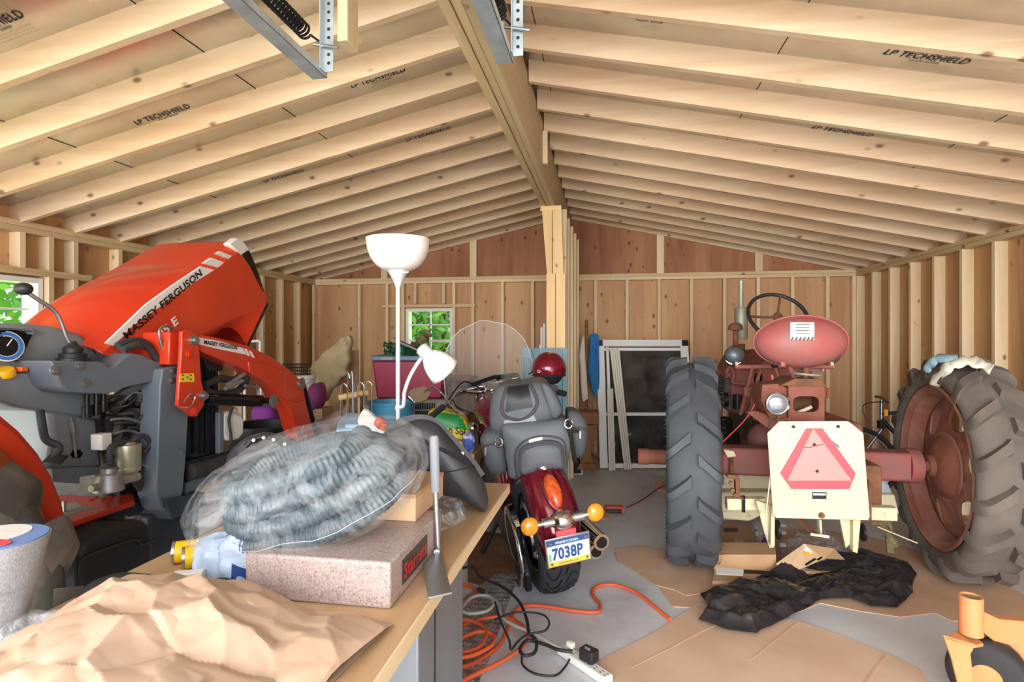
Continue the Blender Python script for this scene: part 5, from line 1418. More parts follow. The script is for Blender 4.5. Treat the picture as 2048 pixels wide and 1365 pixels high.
mp('gauge_pod', MB().lathe([(0, .03), (.05, .028), (.058, .01), (.058, -.03), (.02, -.06)], (.0, 1.05, 1.02), (0, -.5, .85), 28), M['chrome'])
mp('headlight', MB().lathe([(0, -.1), (.06, -.09), (.09, -.04), (.095, .02), (0, .03)], (0, 1.36, .92), (0, 1, 0), 28), M['chrome'])
hz = MB().prism([(-.27, 1.22, .98), (-.2, 1.2, 1.06), (.05, 1.2, 1.10), (.24, 1.2, 1.09), (.27, 1.22, 1.0), (.2, 1.23, 1.0), (0, 1.22, 1.03), (-.18, 1.23, .99)], (0, .03, 0))
mp('shield_bracket', hz, M['blackm'], bevel=.006)
mp('shield_mount', MB().cyl((-.24, 1.18, 1.02), (.24, 1.18, 1.06), .016, n=12).cyl((-.06, 1.17, 1.03), (.06, 1.17, 1.05), .028, n=16), M['chrome'])
ws = MB(); rings = []
for j in range(15):
    v = j/14; z = .84+.68*v; yy = 1.27-.16*v
    wv = .335*(1-(max(0, v-.35)/.65)**2.6)**.5 if v < 1 else .02
    if v < .2: wv = .335*(.62+.38*(v/.2)**.7)
    rings.append([V((wv*t, yy - .09*(wv*t/.335)**2, z)) for t in [-1+2*i/24 for i in range(25)]])
wsh = mp('windshield', ws.loft(rings, closed=False), M['shield'], smooth=60, solid=.004)
edge = [r[0].copy() for r in [[MMX.inverted() @ p for p in rr] for rr in rings]] if False else None
rg2 = []
for j in range(15):
    v = j/14; z = .84+.68*v; yy = 1.27-.16*v
    wv = .335*(1-(max(0, v-.35)/.65)**2.6)**.5 if v < 1 else .02
    if v < .2: wv = .335*(.62+.38*(v/.2)**.7)
    rg2.append((wv, yy-.09*(wv/.335)**2, z))
ed = [V((-a, b, c)) for a, b, c in rg2] + [V((a, b, c)) for a, b, c in rg2[::-1]]
mp('shield_edge', MB().tube(ed, .0035, 6), M['shieldedge'], wsh)
mp('cable', MB().tube(catmull([(-.3, 1.0, .99), (-.25, 1.2, .9), (-.1, 1.25, .8), (-.05, 1.1, .7)], 6), .006, 6).tube(catmull([(-.35, .98, .98), (-.2, 1.05, 1.1), (-.05, 1.15, 1.0)], 6), .005, 6), M['black'])
mp('passing_lamp', MB().sphere((-.17, 1.15, .74), (.045, .045, .045), 18, 12), M['chrome'])

# ================================================================= LUGGAGE, HELMET
lg = thing('luggage_bag', MMX @ V((0, .25, .80)), 'grey-black vinyl touring luggage bag strapped on the motorcycle seat', 'luggage')
def lpn(name, px, T, back, bulge, m, parent=None, steps=6, sm=50):
    OL = catmull([at(a, b, T=T) for a, b in px], 4, True); dirb = ray(px[0][0], px[0][1]); dirb = V((ray(1068, 860).x, ray(1068, 860).y, 0)).normalized()
    pm = pillow(OL, dirb*back, -dirb*bulge, steps); pj = Proj(pm)
    return pm.build(name, m, parent or lg, smooth=sm), pj
main, pjm = lpn('main_pack', [(1004,852),(1040,846),(1090,842),(1130,842),(1142,870),(1140,905),(1130,936),(1105,945),(1060,953),(1022,958),(1014,930),(1008,890)], 3.30, .30, .05, M['vinyl'])
top, pjt = lpn('top_trunk', [(982,800),(992,777),(1012,768),(1040,770),(1062,764),(1088,764),(1103,780),(1118,800),(1124,820),(1112,838),(1092,852),(1060,866),(1030,868),(1000,868),(984,862),(979,840)], 3.40, .40, .10, M['vinyl'])
MB().tube([pjt(*q, .004) or at(*q, T=3.35) for q in catmull([V((985,862,0)), V((1030,867,0)), V((1065,863,0)), V((1095,850,0)), V((1115,835,0)), V((1122,818,0))], 5) for q in [(q.x, q.y)]], .009, 8).build('zipper', M['piping'], top)
lpn('trunk_side', [(1086,766),(1102,775),(1118,803),(1124,822),(1112,838),(1100,830),(1090,800),(1083,775)], 3.33, .1, .02, M['vinyld'], top)
arch = [(1014,775),(1006,800),(1004,820),(1012,834),(1032,839),(1055,834),(1068,822),(1074,805),(1068,785),(1058,768)]
MB().tube([pjt(q.x, q.y, .004) or at(q.x, q.y, T=3.33) for q in catmull([V((a, b, 0)) for a, b in arch], 5)], .010, 8).build('piping', M['piping'], top)
decal('mesh_panel', pjt, ((1016,775),(1056,770),(1066,815),(1010,825)), M['leathd'], top, 8, 8, .004)
decal('reflective_patch', pjt, ((1008,842),(1066,828),(1078,852),(1010,862)), mat('silver_patch', '9aa0a6', .4), top, 8, 6, .004)
fpk, pjf = lpn('front_pocket', [(1038,905),(1050,892),(1075,884),(1100,882),(1120,888),(1128,902),(1128,930),(1118,938),(1080,942),(1045,950),(1038,930)], 3.22, .08, .035, M['vinyl'])
MB().tube([pjf(q.x, q.y, .003) or at(q.x, q.y, T=3.2) for q in catmull([V((a, b, 0)) for a, b in ((1041,948),(1040,915),(1050,900),(1075,891),(1100,889),(1120,897),(1125,925))], 5)], .006, 8).build('zipper', M['piping'], fpk)
MB().tube([pjm(q.x, q.y, .003) or at(q.x, q.y, T=3.25) for q in catmull([V((a, b, 0)) for a, b in ((1034,955),(1030,915),(1040,890),(1065,876),(1100,873),(1128,885),(1133,930))], 5)], .006, 8).build('piping', M['piping'], main)
decal('maker_tag', pjm, ((1057,878),(1084,872),(1085,880),(1058,886)), M['paper'], main, 4, 2, .004)
for nm, px in (('side_pouch', [(960,880),(968,866),(985,860),(1002,864),(1010,885),(1014,935),(1005,948),(985,948),(972,930),(966,905)]), ('side_pouch', [(1134,830),(1142,822),(1158,826),(1172,842),(1176,865),(1170,905),(1160,916),(1146,912),(1138,880)])):
    o, pj = lpn(nm, px, 3.36 if px[0][0] < 1000 else 3.5, .2, .05, M['vinyld'])
    xs_ = [p[0] for p in px]; x0, x1 = min(xs_), max(xs_); y_ = 895 if x0 < 1000 else 862
    MB().tube([pj(q, y_-6*sin(pi*(q-x0)/(x1-x0)), .003) or at(q, y_, T=3.33) for q in [x0+4+(x1-x0-8)*i/12 for i in range(13)]], .006, 8).build('zipper', M['piping'], o)
    xz = x0+12 if x0 < 1000 else x0+26
    p = pj(xz, y_+8, .006) or at(xz, y_+8, T=3.3); MB().obox(p, (.014, .006, .05)).build('zip_pull', M['steel'], o, bevel=.003)
for a, b in ((997, 886), (1137, 848)):
    c = at(a, b, T=3.22 if a < 1000 else 3.25); MB().tube([c+V((.022*cos(t), 0, .026*sin(t))) for t in [2*pi*i/20 for i in range(20)]], .005, 8, closed=True).build('strap_ring', M['chrome'], lg)
MB().bar(at(1137,850,T=3.26), at(1150,925,T=3.3), .03, .008).bar(at(1140,862,T=3.22), at(1152,862,T=3.25), .05, .02).build('strap', M['blackp'], lg)
MB().bar(at(1040,958,T=3.2), at(1033,968,T=3.2), .02, .006).build('strap', M['blackp'], lg)

hc = at(1098, 738, T=4.25)
hm = thing('helmet', hc-V((0, 0, .12)), 'dark red open-face motorcycle helmet perched behind the luggage bag', 'helmet')
RH = Matrix.Rotation(radians(8), 3, 'Y')
hs = MB().sphere(hc, (.126, .15, .125), 36, 20, v0=0, v1=pi*.62); pjh = Proj(hs)
hs.build('shell', M['burg'], hm, smooth=60, solid=.006)
MB().tube([hc+V((.126*sin(pi*.62)*cos(t), .15*sin(pi*.62)*sin(t), .125*cos(pi*.62))) for t in [2*pi*i/40 for i in range(40)]], .009, 8, closed=True).build('rim_trim', M['blackp'], hm)
MB().sphere(hc-V((0, 0, .02)), (.108, .13, .11), 28, 12, v0=pi*.45, v1=pi*.8).build('liner', M['leathd'], hm)
MB().prism([hc+V((-.13, -.03, -.03)), hc+V((-.155, .0, -.045)), hc+V((-.15, .08, -.045)), hc+V((-.115, .1, -.03))], (0, 0, .008)).build('visor_peak', M['blackp'], hm)
MB().bar(hc+V((-.05, -.03, -.09)), hc+V((.07, -.02, -.15)), .05, .03).build('chin_strap', M['leathd'], hm)
decal('badge', pjh, ((1118,745),(1127,744),(1126,751),(1117,752)), M['paper'], hm, 3, 2, .003)
decaltext('emblem', 'U', pjh, ((1076,740),(1081,740),(1081,746),(1076,746)), M['paper'], hm)
MB().tube(catmull([MMX @ V((.36, .96, .97)), MMX @ V((.40, .97, 1.0)), hc+V((0, 0, -.16)), hc+V((0, 0, -.05))], 6), .009, 8).build('mirror_stalk', M['chrome'], bk)
# ================================================================= THINGS ALONG THE BACK AND ON THE FLOOR
FW = V((-ST, CT, 0))
def hz_(px): d = ray(px, HY); return V((d.x, d.y, 0)).normalized()
def slab(pts, T, th, mb=None):
    mb = mb or MB(); c = sum(p[0] for p in pts)/len(pts)
    return mb.prism([at(a, b, T=T) for a, b in pts], hz_(c)*th)
def fsheet(pts, z, th=.004): return MB().prism([at(a, b, Z=z) for a, b in pts], (0, 0, th))
def solo(name, mb, m, label, cat, group=None, **kw): return tag(mb.build(name, m, None, **kw), label, cat, group)
def zat(py, T): return H+(HY-py)*T/F
M['maroon'] = mat('maroon_plastic', '93203f', .4)
M['bluegrey'] = mat('blue_grey_plastic', '5f7688', .45)
M['cyan'] = mat('blue_bin_plastic', '4c9cba', .4, col2='4390ad', vs=3)
M['ltblue'] = mat('light_blue_plastic', '9cc3df', .4)
M['greyp'] = mat('grey_plastic', '8f8d88', .5)
M['green'] = mat('green_leaves', '2f5c38', .6, col2='1d3f28', vs=20)
M['wreath'] = mat('dark_green_plastic', '21614b', .4)
M['drift'] = mat('weathered_wood', '8d8158', .85, col2='5f5638', vs=9, bump=.5)
M['khaki'] = mat('khaki_cloth', 'c4b08a', .85, col2='b29d76', vs=4, bump=.3, bs=20)
M['tarpb'] = mat('brown_tarp', '8b6f66', .75, col2='785d55', vs=4, bump=.3)
M['woodx'] = wood('light_wood', 'dcbb86', 'c8a26c', 0, knots=0, tone=.1)
M['woodd'] = wood('brown_wood', '9a6b44', '7b5030', 2, knots=0, tone=.2)
M['woodr'] = wood('reddish_wood', 'b87a56', '9a5f3f', 0, knots=0, tone=.2)
M['shutter'] = mat('blue_shutter_paint', '6f919d', .5, col2='67848f', vs=4)
M['bluecl'] = mat('blue_cloth', '2f74ae', .85, bump=.2)
M['whitecl'] = mat('white_cloth', 'dcd3c6', .9, bump=.2)
M['alufr'] = mat('white_window_frame', 'e6e4e0', .4)
M['darkgl'] = mat('dark_window_glass', '2c2a2a', .06, col2='4c4a48', vs=5, spec=.8)
M['vinylst'] = mat('vinyl_strip', 'ddd6c4', .5)
M['purple'] = mat('purple_cloth', '8a3f9c', .7)
M['teal'] = mat('teal_plastic', '4aa2b6', .5)
M['soilg'] = mat('green_bag_film', '2f9a4e', .35)
M['soily'] = mat('yellow_bag_film', 'e8c832', .35)
M['orange'] = mat('orange_cord', 'e0623a', .5)
M['greyc'] = mat('power_lead', 'b2b0aa', .5)
M['blackc'] = mat('black_cord', '26262a', .5)
M['redc'] = mat('dark_red_cord', '8a2030', .5)
M['stripw'] = mat('power_strip_white', 'e4e2da', .45)
M['polyb'] = mat('black_plastic_sheet', '2a292c', .22, col2='3c3b3b', vs=5, vr=(.5, .75), spec=.7)
M['orp'] = mat('orange_mower_paint', 'e09a66', .45, col2='d68d56', vs=3)
M['glove'] = mat('pale_blue_glove', '9cc0cc', .7)
M['rag'] = mat('white_rag', 'f0ecd8', .9, bump=.3)
def dplate():
    t = NT('diamond_plate'); v = t.coords((1, 1, 1), False); t.set(Metallic=.35, Roughness=.35)
    t.L(t.ramp(t.noise(v, 9, 4), [(.4, S('c4c4c4')), (.65, S('8f8d8b'))]), t.b.inputs['Base Color'])
    vo = t.N('ShaderNodeTexVoronoi'); vo.inputs['Scale'].default_value = 45; vo.inputs['Randomness'].default_value = .25; t.L(t.coords((1, .45, 1), False), vo.inputs['Vector'])
    t.bump(t.ramp(vo.outputs['Distance'], [(.2, g4(1)), (.4, g4(0))]), 1, .012); return t.m
M['dplate'] = dplate()

# ---- maroon tote on a pet carrier, greenery on top
pc = thing('pet_carrier', at(815, 900, T=5.6), 'grey slotted plastic pet carrier under the maroon tote', 'pet carrier')
z1 = zat(800, 5.45); c0 = at(742, 800, T=5.45); c1 = at(895, 800, T=5.45)
pc.location.z = 0; pc['_o'] = (pc['_o'][0], pc['_o'][1], 0)
MB().prism([V((c0.x, c0.y, .004)), V((c1.x, c1.y, .004)), V((c1.x, c1.y, z1)), V((c0.x, c0.y, z1))], FW*.5).build('carrier_body', M['greyp'], pc, bevel=.03)
for row in (0, 1):
    for k in range(9):
        x = 831+4.6*k; slab([(x, 806+17*row), (x+2.6, 806+17*row), (x+1.6, 819+17*row), (x-1, 819+17*row)], 5.44, .012).build('vent_slot', M['black'], pc, smooth=0)
tt = thing('storage_tote', V(((c0.x+c1.x)/2, (c0.y+c1.y)/2, z1)), 'maroon plastic storage tote with a blue-grey lid, in front of the back window', 'storage tote')
def boxq(xa, xb, T, dz0, dz1, dep, ins=0):
    a = at(xa, 700, T=T); b = at(xb, 700, T=T); n = FW*dep
    q = lambda z, i: [V((a.x, a.y, z))+(b-a).normalized()*i+FW*i*.5, V((b.x, b.y, z))-(b-a).normalized()*i+FW*i*.5, V((b.x, b.y, z))-(b-a).normalized()*i+n, V((a.x, a.y, z))+(b-a).normalized()*i+n]
    return MB().loft([q(dz0, ins), q(dz1, 0)])
boxq(744, 890, 5.5, z1+.002, zat(722, 5.5), .42, .04).build('tote_body', M['maroon'], tt, bevel=.02, seg=3)
boxq(741, 893, 5.48, zat(722, 5.5), zat(712, 5.5), .46).build('tote_lid', M['bluegrey'], tt, bevel=.01)
slab([(762, 714), (786, 714), (786, 721), (762, 721)], 5.47, .02).build('lid_latch', M['greyp'], tt, bevel=.004)
zt_ = zat(712, 5.5)
rd = random.Random(5); mb = MB()
for k in range(420):
    px = rd.uniform(768, 842); p = at(px, 700, T=5.62+rd.uniform(-.06, .06)); p.z = zt_+.012+rd.uniform(0, 1)**1.3*.115*(1 if px < 800 else .8)
    a = V((rd.gauss(0, 1), rd.gauss(0, 1), rd.gauss(0, 1))).normalized(); b = a.orthogonal().normalized(); s = .018
    mb.add([p-a*s, p+b*s*.5, p+a*s, p-b*s*.5], [(0, 1, 2, 3)])
solo('garland', mb, M['green'], 'dark green artificial garland heaped on the maroon tote lid', 'garland', smooth=0, weld=False)
p = at(800, 706, T=5.56); p.z = zt_+.001
solo('wreath_bow', MB().lathe([(0, .145), (.018, .14), (.028, .12), (.024, .1), (.045, .085), (.052, .05), (.05, .03), (.066, .01), (.066, 0), (0, 0)], p, (0, 0, 1), 14), M['wreath'], 'dark green bell-shaped ornament on the maroon tote lid', 'ornament', smooth=25)
solo('driftwood', MB().tube(catmull([at(818,706,T=5.75), at(835,690,T=5.75), at(848,676,T=5.75), at(862,659,T=5.8)], 6), [.05+.02*sin(i*1.7) if i < 16 else .012 for i in range(19)], 9), M['drift'], 'weathered driftwood branch sticking up before the back window', 'driftwood')
solo('grey_board', MB().bar(at(786,678,T=5.6), at(842,702,T=5.55), .10, .016), M['greyp'], 'thin grey board lying slanted over the greenery', 'board', bevel=.002)
# blue drum, lids, jug
bd = at(783, 805, T=4.9); dr = thing('blue_drum', (bd.x, bd.y, 0), 'round blue plastic bin behind the floor lamp pole', 'bin')
R = .195; zt2 = zat(803, 4.9)
MB().lathe([(0, .0), (R*.82, 0), (R*.84, .02), (R*.93, zt2-.14), (R*.99, zt2-.13), (R*.99, zt2-.11), (R*.95, zt2-.1), (R*.97, zt2-.03), (R*1.05, zt2-.025), (R*1.06, zt2), (R*.98, zt2), (R*.9, zt2-.06), (0, zt2-.07)], (bd.x, bd.y, .002), (0, 0, 1), 44).build('bin_body', M['cyan'], dr, smooth=35)
for k in range(9):
    a = radians(180+20*k) + MYAW*0; d = V((cos(a), sin(a), 0))
    MB().prism([V((bd.x, bd.y, 0))+d*(R*.93)+V((-d.y, d.x, 0))*s+V((0, 0, z)) for s, z in ((-.018, zt2-.35), (.018, zt2-.35), (.022, zt2-.18), (-.022, zt2-.18))], d*.012).build('body_rib', M['cyan'], dr, bevel=.004)
tb = at(722, 860, T=3.75); bt = thing('blue_tub', (tb.x, tb.y, 0), 'light blue plastic tub with its lid askew, behind the bagged hose', 'tub')
boxq(680, 762, 3.6, .002, zat(862, 3.6), .36, .04).build('tub_body', M['ltblue'], bt, bevel=.03, seg=3)
MB().prism([at(672,868,T=3.55), at(762,868,T=3.55), at(757,848,T=3.75), at(738,836,T=3.95), at(690,834,T=3.95), at(678,848,T=3.75)], (0, 0, .03)).build('tub_lid', M['ltblue'], bt, bevel=.01)
MB().prism([at(690,861,T=3.56), at(748,861,T=3.56), at(740,845,T=3.75), at(696,845,T=3.75)], (0, 0, .036)).build('lid_ridge', M['ltblue'], bt, bevel=.006)
pl_ = [(716,850),(722,826),(735,824),(768,856),(766,868),(752,866)]
OL = catmull([at(a, b, T=3.5) for a, b in pl_], 3, True)
sc2 = solo('jug_cover', MB().prism(OL, FW*.03+V((0, 0, .01))), M['creamp'], 'white plastic lid standing askew on the light blue tub', 'lid', bevel=.004)
solo('orange_cap', MB().cyl(at(762,848,T=3.46), at(768,856,T=3.40), .022, n=18).cyl(at(757,843,T=3.46), at(764,850,T=3.44), .034, n=18), mat('cap_orange', 'e2693a', .4), 'orange screw cap beside the white lid', 'cap')
# soil bag and packet
OL = catmull([at(a, b, T=4.6) for a, b in ((856,826),(880,819),(905,826),(930,838),(940,870),(935,902),(900,907),(868,900),(862,870))], 4, True)
pm = pillow(OL, FW*.14, -FW*.07, 7); pj = Proj(pm)
sb_ = pm.build('soil_bag', M['soily'], None, smooth=50); tag(sb_, 'green and yellow plastic bag of garden soil beside the mirror', 'soil bag')
sb_['_o'] = tuple(sb_.location)
decal('green_panel', pj, ((848,808),(945,822),(945,862),(852,852)), M['soilg'], sb_, 10, 6, .003)
decaltext('lettering', 'n Soi', pj, ((898,852),(930,858),(930,872),(898,866)), M['decalb'], sb_, lift=.005)
decaltext('fine_print', 'mix', pj, ((906,874),(926,878),(926,884),(906,880)), M['decalb'], sb_, lift=.005)
OL = catmull([at(a, b, T=4.4) for a, b in ((926,872),(946,868),(950,890),(944,906),(928,900))], 3, True)
solo('snack_packet', pillow(OL, FW*.06, -FW*.02, 4), mat('packet_blue', '3f5fb0', .35, col2='e8e6f0', vs=9, vr=(.45, .55)), 'small blue and white packet beneath the soil bag', 'packet')
# beige jacket on a cardboard sheet, wire basket, buckets
solo('cardboard_slab', slab([(660, 705), (716, 700), (716, 957), (655, 957)], 6.1, .05), M['card'], 'tan cardboard panel standing against the back wall behind the khaki jacket', 'cardboard', bevel=.003)
solo('tall_board', slab([(711, 702), (717, 700), (717, 950), (711, 950)], 6.2, .03), M['woodd'], 'narrow dark board leaning beside the cardboard panel', 'board')
jk = [(692,671),(699,674),(701,690),(697,706),(700,722),(692,738),(694,750),(680,758),(672,772),(662,780),(656,795),(648,805),(643,792),(640,776),(630,768),(626,754),(613,744),(626,728),(640,714),(652,702),(668,688),(680,676)]
OL = catmull([at(a, b, T=5.7) for a, b in jk], 4, True); pm = pillow(OL, FW*.08, -FW*.05, 9)
pm.v = [p + FW*(.05*noise.noise(V((p.x*14+p.z*9, 3, p.z*2-p.x*2)))+crumple(p, .02, 5, 2)) for p in pm.v]
solo('jacket', pm, M['khaki'], 'khaki tan jacket draped over a corner near the back wall', 'jacket', smooth=50)
solo('jacket_stand', MB().tube([at(690,690,T=5.76), V((at(690,690,T=5.76).x, at(690,690,T=5.76).y, 0))], .02, 10).tube([at(672,705,T=5.76), at(696,684,T=5.76)], .012, 8), M['woodd'], 'wooden stand holding the khaki jacket', 'stand')
wbk = thing('wire_basket', at(595, 750, T=5.2), 'black wire basket on the white bucket stack', 'basket')
for j in range(4):
    z = 730+6.5*j; c = [at(566,z,T=5.2), at(620,z,T=5.2), at(622,z-2,T=5.5), at(572,z-2,T=5.5)]; MB().tube(c, .004, 6, closed=True).build('rim_wire', M['blackm'], wbk)
mb = MB()
for k in range(14): mb.cyl(at(566+54*k/13, 729, T=5.2), at(567+52*k/13, 750, T=5.2), .0025, n=5)
w_ = mb.build('wire_mesh', M['blackm'], wbk); w_['kind'] = 'stuff'
b0 = at(608, 752, T=5.25); zb1 = zat(752, 5.25); bk_ = thing('white_bucket', (b0.x, b0.y, zb1-.22), 'white plastic bucket, upper one of the two beside the khaki jacket', 'bucket')
MB().lathe([(0, 0), (.085, 0), (.1, .19), (.108, .195), (.108, .22), (.098, .22), (.09, .03), (0, .03)], (b0.x, b0.y, zb1-.22), (0, 0, 1), 32).build('bucket_body', M['creamp'], bk_)
MB().tube(catmull([V((b0.x-.1, b0.y-.03, zb1-.03)), V((b0.x+.0, b0.y-.12, zb1-.12)), V((b0.x+.1, b0.y-.03, zb1-.03))], 6), .004, 6).build('bail_handle', M['steel'], bk_)
bk2 = thing('white_bucket', (b0.x, b0.y, 0), 'white plastic bucket, lower tall one of the two beside the khaki jacket', 'bucket')
MB().lathe([(0, 0), (.09, 0), (.11, zb1-.26), (.118, zb1-.25), (.118, zb1-.225), (0, zb1-.225)], (b0.x, b0.y, 0), (0, 0, 1), 32).build('bucket_body', M['creamp'], bk2)
OL = catmull([at(a, b, T=5.0) for a, b in ((618,775),(640,768),(646,795),(636,820),(620,818))], 3, True)
solo('pink_bag', pillow(OL, FW*.1, -FW*.06, 5), mat('magenta_cloth', 'a23a74', .7, col2='6a3a6a', vs=8), 'magenta cloth bag beside the white buckets', 'bag')
OL = catmull([at(a, b, T=5.0) for a, b in ((505,818),(530,812),(548,818),(550,850),(510,850))], 3, True)
solo('purple_bag', pillow(OL, FW*.1, -FW*.06, 5), M['purple'], 'purple bag seen through the loader arm', 'bag')
for q, lab in (((505,550,850), 'plain carton under the purple bag behind the tractor'), ((617,647,818), 'plain carton under the magenta bag beside the buckets'), ((858,952,906), 'plain carton under the bag of garden soil')):
    tq = 4.4 if q[0] > 800 else 4.98; a, b = at(q[0], q[2], T=tq), at(q[1], q[2], T=tq)
    solo('plain_carton', MB().box(a.x, b.x, a.y, a.y+(.4 if q[0] > 800 else .2), 0, a.z), M['card'], lab, 'box', bevel=.003)
c = at(565, 830, T=5.3); solo('teal_bin', MB().box(c.x-.12, c.x+.12, c.y-.1, c.y+.15, 0, zat(805, 5.3)), M['teal'], 'teal plastic bin seen behind the orange loader arm', 'bin', bevel=.02)
c = at(528, 850, T=4.6); bt_ = thing('black_tub', (c.x, c.y, 0), 'black plastic tub on the floor beyond the tractor radiator', 'tub')
MB().lathe([(0, 0), (.22, 0), (.27, zat(848, 4.6)-.03), (.29, zat(848, 4.6)-.025), (.29, zat(848, 4.6)), (.26, zat(848, 4.6)), (.24, .3), (0, .28)], (c.x, c.y, 0), (0, 0, 1), 40).build('tub_body', M['blackp'], bt_)
wf = thing('white_wire_frame', at(505, 710, T=5.2), 'white metal frame leaning near the left back corner', 'frame')
wf.location.z = 0; wf['_o'] = (wf['_o'][0], wf['_o'][1], 0)
for a, b in (((488,684),(520,682)), ((520,682),(522,800)), ((488,684),(490,800))):
    MB().bar(at(*a, T=5.2), at(*b, T=5.2), .02, .02).build('frame_bar', M['alufr'], wf)
for px in (490, 522):
    p = at(px, 800, T=5.2); MB().bar(p, V((p.x, p.y, 0)), .02, .02).build('frame_leg', M['alufr'], wf)
# rolled brown tarp
mb = MB(); A, B = at(730, 800, T=4.6), at(632, 890, T=4.55)
rings = []
for k in range(25):
    s = k/24; c = A.lerp(B, s); r = .05+.16*s
    ring = []
    for i in range(26):
        a = 2*pi*i/26; p = c+V((-.2*cos(a)*r*.3, cos(a)*r, sin(a)*r*.8)); ring.append(p+(p-c).normalized()*crumple(p*1.0, .02, 5, 1))
    rings.append(ring)
solo('brown_tarp', mb.loft(rings), M['tarpb'], 'bunched brown canvas tarp behind the bench', 'tarp', smooth=50)
# croquet set
cr = thing('croquet_set', at(708, 800, T=4.3), 'wooden croquet mallets standing in a wire caddy', 'croquet set')
cr.location.z = 0; cr['_o'] = (cr['_o'][0], cr['_o'][1], 0)
for k, (x, y) in enumerate(((677, 793), (688, 790), (700, 789))):
    MB().cyl(at(x, y+3, T=4.2+.08*k), at(x+36, y-3, T=4.25+.08*k), .022, n=16).build('mallet_head', M['woodx'], cr)
    p = at(x+18, y, T=4.22+.08*k); MB().cyl(p, V((p.x+.0, p.y, 0.02)), .009, n=8).build('mallet_shaft', M['woodx'], cr)
for x, y in ((688, 768), (702, 762), (722, 766), (738, 764)):
    a = at(x-6, 800, T=4.45); b = at(x+6, 800, T=4.45); t = at(x, y, T=4.45)
    MB().tube(catmull([V((a.x, a.y, .02)), a, V((a.x, a.y, t.z-.03)), t, V((b.x, b.y, t.z-.03)), b, V((b.x, b.y, .02))], 5), .004, 6).build('wicket', M['steel'], cr)
p = at(700, 758, T=4.15); MB().tube(catmull([V((p.x-.02, p.y, 0)), V((p.x-.02, p.y, p.z-.05)), p, V((p.x+.02, p.y, p.z-.05)), V((p.x+.02, p.y, 0))], 5), .005, 6).build('caddy_handle', M['steel'], cr)
# reddish table under the back window
a, b = at(872, 754, T=7.0), at(945, 757, T=7.0)
tbw = thing('wooden_table', V(((a.x+b.x)/2, a.y, 0)), 'reddish wooden table under the back window, right of the maroon tote', 'table')
MB().box(a.x-.15, b.x, a.y-.1, a.y+.35, a.z-.035, a.z).build('table_top', M['woodr'], tbw, bevel=.004)
for x in (a.x+.03, b.x-.06):
    for y in (a.y-.05, a.y+.28): MB().box(x-.03, x+.03, y-.03, y+.03, 0, a.z-.035).build('table_leg', M['woodr'], tbw)
# shutters, trim strips
def shutter(px, T, label, lean=0):
    o = thing('window_shutter', at((px[0][0]+px[1][0])/2, 800, T=T), label, 'shutter'); o.location.z = 0; o['_o'] = (o['_o'][0], o['_o'][1], 0)
    q = [at(*p, T=T) for p in px]; q = [q[0], q[1], V((q[1].x, q[1].y, .003)), V((q[0].x, q[0].y, .003))]; n = FW*.035
    L = lambda u, v: (q[0]*(1-u)+q[1]*u)*(1-v)+(q[3]*(1-u)+q[2]*u)*v
    def rail(u0, u1, v0, v1, nm, d=0, m='shutter'): MB().prism([L(u0, v0)+FW*d, L(u1, v0)+FW*d, L(u1, v1)+FW*d, L(u0, v1)+FW*d], n*(1 if d == 0 else .4)).build(nm, M[m], o, smooth=0, bevel=.003)
    rail(0, .16, 0, 1, 'stile'); rail(.84, 1, 0, 1, 'stile'); rail(.16, .84, 0, .07, 'rail'); rail(.16, .84, .48, .54, 'rail'); rail(.16, .84, .94, 1, 'rail')
    rail(.16, .84, .07, .48, 'panel', .02); rail(.16, .84, .54, .94, 'panel', .02)
shutter(((1067, 697), (1136, 697)), 5.06, 'blue-grey panelled shutter standing behind the helmet')
shutter(((1044, 693), (1066, 697)), 5.04, 'blue-grey panelled shutter seen edge-on, left of the other shutter')
for k, (x0, x1, y) in enumerate(((1081, 1085, 655), (1086, 1090, 648), (1078, 1081, 690))):
    p0, p1 = at(x0, y, T=6.6), at(x1, y, T=6.6)
    solo('white_trim_strip', MB().box(p0.x, p1.x, p0.y, p0.y+.03, 0, p0.z), M['white'], ['white trim strip left of the ridge post, middle height one', 'tallest white trim strip standing left of the ridge post', 'shortest white trim strip standing left of the ridge post'][k], 'trim strip', 'white strips by the post')
# coat stand with cloths and trestle
c = at(1173, 760, T=6.8); cst = thing('coat_stand', (c.x, c.y, 0), 'dark turned-wood coat stand against the back wall', 'coat stand')
zt3 = zat(640, 6.8); prof = [(0, zt3)]
z = zt3; k = 0
while z > .32:
    prof += [(.012, z-.005), (.024, z-.03), (.016, z-.05), (.026, z-.075), (.015, z-.09), (.02, z-.16), (.015, z-.2)]; z -= .21
prof += [(.03, .3), (.03, .02), (0, .02)]
MB().lathe(prof, (c.x, c.y, 0), (0, 0, 1), 16).build('turned_pole', M['woodd'], cst)
for a in range(3): MB().tube([V((c.x, c.y, .15)), V((c.x+.22*cos(a*2.1+.5), c.y+.22*sin(a*2.1+.5), .012))], .016, 8).build('foot', M['woodd'], cst)
for px in ([(1180,672),(1196,670),(1198,700),(1199,760),(1195,792),(1186,785),(1178,750),(1176,730),(1179,705)],):
    OL = catmull([at(a, b, T=6.7) for a, b in px], 6, True); pm = pillow(OL, FW*.05, -FW*.02, 9); pm.v = [p+FW*.035*noise.noise(V((p.x*38, p.y*5, p.z*2.2))) for p in pm.v]
    solo('blue_shirt', pm, M['bluecl'], 'bright blue cloth hanging on the coat stand', 'shirt')
OL = catmull([at(a, b, T=6.7) for a, b in ((1168,668),(1171,720),(1176,790),(1172,800),(1164,798),(1160,730),(1159,705))], 3, True)
solo('white_shirt', pillow(OL, FW*.05, -FW*.03, 5), M['whitecl'], 'white cloth hanging on the coat stand, left of the blue one', 'shirt')
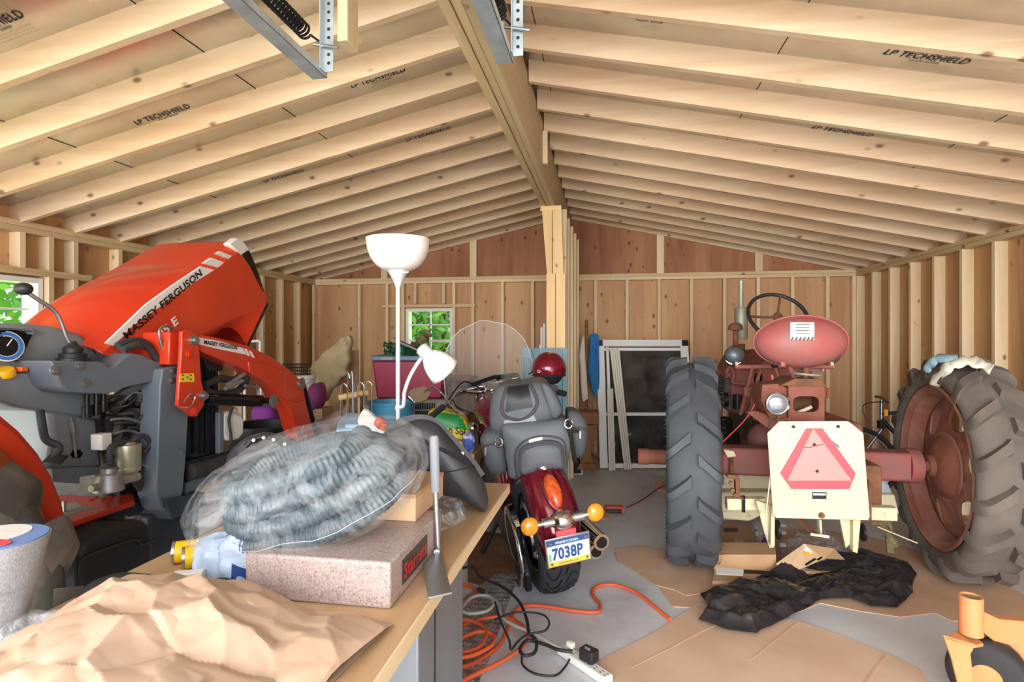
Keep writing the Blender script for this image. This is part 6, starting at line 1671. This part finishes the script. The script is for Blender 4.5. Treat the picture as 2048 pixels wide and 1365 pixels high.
c = at(1178, 938, Z=.0); tv = thing('trestle_bench', (c.x, c.y, 0), 'brown wooden trestle bench end beside the storm windows', 'bench')
T_ = 6.25
slab([(1150,826),(1198,826),(1198,850),(1150,848)], T_-.1, .3).build('bench_seat', M['woodd'], tv, bevel=.004)
slab([(1164,850),(1188,850),(1191,880),(1184,895),(1182,912),(1188,926),(1160,926),(1166,905),(1162,880)], T_, .05).build('trestle_panel', M['woodd'], tv, bevel=.004)
slab([(1152,940),(1160,927),(1190,927),(1200,940)], T_, .07).build('trestle_foot', M['woodd'], tv, bevel=.004)
# storm windows and strips
def storm(name, x0, x1, y0, y1, T, label, lean, rails=(.59,), glass=True):
    o = thing(name, at((x0+x1)/2, y1, T=T), label, 'storm window')
    a, b = at(x0, y0, T=T), at(x1, y0, T=T); c, d = at(x1, y1, T=T), at(x0, y1, T=T)
    a += FW*lean; b += FW*lean
    L = lambda u, v: (a*(1-u)+b*u)*(1-v)+(d*(1-u)+c*u)*v
    def pc_(u0, u1, v0, v1, nm, m, dep=0, th=.03): MB().prism([L(u0, v0)+FW*dep, L(u1, v0)+FW*dep, L(u1, v1)+FW*dep, L(u0, v1)+FW*dep], FW*th).build(nm, M[m], o, smooth=0, bevel=.003 if th > .02 else 0)
    w = .085
    pc_(0, w, 0, 1, 'stile', 'alufr'); pc_(1-w, 1, 0, 1, 'stile', 'alufr'); pc_(w, 1-w, 0, .055, 'rail', 'alufr'); pc_(w, 1-w, .965, 1, 'rail', 'alufr')
    pc_(w+.02, w+.05, .06, .96, 'inner_channel', 'alufr', -.006, .02); pc_(w, 1-w, .065, .09, 'inner_channel', 'alufr', -.006, .02)
    for r in rails: pc_(w, 1-w, r-.012, r+.012, 'meeting_rail', 'alufr', -.002, .02)
    if glass: pc_(w, 1-w, .05, .97, 'pane', 'darkgl', .015, .006)
    if glass:
        for u in (.0, .93): pc_(u+.002, u+.07, .002, .05, 'corner_tab', 'blackm', -.003, .004)
    return o
storm('storm_window', 1200, 1392, 680, 937, 6.5, 'large white framed storm window with dark glass, left of the two', .3)
storm('storm_window', 1400, 1545, 670, 930, 7.0, 'white storm frame without glass, half hidden behind the red tractor', .15, rails=(), glass=False)
storm('screen_frame', 1128, 1166, 905, 950, 6.25, 'small white screen frame on the floor beside the trestle bench', .2, rails=())
def strip(px, T, label, lean): 
    a, b, c, d = [at(*p, T=T) for p in px]; a += FW*lean; b += FW*lean
    o = thing('vinyl_strip', d, label, 'vinyl strip', 'strips leaning on the storm window')
    MB().prism([a, b, c, d], FW*.02).build('strip_body', M['vinylst'], o, smooth=0, bevel=.002)
    for u in (.25, .5, .75):
        L = lambda v: (a*(1-u)+b*u)*(1-v)+(d*(1-u)+c*u)*v
        MB().bar(L(0.0)-FW*.002, L(1)-FW*.002, .006, .006).build('groove', M['greyc'], o, smooth=0)
strip(((1229,699),(1249,698),(1263,940),(1249,940)), 6.35, 'wide cream vinyl strip leaning aslant on the storm window', .3)
strip(((1218,780),(1230,780),(1231,942),(1218,942)), 6.3, 'short white vinyl strip standing left of the slanted one', .12)
# bicycle by the right wall
bc_ = thing('bicycle', (2.62, 5.6, 0), 'black bicycle leaning by the right wall behind the big tractor tire', 'bicycle')
wc_ = at(1712, 893, T=5.3); wn = V((.25, 1, 0)).normalized(); e1 = V((1, -.25, 0)).normalized(); e2 = V((0, 0, 1)); wr = .32
wc_.z = wr+.02
def ring(c, r, n=56): return [c+(e1*cos(2*pi*k/n)+e2*sin(2*pi*k/n))*r for k in range(n)]
w_ = MB().tube(ring(wc_, wr), .021, 10, closed=True).build('front_tire', M['rubber'], bc_)
MB().tube(ring(wc_, wr-.03), .008, 8, closed=True).build('wheel_rim', M['steel'], bc_)
mb = MB()
for k in range(28): a = 2*pi*k/28; mb.cyl(wc_+wn*(.02*(-1)**k), wc_+(e1*cos(a)+e2*sin(a))*(wr-.03), .0012, n=4, caps=False)
sk2 = mb.build('spokes', M['steel'], bc_); sk2['kind'] = 'stuff'
wc2 = wc_+e1*.98+wn*.0
MB().tube(ring(wc2, wr), .021, 10, closed=True).build('rear_tire', M['rubber'], bc_)
MB().tube(ring(wc2, wr-.03), .008, 8, closed=True).build('wheel_rim', M['steel'], bc_)
hd_ = wc_+e1*.2+e2*.42; bb_ = wc_+e1*.58+e2*-.02; st_ = wc_+e1*.42*1.1+e2*.5+e1*.02
MB().tube([wc_, hd_-e2*.1, hd_+e2*.18], .014, 10).build('fork', M['steel'], bc_)
MB().tube([hd_, bb_], .018, 10).tube([hd_+e2*.05, st_], .016, 10).tube([st_+e2*.15, bb_], .015, 10).tube([bb_, wc2], .011, 8).tube([st_, wc2], .009, 8).build('frame', M['blackm'], bc_)
MB().tube([hd_+e2*.18-wn*.28, hd_+e2*.2, hd_+e2*.18+wn*.28], .012, 10).build('handlebar', M['blackm'], bc_)
MB().obox(hd_+e2*-.05, (.05, .06, .07)).build('brake', M['blackm'], bc_)
MB().obox(hd_+e2*.06+e1*.03, (.03, .04, .06)).build('reflector', M['yelbtn'], bc_)
MB().tube(catmull([hd_+e2*.18-wn*.2, hd_+e2*.12-e1*.14, hd_-e2*.05-e1*.1, hd_-e2*.1], 6), .004, 6).build('brake_cable', M['black'], bc_)
MB().sphere(st_+e2*.2, (.12, .06, .03), 16, 10).build('saddle', M['leathd'], bc_)
# rag and glove on the right tractor tire
ty = MB().lathe([(.52, -.15), (.66, -.16), (.69, -.14), (.69, .14), (.66, .16)], (2.165, 4.0, TZ), (1, 0, 0), 96); pt = Proj(ty)
def drape(name, path, w, m, label, cat, seed, thick=.014):
    pts = catmull([V((a, b, 0)) for a, b in path], 8); mb = MB(); rows = []
    for i, q in enumerate(pts):
        t = (pts[min(i+1, len(pts)-1)]-pts[max(i-1, 0)]).normalized(); n = V((-t.y, t.x, 0)); row = []
        ww = w*(.7+.5*abs(sin(i*.37+seed)))
        for k in range(7):
            u = -1+2*k/6; p2 = q+n*u*ww; h = pt(p2.x, p2.y, thick+.012*noise.noise(V((p2.x*.09, p2.y*.09, seed)))+.012*(1-u*u))
            row.append(h)
        if all(x is not None for x in row): rows.append(row)
    mb.loft(rows, closed=False); return solo(name, mb, m, label, cat, smooth=60, solid=.01)
drape('white_rag', [(1982,745),(1960,733),(1930,727),(1905,735),(1885,752),(1872,775),(1866,795),(1868,806)], 9, M['rag'], 'white rag draped over the top of the right tractor tire', 'rag', 1)
drape('work_glove', [(1858,742),(1866,730),(1880,722),(1900,722),(1914,722)], 7, M['glove'], 'pale blue glove lying on the right tractor tire beside the white rag', 'glove', 4)

# ---- floor: cardboard
M['card2'] = mat('floor_cardboard', 'd8b698', .85, col2='c59f80', vs=2.2, vr=(.38, .66), bump=.08, bs=12)
M['card3'] = mat('floor_cardboard_pale', 'dcc0a6', .85, col2='ccab8e', vs=1.8, vr=(.38, .66), bump=.08, bs=12)
M['card4'] = mat('floor_cardboard_dark', '94705a', .85, col2='735038', vs=3, bump=.08, bs=12)
fl_items = [
 ('cardboard_sheet', [(935,1060),(1010,1070),(1075,1100),(1080,1140),(1030,1165),(985,1178),(935,1165)], .001, 'card4', 'dark worn cardboard on the floor left of the motorcycle'),
 ('cardboard_sheet', [(1330,1165),(1320,1180),(1345,1215),(1480,1222),(1600,1225),(1640,1208),(1720,1224),(1800,1236),(1870,1228),(1905,1244),(2120,1235),(2010,1170),(1890,1120),(1760,1080),(1640,1060),(1480,1060),(1420,1090)], .001, 'card2', 'wide cardboard sheet on the floor under the red tractor tires'),
 ('cardboard_sheet', [(1228,1100),(1290,1092),(1300,1098),(1420,1110),(1432,1128),(1440,1165),(1470,1178),(1372,1193),(1350,1182),(1312,1172),(1236,1124)], .007, 'card2', 'cardboard sheet with a torn edge under the left tractor tire'),
 ('cardboard_sheet', [(1200,1322),(1300,1272),(1395,1208),(1460,1220),(1592,1242),(1690,1275),(1780,1312),(1840,1340),(1880,1400),(1190,1400)], .001, 'card3', 'large pale cardboard sheet in the right foreground'),
 ('cardboard_scrap', [(1195,1020),(1210,1016),(1228,1030),(1215,1040),(1190,1036)], .001, 'card2', 'small brown cardboard scrap beside the orange charger'),
 ('wood_scrap', [(1311,958),(1338,962),(1338,985),(1309,980)], .001, 'card3', 'pale wood scrap on the floor behind the left tractor tire'),
]
for nm, px, z, m, lab in fl_items:
    o = solo(nm, fsheet(px, z), M[m], lab, 'cardboard' if 'card' in nm else 'wood scrap', smooth=0)
    if 'large' in lab:
        for a, b in (((1262,1335),(1430,1250)), ((1500,1320),(1595,1245)), ((1720,1380),(1770,1312))):
            p, q = at(*a, Z=z+.0045), at(*b, Z=z+.0045); MB().bar(p, q, .012, .002).build('fold_crease', M['card2'], o, smooth=0)
# flattened carton and open carton
fc_ = thing('flattened_carton', at(1490, 1110, Z=0), 'flattened brown shipping carton with white labels, right of the left tractor tire', 'box')
fsheet([(1425,1045),(1505,1050),(1522,1085),(1515,1118),(1425,1118)], .012, .006).build('carton_panel', M['cardin'], fc_, smooth=0)
MB().prism([at(1425,1122,Z=.02), at(1550,1122,Z=.02), at(1552,1148,Z=.0125), at(1428,1148,Z=.0125)], (0, 0, .12)).build('carton_side', M['card'], fc_, smooth=0)
fsheet([(1430,1140),(1550,1144),(1548,1168),(1425,1170)], .018, .02).build('carton_flap', M['cardin'], fc_, smooth=0)
for a in ([(1432,1134),(1487,1140),(1486,1152),(1432,1150)], [(1477,1108),(1511,1110),(1510,1116),(1477,1115)], [(1469,1081),(1487,1081),(1484,1088),(1470,1087)], [(1490,1156),(1512,1158),(1512,1170),(1492,1170)]):
    z = .14 if a[0][1] in (1134,) else (.0185 if a[0][1] < 1150 else .0385)
    fsheet(a, z+.001, .001).build('shipping_label', M['paper'], fc_, smooth=0)
fsheet([(1447,1056),(1476,1057),(1476,1065),(1447,1065)], .0185, .001).build('print_mark', M['inkfaint'], fc_, smooth=0)
fsheet([(1488,1140),(1548,1144),(1548,1150),(1488,1148)], .1405, .001).build('black_tape', M['decalb'], fc_, smooth=0)
oc_ = thing('open_carton', at(1620, 1125, Z=.02), 'brown shipping carton with a yellow sticker lying open behind the black plastic', 'box')
q = [at(1552,1128,Z=.10), at(1608,1088,Z=.2), at(1650,1118,Z=.12), at(1575,1150,Z=.03)]
cp_ = MB().prism(q, V((0, .02, -.012))); cp_.build('carton_panel', M['cardin'], oc_, smooth=0); pjc = Proj(cp_)
MB().prism([q[1], at(1668,1098,Z=.17), at(1690,1120,Z=.08), q[2]], V((0, .02, -.01))).build('carton_panel', M['card'], oc_, smooth=0)
MB().prism([q[0], q[3], at(1565,1160,Z=.012), at(1548,1150,Z=.012)], V((0, .02, 0))).build('carton_flap', M['cardd'], oc_, smooth=0)
MB().prism([at(1555,1150,Z=.012), at(1690,1150,Z=.012), at(1680,1115,Z=.012), at(1600,1100,Z=.012)], (0, 0, .02)).build('carton_base', M['card'], oc_, smooth=0)
decal('shipping_label', pjc, ((1600,1092),(1608,1089),(1626,1106),(1618,1111)), M['paper'], oc_, 3, 3, .002)
decal('yellow_sticker', pjc, ((1608,1106),(1616,1103),(1622,1110),(1612,1113)), M['yelbtn'], oc_, 3, 3, .003)
decal('black_tape', pjc, ((1598,1136),(1640,1110),(1646,1116),(1606,1142)), M['decalb'], oc_, 4, 2, .002)
# plastics
o, pj = crsheet('clear_plastic_sheet', ((1555,1090),(1660,1058),(1715,1130),(1560,1150)), .025, .04, 7, M['film2'], 'crumpled clear plastic sheet under the cream sign plate', 'plastic sheet', 9)
o, pj = crsheet('clear_plastic_wrap', ((1495,1045),(1540,1042),(1545,1100),(1512,1100)), .02, .03, 9, M['film2'], 'clear plastic wrap beside the purple plastic', 'plastic wrap', 2)
o, pj = crsheet('purple_plastic', ((1520,1072),(1548,1066),(1540,1118),(1516,1116)), .035, .02, 9, mat('purple_film', '5d3496', .4), 'purple plastic piece beside the flattened carton', 'plastic piece', 4)
def sheet_poly(name, px, z, amp, f, m, label, cat, seed, n=44):
    rd = random.Random(seed); P = [p.lerp(q, t/2) for p, q in zip([at(a, b, Z=z) for a, b in px], [at(a, b, Z=z) for a, b in px[1:]+px[:1]]) for t in [k_i/7 for k_i in range(14)]]; mb = MB(); k0 = len(P)
    ang = [0]; mid = [at(1480, 1222, Z=z), at(1620, 1170, Z=z), at(1760, 1165, Z=z)]
    def near(p):
        best = None
        for a, b in ((mid[0], mid[1]), (mid[1], mid[2])):
            d = b-a; t = max(0, min(1, (p-a).dot(d)/d.dot(d))); q = a+d*t
            if best is None or (q-p).length < (best-p).length: best = q
        return best
    for k in range(n+1):
        s = 1-k/n
        for i, p in enumerate(P):
            q = near(p)+(p-near(p))*s; e = 1 if k else 0
            q = q+V((.012*noise.noise(q*9), .012*noise.noise(q*9+V((4, 4, 0))), 0))
            r2 = V((q.x*.75+q.y*.3, q.y*1.5-q.x*.2, 0)); h = .004+(amp*.5+crumple(r2, amp*.5, f, seed)+planes(r2, 5, .9, 1)-planes(r2, 11, .9, 5)+planes(q, 26, .6, 8)+.022)*min(1, .15+k*.09)
            q.z = z+max(.003, h); mb.v.append(q)
    for k in range(n):
        for i in range(k0):
            a, b, cc, d = k*k0+i, k*k0+(i+1) % k0, (k+1)*k0+(i+1) % k0, (k+1)*k0+i
            mb.f += [(a, b, cc), (a, cc, d)] if rd.random() < .5 else [(a, b, d), (b, cc, d)]
    return solo(name, mb, m, label, cat, smooth=18)
sheet_poly('black_plastic_sheet', [(1402,1190),(1470,1172),(1545,1150),(1600,1132),(1660,1118),(1700,1112),(1716,1104),(1790,1118),(1815,1126),(1832,1148),(1826,1190),(1795,1218),(1740,1216),(1700,1200),(1640,1203),(1590,1232),(1512,1272),(1450,1262),(1396,1246),(1412,1215)], .014, .03, 5, M['polyb'], 'crumpled black plastic sheet on the floor in front of the red tractor', 'plastic sheet', 3)
# wood debris by the right tire
for a, b, w, lab in (((1762,1042), (1795,1095), .05, 'splintered grey board slanting down beside the right tractor tire'), ((1776,1050), (1781,1108), .04, 'short upright dark board piece beside the right tractor tire'), ((1745,1046), (1782,1044), .05, 'level wood offcut behind the cream sign plate, by the right tire')):
    solo('wood_offcut', MB().bar(at(*a, T=3.7), at(*b, T=3.62), w, .03), M['drift'], lab, 'wood offcut', 'offcuts by the right tire', bevel=.003)
solo('wood_splinter', MB().bar(at(1755,1054,T=3.6), at(1835,1087,T=3.5), .008, .006), M['studZ'], 'thin pale wood splinter sticking out by the right tire', 'splinter')
# charger and cords
cg = thing('battery_charger', at(1229, 1028, Z=0), 'orange and black battery charger on the floor', 'battery charger')
cp0 = at(1229, 1028, Z=0); Rz = Matrix.Rotation(.12, 3, 'Z')
MB().obox(cp0+V((0, .03, .028)), (.155, .085, .04), Rz).build('charger_body', M['blackp'], cg, bevel=.008)
MB().obox(cp0+V((0, .03, .05)), (.15, .08, .016), Rz).build('charger_top', M['orange'], cg, bevel=.006)
for sx in (-.072, .068): MB().obox(cp0+V((sx, .03, .03)), (.018, .09, .05), Rz).build('charger_end', M['orange'], cg, bevel=.006)
def cord(name, px, z, r, m, label, n=8, closed=False, cat='cord'):
    P = catmull([at(p[0], p[1], Z=(p[2] if len(p) > 2 else z)) for p in px], n, closed)
    return solo(name, MB().tube(P, r, 8, closed=closed), m, label, cat, smooth=60)
cord('charger_lead', [(1253,1016,.03),(1285,1000,.03),(1310,982,.02),(1345,962,.02),(1400,935,.05)], .02, .005, M['redc'], 'dark red lead running from the charger to the tractor')
cord('charger_lead', [(1206,1026,.03),(1195,1034,.02),(1180,1040),(1160,1052),(1140,1060)], .012, .005, M['blackc'], 'short black cord entering the charger from the left')
cord('extension_lead', [(1340,1240),(1310,1215),(1270,1185),(1225,1170),(1192,1175),(1185,1190),(1200,1210),(1195,1225),(1150,1223),(1100,1215),(1060,1212),(1030,1222),(1018,1250),(1000,1290),(960,1320),(935,1332),(900,1340)], .012, .010, M['orange'], 'long orange extension cord curving across the floor past the rear wheel')
cord('extension_lead', [(925,1252),(960,1240),(1000,1235),(1035,1245),(1055,1270),(1050,1290),(1010,1320),(960,1345),(910,1370)], .033, .010, M['orange'], 'orange extension cord loop in front of the bench leg, widest loop')
cord('extension_lead', [(920,1240),(950,1245),(972,1262),(965,1290),(935,1305),(915,1300),(920,1280),(955,1265),(985,1270),(985,1290),(950,1310),(910,1318)], .056, .010, M['orange'], 'small tight orange cord coil beside the bench leg', closed=False)
cord('extension_lead', [(920,1172),(940,1172),(952,1185),(945,1198),(920,1205)], .014, .010, M['orange'], 'orange cord bend farthest back beside the bench leg')
cord('power_lead', [(925,1215),(945,1195),(975,1192),(988,1205),(975,1222),(940,1228),(918,1220)], .078, .009, M['greyc'], 'light grey cord loop beside the bench leg')
cord('power_lead', [(968,1192,.06),(995,1205),(1005,1235),(1030,1252),(1070,1268),(1110,1292),(1130,1302)], .055, .009, M['greyc'], 'light grey cord leading to the power strip')
cord('black_cable', [(915,1140),(945,1135),(960,1155),(1000,1172),(1035,1200),(1052,1235),(1058,1265),(1072,1282),(1070,1305),(1050,1312),(1040,1300),(1055,1282),(1090,1290),(1115,1300),(1145,1304)], .10, .008, M['blackc'], 'thick black cable looping to the power strip')
cord('black_cable', [(990,1205),(1000,1240),(1018,1280),(1022,1300),(1035,1285),(1055,1270),(1090,1262),(1098,1245),(1085,1230),(1050,1225),(1020,1228),(990,1240)], .125, .005, M['blackc'], 'thin black wire loop lying over the orange cords')
cord('black_cable', [(1045,1308),(1045,1330),(1070,1348),(1110,1352),(1130,1335),(1140,1318)], .022, .005, M['blackc'], 'thin black cord curling below the power strip')
MB_ = MB().obox(at(962, 1182, Z=.10), (.05, .02, .022), Matrix.Rotation(-.5, 3, 'Z')); solo('cord_plug', MB_, M['blackp'], 'black plug end where the grey cord starts', 'plug', bevel=.004)
ps = thing('power_strip', at(1170, 1325, Z=0), 'white power strip with a black adapter plugged in', 'power strip')
a, b = at(1122, 1298, Z=.02), at(1218, 1362, Z=.02); dps = (b-a).normalized()
MB().bar(a, b, .062, .036).build('strip_body', M['stripw'], ps, bevel=.01, seg=3)
for k in (.62, .74, .86, .95, .3):
    c = a.lerp(b, k)+V((0, 0, .0185)); n = V((-dps.y, dps.x, 0))
    for s in (-.008, .008): MB().bar(c+n*s-dps*.005, c+n*s+dps*.005, .003, .001).build('socket_slot', M['black'], ps, smooth=0)
ad = thing('power_adapter', a.lerp(b, .56)+V((0, 0, .02)), 'black wall adapter plugged into the power strip', 'adapter')
MB().obox(a.lerp(b, .56)+V((.01, -.0, .052)), (.075, .055, .055), Matrix.Rotation(-.6, 3, 'Z')).build('adapter_body', M['blackp'], ad, bevel=.006)
for k in range(4): MB().obox(a.lerp(b, .56)+V((.004, .004-.006*k, .0802)), (.03, .002, .0006), Matrix.Rotation(-.6, 3, 'Z')).build('label_print', M['greyc'], ad, smooth=0)
solo('white_plug', MB().obox(a.lerp(b, .22)+V((.0, -.0, .05)), (.04, .028, .026), Matrix.Rotation(-.6, 3, 'Z')), M['stripw'], 'white plug on the power strip beside the adapter', 'plug', bevel=.006)
solo('diamond_plate', fsheet([(990,1150),(1038,1150),(1012,1220),(975,1330),(955,1372),(880,1372),(905,1215)], .005, .004), M['dplate'], 'silver diamond-pattern floor mat under the orange cords', 'floor mat', smooth=0)
# orange caster
oc2 = thing('mower_caster', at(1960, 1360, Z=0), 'orange mower caster fork with a black wheel, at the right edge', 'caster')
TC = 2.3; p0 = at(1942, 1192, T=TC); p1 = V((p0.x, p0.y, zat(1268, TC)))
MB().lathe([(.034, 0), (.041, 0), (.041, p0.z-p1.z), (.034, p0.z-p1.z)], p1, (0, 0, 1), 32, closed=True).build('pivot_tube', M['orp'], oc2, smooth=40)
MB().cyl(p1+V((0, 0, .0)), p1+V((0, 0, p0.z-p1.z-.008)), .034, n=24).build('pivot_pin', M['alu'], oc2)
MB().prism([at(1962,1222,T=TC), at(2000,1240,T=TC-.02), at(2060,1245,T=TC-.02), at(2120,1260,T=TC), at(2120,1350,T=TC), at(2062,1340,T=TC), at(2040,1310,T=TC), at(2020,1292,T=TC), at(1990,1285,T=TC), at(1962,1262,T=TC)], FW*.05).build('support_arm', M['orp'], oc2, bevel=.006)
MB().prism([at(1888,1272,T=TC-.06), at(1922,1260,T=TC+.06), at(1998,1282,T=TC+.08), at(1950,1292,T=TC-.06)], (0, 0, -.012)).build('fork_crown', M['orp'], oc2, bevel=.003)
MB().prism([at(1888,1272,T=TC-.06), at(1952,1290,T=TC-.06), at(1942,1310,T=TC-.06), at(1948,1365,T=TC-.06), at(1955,1400,T=TC-.06), at(1925,1400,T=TC-.06), at(1905,1320,T=TC-.06)], FW*.012).build('fork_leg', M['orp'], oc2, bevel=.003)
MB().prism([at(1998,1282,T=TC+.08), at(2012,1320,T=TC+.08), at(2005,1340,T=TC+.08), at(1985,1300,T=TC+.08)], FW*.012).build('fork_leg', M['orp'], oc2, bevel=.003)
wc3 = at(1975, 1378, T=TC+.01); wc3.z = .14
wx = V((.55, .80, 0)).normalized()
MB().lathe([(.05, -.045), (.11, -.05), (.132, -.04), (.138, -.015), (.138, .015), (.132, .04), (.11, .05), (.05, .045)], wc3, wx, 40).build('wheel_tire', M['rubber'], oc2, smooth=60)
MB().cyl(wc3-wx*.05, wc3+wx*.05, .052, n=24).build('wheel_hub', M['orp'], oc2)
solo('wood_plank', MB().bar(at(285,1085,Z=.02), at(345,1062,Z=.02), .10, .03), M['woodd'], 'short brown plank on the floor beside the tractor fuel tank', 'plank', bevel=.003)

# ---- overhead door hardware
def perf(mb, p, q, w, up): mb.bar(p, q, w, .003, up=up)
for lab, X in (('left', -1.02), ('right', -.345)):
    tk = thing('door_track', (X, 1.2, 2.43), 'galvanized overhead door track end hanging left of the ridge beam' if lab == 'left' else 'galvanized overhead door track end close beside the ridge beam', 'door track')
    s = -1 if lab == 'left' else 1
    MB().box(X-.028, X+.028, .3, 1.90, 2.43, 2.433).box(X-.028, X-.025, .3, 1.90, 2.43, 2.50).build('track_channel', M['galv'], tk, bevel=.001)
    MB().box(X+.025, X+.028, .3, 1.90, 2.43, 2.455).build('track_lip', M['galv'], tk)
    hx = X+.03
    hg = MB().box(hx, hx+.003, 1.84, 1.875, 2.44, 2.72).box(hx, hx+.035, 1.872, 1.875, 2.44, 2.72).build('hanger_angle', M['galv'], tk)
    for k in range(8):
        MB().cyl((hx+.018, 1.8715, 2.47+.03*k), (hx+.018, 1.8765, 2.47+.03*k), .006, n=12).build('hanger_hole', M['dark'], hg)
    MB().cyl((hx-.03, 1.86, 2.535), (hx+.06, 1.86, 2.515), .006, n=8).build('eye_bolt', M['steel'], hg)
    sp_ = thing('extension_spring', (X-.0, 1.3, 2.53), 'black coil spring stretched above the left door track' if lab == 'left' else 'black coil spring above the track beside the ridge beam', 'spring')
    P = []; n = 700
    for k in range(n):
        y = .8+1.0*k/n; a = 2*pi*55*k/n; P.append(V((X+.0+.024*cos(a), y, 2.545+.024*sin(a))))
    P += [V((X+.01, 1.83, 2.545)), V((X+.03, 1.86, 2.535))]
    MB().tube(P, .0042, 5).build('coil', M['blackm'], sp_)
hb2 = MB().box(-.955, -.915, 1.90, 1.99, 2.56, 2.955); solo('hanging_block', hb2, M['studZ'], 'short wooden two-by-four hanging from the rafters behind the track hanger', 'wood block', bevel=.002)
solo('hanger_plate', MB().prism([(-.37, 1.80, 2.44), (-.33, 1.80, 2.44), (-.34, 1.80, 2.72), (-.36, 1.80, 2.72)], (0, .003, 0)), M['galv'], 'small galvanized hanger strap beside the ridge beam', 'strap')
